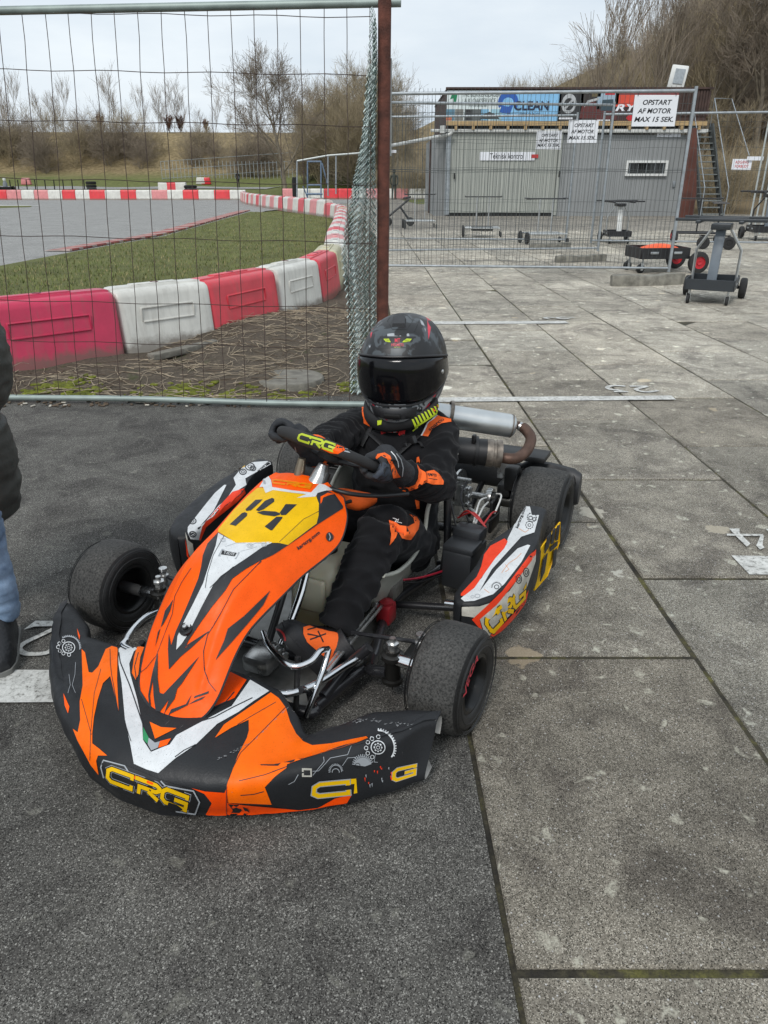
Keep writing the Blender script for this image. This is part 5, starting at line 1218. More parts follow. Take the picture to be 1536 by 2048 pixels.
#      l    fb   fc    zc    fr    zr   fm(mid) zm
NT=[(0,.557,.570,.132,.248,.180,.40,.168),(.1,.553,.562,.133,.248,.180,.40,.168),(.2,.508,.532,.136,.252,.170,.385,.160),(.26,.478,.507,.138,.280,.145,.39,.148),(.30,.455,.480,.140,.308,.122,.40,.136),(.35,.425,.438,.142,.272,.136,.37,.138),(.42,.372,.366,.145,.212,.155,.31,.150),(.50,.298,.275,.148,.172,.158,.24,.156),(.535,.250,.205,.148,.155,.156,.19,.154),(.550,.235,.185,.140,.152,.146,.172,.144)]
NL=[(0,.557,.570),(.1,.538,.548),(.2,.484,.502),(.26,.446,.468),(.30,.420,.440),(.35,.384,.400),(.42,.326,.335),(.50,.258,.255),(.535,.215,.200),(.550,.198,.185)]
def nose_row(l):
    fb,fc,zc,fr,zr,fm,zm=itab(NT,l)
    if l<0:
        fb,fc=itab(NL,l)
        if l<-.2: fr=min(fr,.255); zr=max(zr,.152); zm=max(zm,.152); sh=.02*math.sin(min(1,abs(l)/.5)*math.pi)
    tip=1 if abs(l)<.55 else .9
    ctl=[K(l,fb-.035,.034),K(l,fb,.030),K(l,fb+.006,.045),K(l,(fb+fc)/2+.010,.075),K(l,fc+.004,zc-.022),K(l,fc-.006,zc),K(l,fc-.035,zc+.010+(zm-zc)*.3),K(l,(fc+fm)/2,zc+(zm-zc)*.72+.006),K(l,fm,zm),K(l,(fm+fr)/2,(zm+zr)/2+.002),K(l,fr+.014,zr-.001),K(l,fr,zr-.008),K(l,fr-.005,zr-.030),K(l,fr+.004,zr-.055)]
    return smoothpts(ctl,3)
ls=[-.550+1.10*i/112 for i in range(113)]
nb=MB(); rows=[nose_row(l) for l in ls]; nb.grid(rows,BLKP)
# torn pale ends
ENDM=mat('torn_grey_edge',(.30,.29,.27),.6,var=.4,vscale=30)
for s,row in((-1,rows[0]),(1,rows[-1])):
    c=sum((p for p in row),Vector())/len(row); inn=[p.lerp(c,.35)+Vector((0,-s*.018,0)) for p in row]
    nb.grid([row,inn] if s>0 else [inn,row],ENDM); nb.add(inn,[tuple(range(len(inn)))] ,BLKP)
nbv=nb.bvh(); T1=(90,1200,3.746); T2=(430,1300,3.339); T3=(350,900,4.267); T4=(200,1180,4.267)
D=Decal(nb,nbv,base=.0011,fine=.8)
D.poly([(275,370),(300,395),(328,543),(355,547),(400,500),(440,405),(455,370),(500,347),(545,342),(541,600),(552,832),(490,572),(435,625),(395,750),(368,880),(356,1000),(357,1075),(410,1115),(468,1166),(400,1165),(386,1205),(405,1310),(345,1235),(300,1150),(245,1050),(212,965),(248,992),(266,900),(262,760),(283,640)],NOR,0,T1)
D.poly([(552,342),(680,345),(665,390),(632,480),(640,560),(690,740),(728,920),(735,1050),(795,1140),(880,1105),(935,1085),(985,1015),(1190,905),(1400,795),(1537,599),(1680,683),(1560,760),(1450,840),(1290,930),(1130,1085),(980,1185),(850,1297),(760,1268),(668,1228),(640,1080),(600,900),(575,620),(552,480)],WHS,0,T1)
D.line([(554,395),(565,470),(635,640),(733,930)],9,DKS,1,T1)
D.line([(1555,735),(1420,800),(1270,880),(1165,912)],8,DKS,1,T1)
D.line([(598,900),(612,960),(645,1060)],5,DKS,1,T1); D.line([(1130,1085),(1040,1130),(975,1178)],7,DKS,1,T1)
D.poly([(690,350),(745,352),(715,430),(700,560),(680,600),(652,548),(668,430)],NOR,0,T1)
D.line([(700,395),(672,500),(685,600)],6,DKS,1,T1)
D.poly([(1390,540),(1510,600),(1420,735),(1300,790),(1170,830),(1100,880),(1180,800),(1290,690)],FLO2,0,T1)
D.line([(1160,850),(1300,792),(1355,765),(1420,690)],9,DKS,1,T1)
D.poly([(785,915),(825,1042),(985,962),(870,955)],NOR,0,T1)
D.poly([(737,955),(778,1035),(768,1080),(735,1045)],GRN_,1,T1); D.poly([(778,1035),(825,1072),(862,1062),(846,1110),(797,1130),(770,1082)],GRS,1,T1); D.poly([(864,1060),(945,1040),(915,1088),(850,1110)],FLO,1,T1)
D.poly([(372,285),(425,322),(472,388),(500,480),(540,560),(590,612),(650,638),(780,625),(1010,578),(1022,590),(930,625),(780,668),(600,722),(480,765),(478,788),(400,845),(332,915),(378,1030),(90,1018),(78,900),(100,850),(155,700),(212,590),(226,540),(225,468),(110,520),(0,588),(60,500),(250,370)],NOR,0,T2)
D.poly([(378,1050),(560,1068),(690,1052),(800,990),(915,962),(880,1020),(700,1058),(400,1088),(200,1105),(60,1108),(78,1018),(200,1035)],FLO2,0,T2)
D.poly([(1100,1408),(1200,1432),(1345,1443),(1370,1392),(1365,1620),(1195,1625),(1250,1520),(1195,1450)],FLO2,0,T1)
D.line([(470,385),(300,560),(170,690),(100,830),(78,900),(76,1108)],4,DKS,2,T2)
D.line([(160,875),(330,835),(480,780)],5,DKS,1,T2); D.line([(170,968),(260,960),(325,942)],6,DKS,1,T2); D.line([(405,350),(250,440),(150,500)],4,DKS,1,T2)
D.poly([(1372,1525),(1452,1530),(1475,1570),(1435,1618),(1378,1618),(1408,1570)],BLS,1,T1); D.poly([(1480,1545),(1520,1560),(1532,1590),(1500,1615),(1478,1615),(1500,1580)],BLS,1,T1)
D.poly([(140,700),(185,800),(175,850),(150,790)],FLO,0,T1); D.line([(275,745),(320,900),(350,1010)],4,DKS,1,T1); D.line([(420,520),(370,700),(345,1000),(340,1200)],4,DKS,1,T1)
D.line([(487,370),(492,480),(500,560),(548,830)],5,DKS,1,T1)
D.poly([(240,215),(262,270),(258,300),(246,260)],FLO,0,T1)
# badge
bdg=[(440,1195),(605,1240),(880,1352),(1120,1420),(1166,1510),(1130,1608),(980,1582),(700,1480),(450,1345),(420,1250)]
D.poly(bdg,BLS,1,T1)
D.line([(440,1200),(600,1243),(628,1285)],9,GRS,2,T1); D.line([(870,1355),(905,1390),(1115,1428),(1160,1510),(1125,1600),(980,1578)],10,GRS,2,T1); D.line([(440,1205),(424,1250),(445,1330)],9,GRS,2,T1)
D.poly([(612,1295),(700,1318),(880,1395),(820,1385),(690,1345),(625,1320)],FLO,2,T1)
def word(D,chars,q,T,lay,wd,cols,gap=.10):
    n=len(chars)
    for i,ch in enumerate(chars):
        u0=(i+gap/2)/n; u1=(i+1-gap/2)/n; Q=[(*p,0) for p in q]
        qq=[tuple(quadmap(Q,u,v))[:2] for u,v in((u0,1),(u1,1),(u1,0),(u0,0))]
        for k,(m_,w_) in enumerate(cols): D.glyph(ch,qq,m_,lay+k,T,w_)
word(D,'CRG',[(470,1238),(1085,1462),(1062,1580),(462,1350)],T1,2,.2,[(GRS,.44),(BLS,.37),(YEL,.24)],.13)
D.glyph('C',[(665,888),(885,868),(890,962),(655,985)],GRS,1,T2,.40); D.glyph('C',[(665,888),(885,868),(890,962),(655,985)],YEL,2,T2,.26)
D.poly([(905,858),(940,855),(948,950),(925,955),(930,890),(905,892)],YEL,2,T2,step=99)
D.glyph('G',[(1195,792),(1335,762),(1330,835),(1190,880)],GRS,1,T2,.34); D.glyph('G',[(1195,792),(1335,762),(1330,835),(1190,880)],YEL,2,T2,.24)
rr=random.Random(5)
for k in range(16):
    x=990+rr.random()*190; y=800+rr.random()*110-(x-990)*.25; D.poly([(x,y),(x+7,y-2),(x+6,y+12+rr.random()*18),(x+1,y+10)],REDS if k%3 else GRS,1,T2,step=99)
# cog wheels and circuit tracks
for (T_,cx,cy,k,asp,rot,fl) in ((T2,1087,650,1,1.0,0,1),(T1,178,360,1.0,1.0,0,-1)):
    D.ring(cx,cy,46*k,42*k,6,WHS,1,T_); D.gear(cx,cy,22*k,WHS,1,T_,teeth=8,th=.35); D.ring(cx,cy,11*k,10*k,3,WHS,1,T_)
    D.gear(cx,cy,110*k if fl>0 else 84,WHS if fl>0 else GRS,1,T_,teeth=15,a0=-88 if fl>0 else -120,a1=35 if fl>0 else 10,th=.13)
    for (dx,dy) in ((3,-68),(-39,-55),(-67,-32),(-79,5),(-69,38),(-39,62)): D.ring(cx+dx*fl*-1 if fl<0 else cx+dx,cy+dy if fl>0 else cy-dy*.8,12,12,4,WHS,1,T_,n=14)
D.gear(985,765,55,GRS,1,T2,teeth=14,a0=-175,a1=-5,th=.3); D.poly([(930,765)]+[(985+52*math.cos(R(a)),765+50*math.sin(R(a))) for a in range(-170,-5,15)]+[(1040,760),(1000,775)],GRS,1,T2)
D.gear(805,805,38,GRS,1,T2,teeth=16,a0=-190,a1=10,th=.3); D.ring(805,812,24,22,5,GRS,1,T2,-190,10); D.ring(950,768,16,15,4,BLS,2,T2)
for pl in ([(1070,685),(1060,745),(1085,748)],[(910,640),(885,700),(770,722),(690,805),(650,808)],[(940,715),(885,720),(850,770)],[(725,715),(728,745),(650,835)],[(555,830),(530,875),(490,895)]): D.line(pl,3.5,GRS,1,T2)
D.poly([(580,790),(645,790),(645,845),(580,845)],CRM,1,T2,step=99); D.poly([(592,802),(634,802),(634,834),(592,834)],BLS,2,T2,step=99)
for pl in ([(230,470),(225,560),(205,640),(230,700)],[(180,560),(190,640),(175,700)]): D.line(pl,3,GRS,1,T1)
# scuffs
SCF=mat('scuff',(.16,.165,.17),.7,var=.5,vscale=60)
for k in range(60):
    x=620+rr.random()*700; y=(505-50*math.sin((x-620)/700*3.1))+rr.random()*32+ (0 if x>700 else 10); D.poly([(x,y),(x+6+rr.random()*22,y-2-rr.random()*5),(x+10,y+3+rr.random()*4)],SCF,0,T2,step=99)
for k in range(26):
    t=rr.random(); x=0+230*t; y=740-110*t+rr.uniform(-8,8); D.poly([(x,y),(x+14,y-7),(x+10,y)],SCF,2,T2,step=99)
for k in range(14):
    t=rr.random(); x=260+220*t; y=610-220*t+rr.uniform(-4,4); D.poly([(x,y),(x+15,y-15),(x+12,y-9)],GRS,2,T2,step=99)
nose=nb.build('nose_fairing',kart,ang=32)
D.mb=None

# ---- driver fairing / number panel
#      f,   c,    w,    zc,   ze
FT=[(-.205,.0,.120,.489,.450),(-.185,.0,.150,.487,.425),(-.15,.0,.165,.480,.397),(-.10,.0,.173,.471,.368),(-.05,.0,.167,.462,.357),(0,.0,.160,.450,.352),(.05,.0,.151,.438,.346),(.10,.0,.149,.428,.340),(.15,.0,.146,.416,.332),(.20,.0,.135,.395,.316),(.25,.0,.122,.358,.293),(.30,.0,.117,.304,.253),(.34,.005,.112,.245,.212),(.375,.012,.104,.202,.182),(.41,.022,.082,.176,.164),(.435,.03,.052,.163,.155),(.452,.033,.014,.155,.152)]
fb_=MB(); rows=[]
def ftab(f):
    for a,b_ in zip(FT,FT[1:]):
        if f<=b_[0]: k=(f-a[0])/(b_[0]-a[0]); return [a[i]+(b_[i]-a[i])*k for i in range(1,5)]
    return list(FT[-1][1:])
fs_=[-.205+.657*i/100 for i in range(101)]
for f in fs_:
    acc=[0]*4
    for d in (-.02,-.01,0,.01,.02):
        q=ftab(max(-.205,min(.452,f+d*(1 if f<.41 else .3)))); acc=[a+b_ for a,b_ in zip(acc,q)]
    c_0,w_,zc,ze=[a/5 for a in acc]; row=[]
    for j in range(41):
        s=-1+2*j/40; a=abs(s); bump=1-(a**2.6); rid=.006*math.exp(-((a-.62)/.07)**2)*(1 if f<.37 else 0); 
        row.append(K(c_0+w_*s,f,ze+(zc-ze)*bump+rid))
    rows.append(row)
fb_.grid(rows,FLO)
fbb=fb_.bvh()
inner=[[p+Vector((0,0,-.004)) for p in r_] for r_ in rows]; fb_.grid([r_[::-1] for r_ in inner],BLKP)
edge=[r_[0] for r_ in rows]+rows[-1][1:-1]+[r_[-1] for r_ in rows[::-1]]+rows[0][::-1][1:-1]; fb_.tube([p+Vector((0,0,-.002)) for p in edge],.0028,DKS,seg=6,closed=True)
D=Decal(fb_,fbb,base=.0014,fine=.6)
B1=[(1205,400),(1215,372),(1290,345),(1360,375),(1432,480),(1430,500),(1230,627),(1050,755),(960,815),(830,900),(720,952),(600,1020),(490,1100),(430,1200),(320,1335),(220,1475),(120,1625),(85,1695),(180,1620),(290,1550),(140,1690),(50,1765),(-50,1875),(-57,1695),(-50,1565),(-30,1668),(10,1545),(60,1435),(130,1270),(200,1100),(225,1000),(240,900),(280,800),(370,705),(520,790),(890,790),(960,800),(1200,630),(1222,560),(1225,460)]
D.poly(B1,DKS,0,T3)
D.poly([(372,712),(440,752),(530,797),(700,792),(850,785),(740,835),(620,920),(500,1000),(390,1080),(330,1150),(240,1320),(155,1490),(110,1580),(60,1655),(15,1705),(25,1590),(85,1455),(160,1310),(245,1135),(262,1080),(300,960),(350,820)],WHS,1,T3)
D.poly([(742,325),(790,332),(840,345),(1000,370),(1170,390),(1206,400),(1226,460),(1222,560),(1205,630),(960,812),(890,797),(700,795),(520,797),(370,700),(372,680),(500,520),(620,400),(705,328)],YEL,1,T3)
D.poly([(770,238),(800,228),(822,262),(832,322),(1000,350),(1160,367),(1230,292),(1280,302),(1345,347),(1290,350),(1215,372),(1200,402),(1040,414),(1120,382),(1000,370),(838,347),(775,374),(755,320),(722,322)],WHS,2,T3)
D.poly([(748,232),(768,240),(780,300),(760,296),(750,262)],GRS,3,T3)
word(D,'CRG',[(838,255),(1172,296),(1150,334),(830,290)],T3,3,.2,[(YEL,.30),(FLO,.13)],.08)
D.poly([(1240,462),(1243,402),(1300,368),(1362,377),(1300,392),(1262,410),(1250,450)],FLO,1,T3)
for pl in ([(750,428),(690,432),(605,512),(612,527),(650,522),(725,455)],[(600,537),(575,545),(470,642),(520,655),(615,570),(620,548)],[(830,415),(770,440),(692,520),(715,530),(760,512),(848,447),(848,425)],[(700,540),(755,525),(860,532),(893,545),(898,558),(850,573),(750,560)],[(1040,470),(945,468),(893,542),(907,563),(945,560)],[(918,576),(865,576),(765,660),(815,692),(830,690),(912,592)]): D.poly(pl,DKS,3,T3,step=12)
D.line([(1222,527),(1100,592),(890,790)],3.5,DKS,2,T3); D.line([(735,950),(620,1070),(500,1190),(400,1380),(330,1500),(280,1575),(245,1720),(255,1890),(290,1985),(350,2060)],6,DKS,1,T3)
D.line([(140,1010),(60,1130),(0,1250),(-20,1400),(-160,1760),(-240,1860),(-310,1915)],4,DKS,1,T3)
T4p=lambda P:[(x-640,y+1195) for x,y in P]
for P in ([(628,80),(600,180),(555,270),(500,360),(475,490),(520,330),(560,180)],[(1450,5),(1230,220),(1090,330),(1060,430),(985,600),(1110,460),(1240,310),(1390,130)],[(495,535),(497,760),(512,880),(545,888),(852,563),(700,800),(600,920),(515,1042),(478,1035),(460,900),(455,770),(430,900),(440,1020),(475,1135),(425,1010),(415,900),(440,760),(470,620)],[(785,890),(735,975),(610,1020),(545,1150),(600,1060),(700,1010),(750,985)],[(672,805),(590,935),(520,1145),(560,1040),(640,930)],[(755,980),(870,935),(902,905),(820,937)],[(812,905),(930,862),(925,884),(800,925)],[(335,735),(350,860),(420,970),(440,1060),(475,1135),(410,1000),(345,890)]): D.poly(T4p(P),DKS,1,T3,step=10)
D.line(T4p([(720,490),(860,400),(930,355)]),9,DKS,1,T3)
D.text('kartcrg.com',[(1035,828),(1222,688),(1240,722),(1055,866)],BLS,1,T3,off=.03)
D.poly([(1315+30*math.cos(R(a)),742+40*math.sin(R(a))) for a in range(0,360,24)],BLS,1,T3,step=99); D.line([(1310,712),(1322,745),(1312,772)],8,GRS,2,T3); D.line([(1345,725),(1352,745),(1342,768)],4,BLS,1,T3)
D.poly([(402,848),(555,880),(522,937),(368,912)],GRS,2,T3,step=99); D.poly([(408,862),(528,885),(510,914),(393,897)],BLS,3,T3,step=99); D.text('T-ELITE',[(425,872),(515,888),(503,907),(415,892)],WHS,4,T3,off=.01)
for cx,cy,r_ in ((412,775,22),(640,822,26),(760,815,22)): D.ring(cx,cy,r_,r_*.7,3,GRS,2,T3); D.ring(cx,cy,r_*.55,r_*.4,3,GRS,2,T3)
for P in ([(430,830),(520,800),(600,800)],[(560,870),(640,850),(700,830)],[(640,822),(690,800),(780,800)]): D.line(P,3,GRS,2,T3)
for P in ([(420,740),(330,900),(280,1060),(262,1180)],[(500,1000),(380,1100),(300,1180)]): D.line(P,5,DKS,2,T3)
fair=fb_.build('number_panel',kart,ang=40)
# bolt through the fairing
h=Decal(MB(),fbb).hit(200+740/4.267,1180+325/4.267,.001); mb=MB()
mb.lathe(h-Vector((0,0,.004)),Vector((.45,0,.9)),[(0,.0165),(.006,.0165),(.009,.013),(.006,.0095),(.006,.006),(.012,.006),(.012,0)],BLS,seg=28); mb.lathe(h+Vector((.004,0,.006)),Vector((.45,0,.9)),[(0,.005),(.004,.005),(.0045,0)],STEEL,seg=6); mb.build('clamp_screw',kart)
# support tube of the fairing + bracket
def ktube(pts,r_,m,name,seg=12,n=6,parent=kart,sm=True,rs=None):
    mb=MB(); P=smoothpts([K(*p) for p in pts],n) if sm and len(pts)>2 else [K(*p) for p in pts]; mb.tube(P,rs or r_,m,seg=seg); return mb.build(name,parent)
ktube([(.055,.02,.10),(.062,-.08,.21),(.045,-.20,.36)],.011,CHR,'support_tube'); 
mb=MB(); mb.lathe(K(.057,-.01,.135),Vector((-.6,0,.8)),[(-.016,.011),(-.016,.016),(-.004,.016),(-.004,.013),(.004,.013),(.004,.016),(.016,.016),(.016,.011)],STEEL,seg=16); mb.build('clamp',kart)

# ---- frame
def rail(pts,name='frame_rail',r_=.0155,m=FRM,**k): return ktube(pts,r_,m,name,**k)
for s in(-1,1):
    rail([(s*.235,.16,.06),(s*.26,.02,.06),(s*.27,-.08,.055),(s*.20,-.36,.05),(s*.255,-.66,.05),(s*.27,-1.15,.055)])
    rail([(s*.27,-.08,.055),(s*.30,-.01,.075),(s*.35,.0,.09)],'stub_arm')
    rail([(s*.20,-.36,.05),(s*.40,-.385,.075),(s*.455,-.385,.09)],'pod_support',r_=.011)
    ktube([(s*.36,-.384,.082),(s*.425,-.386,.088)],.0115,CHR,'bare_tube_end',sm=False)
    rail([(s*.235,-.64,.06),(s*.45,-.66,.10)],'pod_support',r_=.010)
rail([(-.26,.0,.06),(.26,.0,.06)],'cross_member',sm=False); rail([(-.20,-.36,.05),(.20,-.36,.05)],'cross_member',sm=False); rail([(-.27,-.92,.055),(.27,-.92,.055)],'cross_member',sm=False); rail([(-.235,.16,.06),(-.2,.19,.06),(.2,.19,.06),(.235,.16,.06)],'cross_member')
rail([(.24,.13,.07),(.255,.03,.10),(.30,.0,.15)],'stub_brace',r_=.014)
# chrome front bumper hoops
ktube([(-.345,.02,.10),(-.335,.10,.12),(-.30,.20,.125),(-.24,.235,.125),(.10,.238,.13),(.19,.222,.128),(.235,.15,.122),(.262,.06,.12),(.285,-.01,.118)],.0095,CHR,'bumper_hoop',n=8)
ktube([(.225,.16,.06),(.224,.17,.11),(.222,.20,.135)],.008,FRM,'hoop_stay'); ktube([(-.24,.16,.06),(-.25,.20,.13)],.008,FRM,'hoop_stay',sm=False)
ktube([(.08,.13,.21),(.13,.175,.205),(.20,.20,.195),(.235,.175,.20),(.243,.14,.21),(.24,.10,.19)],.0075,CHR,'pedal_hoop',n=8)
ktube([(.243,.10,.19),(.246,.14,.15),(.232,.20,.06)],.0075,CHR,'pedal_stem'); ktube([(-.08,.13,.21),(-.13,.175,.205),(-.2,.19,.20)],.0075,CHR,'pedal_hoop')
ktube([(.20,.17,.20),(.205,.20,.06)],.007,DRK,'hoop_stay',sm=False)
# floor tray
ALU=mat('scuffed_floor_tray',(.26,.26,.25),.45,metal=.6,var=.3,vscale=20)
mb=MB(); mb.prism([K(-.22,.15,.03),K(.22,.15,.03),K(.24,-.08,.03),K(.18,-.36,.03),K(-.18,-.36,.03),K(-.24,-.08,.03)],(0,0,.004),ALU); mb.build('floor_tray',kart,smooth=False)
mb=MB(); mb.prism([K(-.02,.30,.05),K(.15,.30,.05),K(.17,.16,.05),K(.02,.12,.05)],(0,0,.005),mat('printed_lower_panel',(.34,.31,.27),.5,var=.4,vscale=14)); mb.build('lower_panel',kart,smooth=False)
# kingpins, stub axles, tie rods
for s in(-1,1):
    kx=s*.362; mb=MB(); mb.lathe(K(kx,-.005,.065),(0,0,1),[(-.028,0),(-.012,.006),(-.008,.012),(-.006,.014),(0,.027),(.010,.028),(.012,.021),(.060,.019),(.066,.020),(.068,.028),(.080,.028),(.083,.018),(.092,.017),(.094,.010),(.108,.010),(.110,0)],DRK if 0 else mat('anodised_kingpin',(.05,.048,.045),.32,metal=.8,var=.2),seg=24)
    mb.build('kingpin',kart)
    mb=MB(); mb.tube([K(kx+s*.015,-.003,.134),K(s*.475,0,.13)],.0155,CHR,seg=16); mb.lathe(K(kx,-.005,.158),(0,0,1),[(0,.012),(.012,.012),(.014,.016),(.02,.016),(.022,.008),(.034,.008),(.034,0)],STEEL,seg=6); mb.tube([K(s*.425,0,.131),K(s*.50,0,.13)],.0165,mat('spindle_sleeve',(.06,.06,.06),.35,metal=.5),seg=16); mb.build('stub_axle',kart)
    mb=MB(); mb.rbox(K(kx+s*.03,-.045,.125),(.09,.03,.012),DRK,b=.004); mb.lathe(K(kx+s*.045,-.075,.13),(0,0,1),[(0,.010),(.014,.010),(.016,.014),(.022,.014),(.024,.008),(.036,.008),(.036,.012),(.044,.012),(.044,0)],STEEL,seg=14); mb.build('steering_arm',kart)
    mb=MB(); mb.tube([K(s*.055,-.05,.12),K(kx+s*.04,-.075,.148)],.0055,FRM,seg=8); mb.build('tie_rod',kart)
# brake rods on the left side
for i,dx in enumerate((0,.016)):
    ktube([(.232+dx*.5,.11,.13),(.195+dx,-.30,.10)],.0050,STEEL,'brake_rod',sm=False,seg=8)
ktube([(.195,-.25,.105),(.192,-.31,.10)],.008,STEEL,'rod_end',sm=False); 
mb=MB(); mb.rbox(K(.205,-.345,.115),(.075,.045,.05),mat('aged_alloy',(.20,.19,.17),.5,metal=.5,var=.4,vscale=60),b=.006); mb.build('brake_cylinder',kart)
RDR=mat('red_anodised',(.26,.012,.018),.35,var=.2,vscale=20)
mb=MB(); mb.rbox(K(.220,-.275,.075),(.055,.045,.062),RDR,b=.010); mb.lathe(K(.220,-.275,.10),(0,0,1),[(0,.02),(.012,.02),(.014,.014),(.02,.0)],RDR,seg=16); mb.build('fluid_reservoir',kart)
ktube([(.20,-.36,.13),(.26,-.44,.115),(.31,-.56,.10),(.36,-.64,.12)],.0035,mat('red_cable',(.35,.01,.03),.4),'brake_hose'); ktube([(.19,-.37,.12),(.25,-.43,.10),(.30,-.54,.085)],.003,BLS,'cable')
# fuel tank between the legs
TNK=bpy.data.materials.new('translucent_tank'); nt_,N,L,b=nodes(TNK)
g=N.new('ShaderNodeTexCoord').outputs['Object']; sx=N.new('ShaderNodeSeparateXYZ'); L.new(g,sx.inputs[0]); n1=noise_n(N,L,g,22,5,.6); ad=N.new('ShaderNodeMath'); ad.operation='MULTIPLY_ADD'; L.new(n1.outputs[0],ad.inputs[0]); ad.inputs[1].default_value=.05; L.new(sx.outputs['Z'],ad.inputs[2])
mr=N.new('ShaderNodeMapRange'); mr.inputs['From Min'].default_value=.12; mr.inputs['From Max'].default_value=.20; L.new(ad.outputs[0],mr.inputs[0]); L.new(mixc(N,L,mr.outputs[0],(.34,.27,.15),(.60,.56,.42)),b.inputs['Base Color']); b.inputs['Roughness'].default_value=.35; b.inputs['Subsurface Weight'].default_value=.2; b.inputs['Subsurface Scale'].default_value=.02
mb=MB(); mb.rbox(K(.055,-.24,.145),(.22,.17,.22),TNK,b=.035,seg=4,taper=.86); mb.rbox(K(.135,-.24,.17),(.12,.02,.10),TNK,b=.02,seg=3); mb.rbox(K(.055,-.13,.17),(.02,.10,.10),TNK,b=.02,seg=3)
mb.build('fuel_tank',kart,recalc=False); mb=MB(); mb.lathe(K(.05,-.24,.25),(0,0,1),[(0,.032),(.02,.032),(.024,.027),(.03,.0)],BLS,seg=24); mb.build('tank_cap',kart)
mb=MB(); mb.rbox(K(.135,-.07,.085),(.05,.07,.05),DRK,b=.01); mb.rbox(K(.02,.05,.07),(.10,.08,.05),STEEL,b=.012)
for k in range(5): mb.lathe(K(.02+k*.018,.02+.01*k,.095),(0,0,1),[(0,.008),(.012,.008),(.014,0)],STEEL,seg=8)
mb.build('steering_boss',kart)
# chain seen under the fairing
mb=MB()
for k in range(16): mb.rbox(K(.09+k*.004,.0-k*.011,.105+.004*math.sin(k)),(.010,.006,.008),mat('brown_chain',(.07,.045,.03),.6,metal=.5,var=.4,vscale=80),b=.002,seg=1)
mb.build('chain',kart)

# ---- steering column and wheel
WC=Vector(K(.083,-.240,.552)); WN=Vector((-.50,0,.866)).normalized(); WU=Vector((.866,0,.50)); WL=Vector((0,1,0)); roll_=Matrix.Rotation(R(-10),3,WU); WN=roll_@WN; WL=roll_@WL; tilt_=Matrix.Rotation(R(-10),3,WN); WU=tilt_@WU; WL=tilt_@WL; WR=.145
ktube([(.02,.03,.10),(.035,-.08,.28),(.075,-.215,.50)],.010,mat('column_black',(.02,.02,.02),.35),'steering_column',sm=False)
wp=[]; 
for k in range(64):
    a=2*math.pi*k/64; fx_=math.cos(a); fy=math.sin(a); rad=WR*(1-.10*max(0,math.sin(a))**6*0); x=fx_*WR; y=fy*WR
    if y>.105: y=.105+(y-.105)*.35     # flattened far side
    if y<-.11: y=-.11+(y+.11)*.3
    wp.append(WC+WL*x+WU*y)
SUE=mat('black_suede',(.022,.022,.023),.85,var=.2,vscale=40,bump=.15,bscale=300)
mb=MB(); mb.tube(wp,[.0130+.0040*math.exp(-((k-17)/7)**2) for k in range(64)],SUE,seg=18,closed=True); wb=MB(); wb.v=mb.v; wb.f=mb.f; wb.m=mb.m; wb.mats=mb.mats
Dw=Decal(mb,mb.bvh())
word(Dw,'CRG',[(600,866),(672,888),(666,904),(594,880)],None,1,.2,[(mat('lime_print',(.42,.50,.02),.5),.26)],.10)
Dw.poly([(640,896),(664,902),(674,890),(668,880),(690,889),(690,900),(676,908),(660,906)],FLO,0,None,step=5); Dw.poly([(692,890),(704,896),(700,906),(688,903)],GRS,0,None,step=5)
sw=mb.build('steering_wheel',kart)
mb=MB(); mb.lathe(WC-WN*.03,WN,[(0,.012),(.004,.035),(.018,.038),(.024,.03),(.026,.0)],BLKP,seg=24)
for ang in (0,180,270):
    e=WL*math.cos(R(ang))+WU*math.sin(R(ang)); mb.tube([WC-WN*.015+e*.02,WC-WN*.012+e*.08,WC+e*.135],[.016,.011,.010],BLKP,seg=8,flat=(1,.5))
mb.rbox(WC+WN*.008+WU*.02,(.06,.09,.03),BLS,b=.01,rot=Matrix((WU,WL,WN)).transposed()); mb.build('wheel_hub',sw)
# chrome boss and switches under the wheel
mb=MB(); mb.tube([K(.045,-.195,.455),K(.055,-.215,.49),K(.06,-.225,.52)],[.030,.024,.014],STEEL,seg=18); mb.build('column_boss',kart)
mb=MB(); mb.tube([K(-.01,-.20,.47),K(-.005,-.21,.50),K(0,-.215,.53)],[.012,.014,.010],mat('bronze_fitting',(.28,.24,.18),.35,metal=.8),seg=12); mb.build('switch_stalk',kart)
ktube([(.05,-.20,.47),(.14,-.20,.46),(.20,-.26,.44),(.26,-.33,.43)],.006,BLS,'wiring_loom'); ktube([(.03,-.19,.45),(.10,-.21,.42),(.12,-.26,.41)],.005,BLS,'wiring_loom')

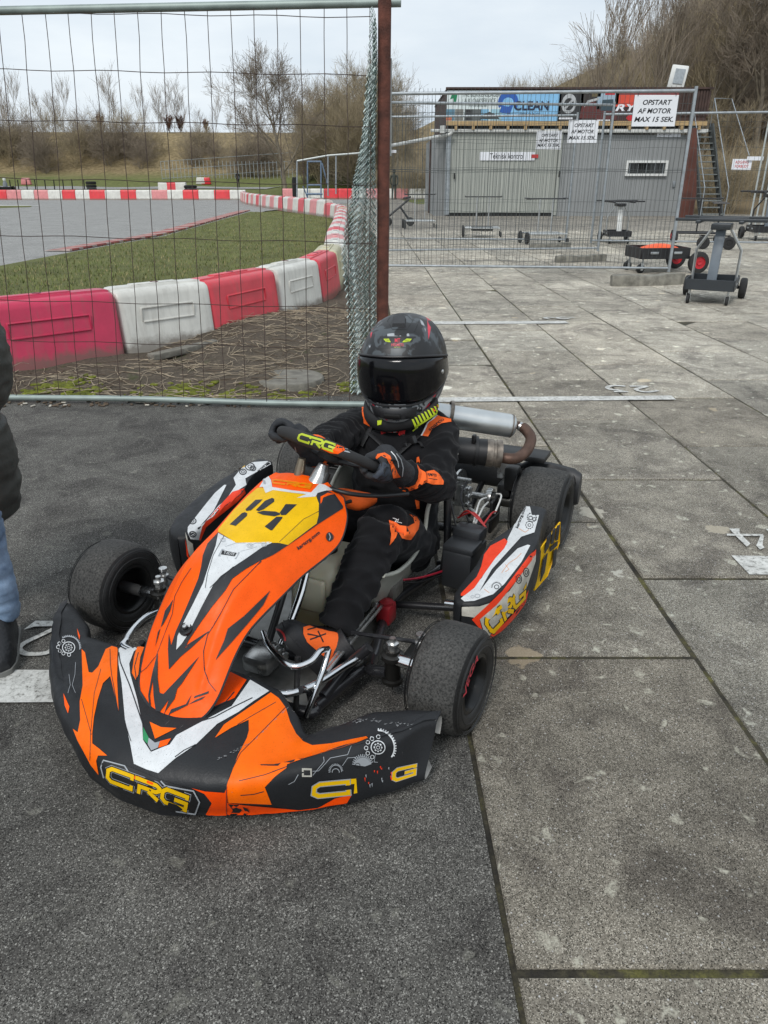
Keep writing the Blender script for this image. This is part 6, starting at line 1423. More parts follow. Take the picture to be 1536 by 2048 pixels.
# ---- side pods
def sidepod(s):
    # stations: f, l inner, l outer, z top
    st=[(-.215,.455,.475,.190),(-.225,.438,.500,.200),(-.25,.430,.528,.206),(-.31,.434,.552,.213),(-.40,.440,.566,.222),(-.47,.438,.572,.230),(-.52,.438,.574,.235),(-.57,.452,.575,.240),(-.62,.470,.570,.246),(-.66,.478,.562,.250),(-.72,.476,.553,.255),(-.775,.474,.549,.260)]
    mb=MB(); rows=[]
    fpts=[-.215,-.218,-.222,-.228,-.236,-.245]+[-.25-.525*k/46 for k in range(47)]
    for f in fpts:
        for a,b_ in zip(st,st[1:]):
            if f>=b_[0]-1e-9: k=(f-a[0])/(b_[0]-a[0]); li,lo,zt=[a[i]+(b_[i]-a[i])*k for i in (1,2,3)]; break
        bo=.030; t_=max(0,min(1,(-.215-f)/.12)); zb=.052-.012*t_
        if f<-.60: zb+= (-.60-f)*.55
        lob=lo-.012*t_; 
        ctl=[(li+.012,zb+.01),(li+.004,zb+.04),(li,zt-.035),(li+.002,zt-.008),(li+.009,zt-.001),((li+lo)/2,zt+.0025),(lo-.012,zt),(lo-.003,zt-.006),(lo,zt-.018),(lo+.004,zt-.05),(lo+.002,zb+.055),(lob-.006,zb+.015),(lob-.020,zb),((li+lob)/2,zb)]
        rows.append([K(s*l,f,z) for l,z in smoothpts([(a,b_,0) for a,b_ in ctl],2,closed=True) for z in [z] ] if 0 else [K(s*p.x,f,p.y) for p in smoothpts([(a,b_,0) for a,b_ in ctl],2,closed=True)])
    mb.grid(rows,BLKP,closed_u=True,capends=True); return mb
TS=(820,860,4.042)
pl_=sidepod(1); D=Decal(pl_,pl_.bvh(),base=.0014,fine=.6)
D.poly([(905,616),(970,622),(985,690),(1042,690),(1005,830),(900,865),(850,920),(660,1130),(560,1310),(700,1130),(870,960),(950,930),(972,935),(900,1070),(760,1250),(670,1330),(520,1383),(440,1388),(412,1365),(580,1200),(640,1090),(700,1000),(780,930),(790,880),(830,800)],WHS,0,TS)
D.poly([(765,880),(790,905),(762,960),(690,1040),(590,1180),(520,1280),(440,1342),(412,1345),(412,1325),(540,1190),(575,1110),(600,1010),(650,940)],REDS,1,TS)
D.text('kartcrg.com',[(852,790),(920,620),(948,628),(880,805)],BLS,2,TS,off=.03)
D.gear(965,772,28,DKS,1,TS,teeth=10,th=.2); D.ring(965,772,12,11,5,DKS,1,TS); D.gear(985,710,34,DKS,1,TS,teeth=12,th=.2); D.ring(975,715,15,14,6,DKS,1,TS); D.ring(1005,725,14,13,6,DKS,1,TS)
D.gear(700,1275,36,DKS,1,TS,teeth=12,a0=-180,a1=0,th=.25); D.ring(700,1272,18,16,6,DKS,1,TS); D.ring(545,1345,20,14,5,GRS,1,TS); D.ring(505,1352,14,10,4,GRS,1,TS)
ORL=mat('orange_line',(.65,.28,.12),.5)
for P in ([(900,1000),(860,1040),(800,1080),(760,1130),(740,1160)],[(770,1090),(800,1130),(770,1150)],[(600,1290),(640,1320)],[(880,800),(930,830),(960,810)]): D.line(P,4,ORL,1,TS)
# outer side
D.poly([(1015,985),(1012,1060),(985,1140),(945,1260),(880,1400),(800,1500),(700,1590),(640,1660),(600,1640),(560,1520),(420,1500),(420,1430),(560,1425),(700,1380),(800,1300),(950,1090)],CRM,0,TS)
D.poly([(1015,965),(1012,1005),(960,1080),(850,1225),(700,1410),(560,1530),(590,1640),(560,1600),(500,1530),(640,1400),(760,1285),(870,1140),(960,1020)],REDS,1,TS)
D.poly([(640,1660),(760,1560),(880,1430),(955,1290),(930,1400),(850,1520),(730,1630),(650,1680)],REDS,1,TS)
word(D,'CRG',[(590,1532),(930,1240),(925,1365),(660,1655)],TS,2,.2,[(BLS,.33),(YEL,.23)],.12)
for cx,cy in ((875,1205),(935,1150)): D.ring(cx,cy,22,34,7,DKS,1,TS); D.ring(cx,cy,10,16,6,DKS,1,TS)
pl_.build('side_pod',kart,ang=40)
pr_=sidepod(-1); D=Decal(pr_,pr_.bvh(),base=.0014,fine=.6)
# right pod top, seen beyond the number panel
D.poly([(800,95),(835,110),(600,245),(610,300),(540,345),(370,480),(230,650),(210,770),(130,760),(108,700),(110,660),(250,480),(340,370),(420,300),(440,300),(330,520),(215,650),(330,560),(440,420),(520,300),(500,240),(600,120),(680,105)],WHS,0,T3)
D.poly([(590,330),(600,370),(520,450),(340,590),(260,660),(215,775),(200,765),(230,650),(370,490),(490,360)],REDS,1,T3)
D.text('kartcrg.com',[(795,92),(625,240),(650,250),(822,100)],BLS,1,T3,off=.03)
for cx,cy,r_ in ((640,145,38),(580,190,28),(665,160,24),(150,610,30),(150,720,26)): D.ring(cx,cy,r_,r_*.8,9,DKS,1,T3); D.ring(cx,cy,r_*.45,r_*.35,6,DKS,1,T3)
D.poly([(88,700),(110,770),(150,800),(160,890),(130,930),(110,860)],CRM,0,T3); D.poly([(88,760),(110,860),(120,930),(100,900)],REDS,1,T3)
pr_.build('side_pod',kart,ang=40)
# rear number plates on the pods
def nplate(s):
    mb=MB(); P=[K(s*.566,-.60,.060),K(s*.572,-.575,.17),K(s*.572,-.60,.205),K(s*.592,-.765,.228),K(s*.594,-.78,.15),K(s*.582,-.70,.065)]
    mb.prism(P,(0,s*.004,0),YEL)
    o0=K(s*.574,-.60,.075)
    for pts in ([(.02,.02),(.05,.04),(.06,.10),(.03,.09)],[(.035,.11),(.065,.12),(.075,.165),(.045,.16)],[(.12,.02),(.145,.02),(.145,.08),(.12,.08)],[(.085,.095),(.145,.09),(.145,.105),(.085,.11)],[(.085,.12),(.105,.115),(.11,.165),(.09,.165)],[(.125,.115),(.145,.11),(.15,.16),(.13,.165)]):
        mb.prism([o0+Vector((-u,s*(.002+u*.13),v-.01)) for u,v in pts],(0,s*.003,0),DKS)
    mb.build('number_plate',kart,smooth=False)
nplate(1); nplate(-1)
# ---- battery box
BAT=mat('battery_box_black',(.022,.024,.027),.4,var=.15)
mb=MB(); rb=Matrix.Rotation(R(-3),3,'Z'); mb.rbox(K(.345,-.585,.115),(.135,.095,.125),BAT,rb,b=.006); mb.rbox(K(.345,-.562,.185),(.085,.10,.022),BAT,rb,b=.006); mb.rbox(K(.345,-.625,.20),(.07,.095,.045),BAT,rb,b=.012); mb.build('battery_box',kart)
RCB=mat('red_wire',(.42,.02,.02),.4); WCB=mat('white_wire',(.6,.6,.58),.4)
for k,(m_,a,b_,c_1) in enumerate(((RCB,(.30,-.66,.235),(.33,-.65,.262),(.39,-.64,.225)),(RCB,(.29,-.665,.225),(.34,-.67,.25),(.39,-.65,.215)),(WCB,(.345,-.66,.22),(.33,-.76,.25),(.325,-.85,.23)),(WCB,(.352,-.66,.22),(.342,-.76,.23),(.33,-.86,.21)),(RCB,(.375,-.66,.215),(.378,-.74,.225),(.372,-.82,.20)),(BLS,(.30,-.62,.22),(.26,-.66,.30),(.22,-.70,.34)),(BLS,(.33,-.66,.22),(.28,-.72,.27),(.27,-.80,.30)),(BLS,(.35,-.66,.215),(.365,-.75,.19),(.36,-.9,.16)),(WCB,(.372,-.80,.20),(.374,-.86,.24),(.35,-.885,.235)))):
    ktube([a,b_,c_1],.0030,m_,'cable',seg=6)
ktube([(.27,-.60,.045),(.275,-.62,.15),(.262,-.64,.30)],.0125,FRM,'seat_stay',sm=False); ktube([(.26,-.66,.05),(.262,-.76,.10),(.26,-.85,.06)],.010,FRM,'seat_stay')
# ---- rear axle, brake, engine
mb=MB(); mb.tube([K(-.54,-1.06,.14),K(.54,-1.06,.14)],.0125,STEEL,seg=20); mb.build('rear_axle',kart)
mb=MB(); mb.tube([K(.275,-1.06,.14),K(.41,-1.06,.14)],.024,mat('dark_hub_alloy',(.09,.09,.085),.35,metal=.8),seg=24); mb.build('rear_hub',kart)
mb=MB(); mb.lathe(K(.268,-1.06,.14),(0,1,0),[(0,.0),(0,.036),(.012,.038),(.020,.036),(.020,0)],STEEL,seg=32); mb.build('bearing_ring',kart)
mb=MB(); mb.lathe(K(.155,-1.06,.14),(0,1,0),[(-.004,.03),(-.004,.088),(.004,.088),(.004,.03)],STEEL,seg=48); mb.build('brake_disc',kart)
mb=MB(); cb=K(.19,-.985,.175); mb.rbox(cb,(.055,.035,.085),STEEL,b=.008); mb.rbox(cb+K(-.035,0,.0),(.05,.03,.075),STEEL,b=.008); mb.rbox(cb+K(.028,.0,-.01),(.045,.02,.06),STEEL,b=.006)
for dz in(-.03,0,.03):
    for dl in(-.045,.035): mb.lathe(cb+K(dl,.028,dz),(1,0,0),[(-.01,.009),(.006,.009),(.010,.006),(.010,0)],STEEL,seg=10)
mb.tube([cb+K(-.05,.01,.052),cb+K(.04,.01,.052)],.010,STEEL,seg=10); mb.tube([cb+K(-.05,.02,-.04),cb+K(.05,.02,-.04)],.007,STEEL,seg=8); mb.build('brake_caliper',kart)
mb=MB(); mb.tube([cb+K(.04,.02,-.045),cb+K(.07,.04,-.05),cb+K(.072,.05,-.10)],.005,WCB,seg=8); mb.build('brake_hose',kart)
mb=MB(); mb.rbox(K(.05,-1.02,.13),(.12,.05,.14),DRK,b=.01); mb.rbox(K(.31,-1.02,.10),(.10,.012,.12),DRK,b=.003); mb.rbox(K(.335,-1.10,.19),(.16,.05,.05),DRK,b=.012); mb.rbox(K(.36,-1.04,.24),(.05,.05,.09),DRK,b=.01); mb.build('bearing_carrier',kart)
ENGM=mat('dark_engine_casting',(.03,.03,.03),.5,metal=.4,var=.3,vscale=30)
mb=MB(); mb.rbox(K(-.27,-.88,.17),(.24,.22,.19),ENGM,b=.03); 
for k in range(9): mb.rbox(K(-.27,-.86,.27+k*.011),(.15,.16,.005),ENGM,b=.002,seg=1)
mb.rbox(K(-.27,-.86,.375),(.06,.06,.02),BLS,b=.008); mb.build('engine',kart)
# rear bumper
REARP=mat('rear_bumper_plastic',(.022,.023,.025),.5,var=.2)
mb=MB(); rows=[]
for k in range(41):
    l=-.575+1.15*k/40; f=-1.225+.03*S01((abs(l)-.45)/.12); hh=.055 if abs(l)<.35 else .075; sc_=1 if abs(l)<.56 else .8
    rows.append([K(l,f+.035*math.cos(R(a))*sc_,.175+hh*math.sin(R(a))*sc_) for a in range(0,360,24)])
mb.grid(rows,REARP,closed_u=True,capends=True); mb.build('rear_bumper',kart)
for s in(-1,1): ktube([(s*.2,-1.05,.06),(s*.2,-1.24,.15)],.012,FRM,'bumper_bracket',sm=False)
mb=MB(); mb.rbox(K(.30,-1.18,.285),(.10,.30,.02),DRK,b=.004); mb.rbox(K(.30,-1.13,.24),(.012,.04,.09),STEEL,b=.003); mb.build('exhaust_mount',kart)
# ---- exhaust: two cans and the return pipe
PIPE=mat('heat_browned_pipe',(.11,.065,.048),.5,metal=.55,var=.35,vscale=25,bump=.2,bscale=80); CANA=mat('brushed_silencer',(.58,.60,.60),.34,metal=.85,var=.10,vscale=14); CANB=mat('sooty_can',(.020,.020,.021),.45,metal=.3,var=.3,vscale=14); RING=mat('aged_band',(.22,.19,.16),.45,metal=.7,var=.5,vscale=40)
e0,e1=kD(868,828,2.60),kD(1030,853,2.62)
a_=(e1-e0).normalized(); mb=MB(); L_=(e1-e0).length; e0=e0-a_*.12; L_+=.12; mb.lathe(e0,a_,[(0,0),(0,.025),(.03,.036),(.045,.0415),(L_-.022,.0415),(L_-.008,.038),(L_,.028),(L_,0)],CANA,seg=40)
mb.lathe(e0+a_*(L_-.016),a_,[(0,.042),(.002,.0425),(.004,.042)],RING,seg=40); mb.build('silencer',kart)
f0,f1=kD(890,898,2.50),kD(1002,908,2.50); b_a=(f1-f0).normalized(); L2=(f1-f0).length; f0=f0-b_a*.12; L2+=.12
mb=MB(); mb.lathe(f0,b_a,[(0,0),(0,.03),(.05,.045),(L2-.055,.046),(L2-.05,.047)],CANB,seg=40); mb.build('exhaust_can',kart)
mb=MB(); mb.lathe(f0,b_a,[(L2-.052,.0475),(L2-.03,.0475),(L2-.028,.045),(L2-.02,.045),(L2-.018,.0475),(L2,.0475),(L2+.002,.03),(L2+.002,0)],RING,seg=40); mb.build('end_band',kart)
pp=smoothpts([f1-b_a*.005+Vector((0,0,-.012)),kD(1030,917,2.50),kD(1052,903,2.53),kD(1062,878,2.57),kD(1052,860,2.60),kD(1040,852,2.62),e1-a_*.005+Vector((0,0,.008))],6)
mb=MB(); mb.tube(pp,[.0185]*3+[.019]*(len(pp)-12)+[.014]*9,PIPE,seg=18); mb.build('return_pipe',kart)
mb=MB(); q=kD(1045,853,2.61); mb.tube([q+K(-.012,0,.0),q+K(.016,0,-.008)],.0165,STEEL,seg=14); mb.build('spring_clip',kart)
for (P,r_) in ((e0.lerp(e1,.50),.0435),):
    mb=MB(); mb.lathe(kD(898,827,2.60),a_,[(0,.042),(0,.046),(.012,.046),(.012,.042)],RING,seg=32); mb.build('strap',kart)
mb=MB(); mb.lathe(kD(948,902,2.5),b_a,[(0,.047),(0,.052),(.010,.052),(.010,.047)],BLS,seg=32); mb.rbox(kD(948,878,2.46),(.02,.012,.03),BLS,b=.003); mb.build('strap',kart)
# ---- seat
SEATM=mat('pale_fibreglass_seat',(.38,.38,.33),.42,var=.15,vscale=14,bump=.15,bscale=120)
sb_=MB(); rows=[]
# rim path (f, z) and floor path (f, z), left rim at l=.25
st_=[(-.19,.245,-.235,.13),(-.245,.222,-.28,.075),(-.30,.206,-.33,.052),(-.38,.200,-.42,.042),(-.44,.215,-.52,.044),(-.485,.250,-.60,.070),(-.510,.320,-.665,.15),(-.60,.375,-.705,.25),(-.70,.400,-.735,.36),(-.745,.41,-.752,.41)]
SP=smoothpts([(a_,b_,0) for a_,b_,_,_ in st_],5); SF=smoothpts([(c_1,d_,0) for _,_,c_1,d_ in st_],5); rows=[]
for p,q in zip(SP,SF):
    row=[]
    for u,v in ((-1.05,1.0),(-1.0,.96),(-.97,.6),(-.86,.28),(-.66,.08),(-.4,0),(0,0),(.4,0),(.60,.10),(.74,.30),(.86,.62),(.97,.95),(1.03,1.0)):
        row.append(K(.085+.160*u,q.x+(p.x-q.x)*v,q.y+(p.y-q.y)*v))
    rows.append(row)
sb_.grid(rows,SEATM); sb_.grid([[q+Vector((0,0,-.005)) for q in r_][::-1] for r_ in rows],SEATM)
for j in (0,-1): sb_.tube([r_[j] for r_ in rows],.0065,SEATM,seg=8)
sb_.tube(rows[0],.006,SEATM,seg=8)
sb_.build('seat',kart,ang=60)
# ================================================================ DRIVER
drv=empty('person',KO,KANG,'child kart driver in black and orange suit and full face helmet gripping the wheel','person')
SUIT=bpy.data.materials.new('black_race_suit'); nt_,N,L,b=nodes(SUIT)
g=N.new('ShaderNodeTexCoord').outputs['Object']; n1=noise_n(N,L,g,260,3,.6); n2=noise_n(N,L,g,9,5,.6); r1=ramp(N,[(.3,(.0045,.0045,.0055)),(.7,(.010,.010,.0115))]); L.new(n2.outputs[0],r1.inputs[0]); L.new(r1.outputs[0],b.inputs['Base Color']); b.inputs['Roughness'].default_value=.9; b.inputs['Specular IOR Level'].default_value=.2; b.inputs['Sheen Weight'].default_value=.06; b.inputs['Sheen Roughness'].default_value=.5
bp=N.new('ShaderNodeBump'); bp.inputs['Strength'].default_value=.35; bp.inputs['Distance'].default_value=.001; L.new(n1.outputs[0],bp.inputs['Height']); L.new(bp.outputs[0],b.inputs['Normal'])
LSh,RSh=kD(872,872,2.27),kD(718,862,2.36)
LEl,REl=kD(872,972,2.16),kD(655,890,2.17)
LWr,RWr=kD(806,948,2.02),kD(624,905,2.02)
PEL=K(.10,-.60,.14); CH=K(.105,-.60,.40); NK=K(.105,-.61,.53)
LHip,RHip=K(.165,-.58,.14),K(.03,-.58,.14); LKn,RKn=K(.205,-.285,.335),K(-.10,-.28,.33); LAn,RAn=K(.168,-.07,.125),K(-.13,-.06,.13)
mb=MB()
mb.tube(smoothpts([PEL+Vector((-.03,0,-.03)),PEL+Vector((0,0,.08)),CH+Vector((0,0,-.08)),CH+Vector((0,0,.02)),(LSh+RSh)/2+Vector((0,0,-.005)),NK+Vector((0,0,.02))],4),[.125,.13,.13,.128,.125,.125,.125,.126,.128,.13,.132,.134,.134,.135,.132,.125,.105,.085,.07,.06,.055],SUIT,seg=24,flat=(1.12,.82))
for A,B_,Cw in ((LSh,LEl,LWr),(RSh,REl,RWr)):
    mb.tube(smoothpts([A.lerp(NK,.45),A,A.lerp(B_,.5),B_],4),[.06,.066,.068,.07,.07,.069,.067,.064,.062,.061,.059,.057,.055],SUIT,seg=20)
    mb.tube(smoothpts([B_.lerp(A,.1),B_,B_.lerp(Cw,.5),Cw],4),[.056,.057,.058,.058,.057,.055,.053,.050,.047,.044,.041,.038,.036],SUIT,seg=20)
for H_,Kn,An in ((LHip,LKn,LAn),(RHip,RKn,RAn)):
    mb.tube(smoothpts([H_,H_.lerp(Kn,.4),Kn],6),[.090,.090,.090,.089,.088,.086,.084,.081,.078,.075,.073,.071,.069],SUIT,seg=22)
    mb.tube(smoothpts([Kn,Kn.lerp(An,.5)+Vector((-.008,0,.004)),An],6),[.069,.069,.067,.065,.063,.061,.059,.057,.055,.053,.052,.051,.051],SUIT,seg=22)
body=remesh(mb,'body',SUIT,drv,voxel=.0058,smooth=3,fold=.0125,fscale=(12,12,22),seed=3)
# sharper sleeve and trouser creases across the limb
def crease(o,A,B_,freq,amp,rad,ph=0):
    ax=(B_-A); ln=ax.length; ax.normalize()
    nrm=[v.normal.copy() for v in o.data.vertices]
    for v,vn in zip(o.data.vertices,nrm):
        t=(v.co-A).dot(ax)
        if -.02<t<ln+.02:
            d=(v.co-A-ax*t)
            if d.length<rad:
                n=noise.noise(Vector((t*freq+d.dot(ax.orthogonal().normalized())*18,d.length*3,ph))); v.co+=vn*(-abs(n)*amp*2.2+amp*.4)
crease(body,LEl,LWr,42,.008,.085,1); crease(body,LSh,LEl,26,.009,.09,2); crease(body,RSh,REl,30,.009,.09,3); crease(body,LKn,LAn,22,.009,.09,5); crease(body,REl,RWr,40,.005,.08,6)
body.data.update()
ORS=mat('orange_suit_fabric',(.88,.13,.012),.75,var=.06,vscale=12,bump=.2,bscale=400); LIM=mat('lime_fabric',(.50,.62,.02),.7,var=.1,vscale=15); REDF=mat('bright_red_print',(.75,.03,.03),.6); WFAB=mat('white_print',(.7,.7,.7),.6); BLF=mat('black_print',(.008,.008,.009),.7)
bm_=MB(); D=Decal(bm_,obmesh(body),base=.0022,fine=.45)
TD=(500,580,2.1943); TE=(500,780,3.339); TF=(680,600,5.908)
# shoulder yokes, knee, forearm patches (TE crop)
D.poly([(1145,305),(1195,215),(1255,172),(1340,195),(1342,212),(1275,225),(1215,262),(1190,312)],ORS,0,TE)
D.poly([(1137,305),(1188,212),(1245,170),(1256,172),(1197,216),(1147,306)],WFAB,1,TE,step=20)
D.text('sparco',[(1190,262),(1285,188),(1302,208),(1205,282)],BLF,1,TE,off=.02)
D.poly([(742,95),(760,90),(788,110),(806,185),(802,250),(758,225)],ORS,0,TE); D.poly([(788,108),(798,112),(815,180),(806,250),(802,250),(806,185)],WFAB,1,TE,step=20)
D.text('sparco',[(790,122),(796,215),(780,215),(772,122)],BLF,1,TE,off=.02)
D.poly([(1110,497),(1135,530),(1165,548),(1225,535),(1262,565),(1292,610),(1288,632),(1222,630),(1170,615),(1120,652),(1055,680),(1015,670),(990,640),(1060,650),(1100,628),(1118,590),(1125,545)],ORS,0,TE)
D.text('sparco',[(1178,556),(1242,562),(1250,588),(1186,580)],BLF,1,TE,off=.03); D.line([(1190,592),(1250,600)],4,BLF,1,TE)
D.poly([(1112,448),(1128,445),(1140,475),(1135,500),(1112,485)],ORS,0,TE)
D.poly([(928,868),(975,885),(1000,905),(1055,912),(1095,890),(1090,860),(1062,833),(1112,850),(1130,880),(1120,930),(1072,1000),(1010,990),(985,945),(972,985),(932,1035),(940,960)],ORS,0,TE)
D.line([(955,855),(985,865),(970,880),(1015,890)],4,WFAB,1,TE); D.line([(995,860),(985,885)],4,WFAB,1,TE)
D.poly([(390,362),(428,372),(428,430),(400,490),(355,518),(330,508),(385,470),(402,420)],ORS,0,TE)
D.poly([(1102,730),(1130,740),(1130,790),(1112,790)],ORS,0,TE)
# chest: lime collar of rib vest, red UFO badge, straps
D.poly([(870,262),(905,268),(925,262),(1055,258),(1030,310),(1005,302),(985,290),(900,290)],BLF,0,TE)
D.poly([(872,285),(925,262),(905,292),(880,298)],REDF,1,TE,step=20); D.poly([(915,272),(990,276),(985,288),(908,286)],REDF,1,TE,step=20)
D.text('UFO',[(922,265),(985,270),(980,290),(918,286)],WFAB,2,TE,off=.03,shear=.2)
for k in range(11):
    t=k/10; x=905+250*t; y=268-165*t; D.poly([(x-8,y-26),(x+4,y-28),(x+22,y+8),(x+10,y+16)],LIM,0,TE)
for k in range(3): D.poly([(1003+k*16,262),(1016+k*16,262),(1002+k*15,308-k*5),(990+k*15,300-k*4)],REDF,1,TE,step=30)
D.line([(1085,278),(1140,230),(1185,200)],6,LIM,0,TE); D.line([(808,120),(830,190),(835,235)],6,LIM,0,TE)
append_mb(body,bm_)
# harness straps and buckles standing off the suit
bd_bvh=obmesh(body); Dh=Decal(MB(),bd_bvh)
def strap(pts,w_,m,name,T,th=.003):
    P=[]
    for x,y in pts:
        p=Dh.hit(T[0]+x/T[2],T[1]+y/T[2],th+.002)
        if p: P.append(p)
    if len(P)<2: return
    P=smoothpts(P,4); mb=MB(); mb.tube(P,w_,m,seg=8,flat=(1,.28)); mb.build(name,drv)
STR=mat('black_webbing',(.010,.010,.011),.6,bump=.3,bscale=500)
strap([(740,370),(790,300),(800,250),(830,235)],.012,STR,'harness_strap',TE); strap([(1000,425),(1060,370),(1120,310)],.011,STR,'harness_strap',TE); strap([(800,290),(850,330),(900,380)],.009,STR,'harness_strap',TE); strap([(1070,340),(1130,360),(1160,390)],.008,STR,'harness_strap',TE)
for x,y,s_ in ((1085,345,.032),(815,260,.024),(1040,375,.018)):
    p=Dh.hit(TE[0]+x/TE[2],TE[1]+y/TE[2],.008)
    if p: mb=MB(); mb.rbox(p,(s_*.5,s_,s_*.8),BLS,b=.005,rot=Matrix.Rotation(R(-25),3,'Z')@Matrix.Rotation(R(30),3,'X')); mb.build('buckle',drv)
# orange rib protector edge below the wheel
mb=MB(); P=[kD(672,985,2.12),kD(690,995,2.10),(kD(720,1002,2.08)),kD(752,998,2.10)]; mb.tube(smoothpts(P,5),[.012,.016,.02,.023,.026,.028,.029,.03,.03,.03,.029,.027,.024,.02,.015,.01],ORS,seg=14,flat=(.7,1)); mb.build('lap_pad',drv)
# ---- helmet
HC=kD(808,738,2.22); HM=Matrix.Translation(HC)
camd=(KI@CAMV-HC); az=math.atan2(camd.y,camd.x)-R(13); Rm=Matrix.Rotation(az,3,'Z')@Matrix.Rotation(R(10),3,'Y')@Matrix.Rotation(R(2),3,'X')
def hpt(u,v,o=0):   # u azimuth, v elevation; local x fwd
    cu,su,cv,sv=math.cos(u),math.sin(u),math.cos(v),math.sin(v)
    p=2.35; a=.155 if cu>0 else .165; bb=.128; cc=.158 if sv>0 else .168
    d=((abs(cv*cu)/a)**p+(abs(cv*su)/bb)**p+(abs(sv)/cc)**p)**(-1/p)
    x,y,z=cv*cu*d,cv*su*d,sv*d
    if z<0:
        t=-z/.168; y*=1-.26*t**1.6; x*=1-(.12*t*t if x>0 else .38*t)
        if x>0: x+=.030*math.exp(-((t-.62)/.3)**2)*max(0,cu)**2
    else: y*=1-.03*(z/.158)**2
    n=Vector((x,y,z)); 
    if o: n=n+n.normalized()*o
    return HC+Rm@n
HEL=bpy.data.materials.new('matt_camo_shell'); nt_,N,L,b=nodes(HEL)
g=N.new('ShaderNodeTexCoord').outputs['Object']; n1=noise_n(N,L,g,20,3,.55,.6); n2=noise_n(N,L,g,52,2,.5,.6)
sx=N.new('ShaderNodeSeparateXYZ'); L.new(g,sx.inputs[0])
low=N.new('ShaderNodeMapRange'); low.inputs['From Min'].default_value=HC.z-.045; low.inputs['From Max'].default_value=HC.z-.07; L.new(sx.outputs['Z'],low.inputs[0])
r1=ramp(N,[(.50,0),(.54,1)]); L.new(n1.outputs[0],r1.inputs[0]); r2=ramp(N,[(.475,0),(.49,1)]); L.new(n2.outputs[0],r2.inputs[0])
c1=mixc(N,L,r1.outputs[0],(.012,.012,.013),(.060,.070,.078)); mm=N.new('ShaderNodeMath'); mm.operation='MULTIPLY'; L.new(r2.outputs[0],mm.inputs[0]); L.new(low.outputs[0],mm.inputs[1])
L.new(mixc(N,L,mm.outputs[0],c1,(.30,.31,.32)),b.inputs['Base Color']); b.inputs['Roughness'].default_value=.42
mb=MB(); NU,NV=72,44; vmin=-R(66)
mb.grid([[hpt(2*math.pi*i/NU,vmin+(math.pi/2-.001-vmin)*j/NV) for i in range(NU)] for j in range(NV+1)],HEL,closed_u=True)
shellb=mb.bvh(); D=Decal(mb,shellb); HR=mat('helmet_red',(.62,.03,.06),.4); HG=mat('helmet_grey_print',(.34,.36,.38),.45); HD=mat('helmet_badge_black',(.018,.018,.02),.45); HLm=mat('helmet_lime',(.52,.66,.02),.4); SEAM=mat('helmet_seam',(.006,.006,.006),.6)
D.poly([(1015,205),(1060,212),(1078,235),(1072,330),(1045,470),(1035,350),(1030,260)],HR,0,TF); D.poly([(435,235),(455,240),(395,330),(365,455),(362,400),(385,310)],HR,0,TF)
D.poly([(810,128),(880,125),(940,150),(935,185),(860,180),(805,160)],HR,0,TF); D.line([(830,145),(900,145),(915,165),(860,162)],6,HD,1,TF)
D.poly([(470,432),(895,432),(895,570),(468,570)],HD,0,TF,step=14)
D.poly([(515,462),(580,460),(590,475),(600,500),(575,500),(540,492)],HLm,1,TF,step=30); D.poly([(848,462),(790,458),(760,475),(735,502),(775,500),(825,490)],HLm,1,TF,step=30)
for k in range(2): D.line([(530+k*20,474+k*12),(598,474+k*12)],4,HD,2,TF); D.line([(828-k*16,476+k*12),(760,476+k*12)],4,HD,2,TF)
D.text('MT',[(648,455),(712,455),(712,505),(648,505)],HR,1,TF,off=.01); D.text('HELMETS',[(608,515),(752,515),(752,548),(608,548)],HR,1,TF,off=.015); D.text('RACING',[(642,555),(716,555),(716,564),(642,564)],HLm,1,TF,off=.0)
D.poly([(560,402),(610,395),(815,398),(820,430),(560,430)],HG,0,TF,step=20); D.poly([(650,395),(640,420),(700,430),(720,400)],HD,1,TF,step=20)
for P in ([(430,270),(490,230),(500,270),(440,320)],[(945,230),(980,260),(1000,310),(960,290)],[(995,330),(1010,345),(1008,380)],[(1160,345),(1185,370),(1195,400)],[(340,540),(365,540),(355,570)]): D.poly(P,HG,0,TF,step=30)
D.line([(620,165),(560,250),(620,350),(790,350),(860,250),(790,180),(700,165),(620,165)],5,SEAM,0,TF)
D.line([(955,160),(935,250),(880,380)],8,SEAM,0,TF)
D.text('MT',[(1180,770),(1228,740),(1200,1000),(1155,1030)],HLm,0,TF,off=.01)
D.poly([(1150,1030),(1165,1040),(1120,1140),(1095,1150),(1105,1100)],HR,0,TF)
D.line([(380,1215),(470,1350),(560,1420)],12,HR,0,TF); D.line([(850,1410),(980,1320),(1060,1220)],14,HR,0,TF)
for k in range(26):
    x=430+rr.random()*560; y=1130+rr.random()*230; s_=8+rr.random()*16; P=[(x,y),(x+s_*rr.uniform(.4,1),y+s_*.6),(x+s_*.5,y+s_*rr.uniform(1,2.2)),(x-s_*.4,y+s_)]; D.poly(P,HG,0,TF,step=30)
hel=mb.build('helmet',drv,ang=50)
# crown vent
def on_h(x,y,o=.002): return Decal(MB(),shellb).hit(TF[0]+x/TF[2],TF[1]+y/TF[2],o)
mb=MB(); vp=[on_h(x,y,.004) for x,y in ((640,200),(745,195),(782,235),(775,320),(618,320),(622,235))]
if all(vp): 
    c=sum(vp,Vector())/6; n_=(c-HC).normalized(); mb.add([p-n_*.004 for p in vp]+[p.lerp(c,.12)+n_*.006 for p in vp],[(0,1,7,6),(1,2,8,7),(2,3,9,8),(3,4,10,9),(4,5,11,10),(5,0,6,11),(6,7,8,9,10,11)],HD)
    mb.build('top_vent',hel,smooth=False,recalc=True)
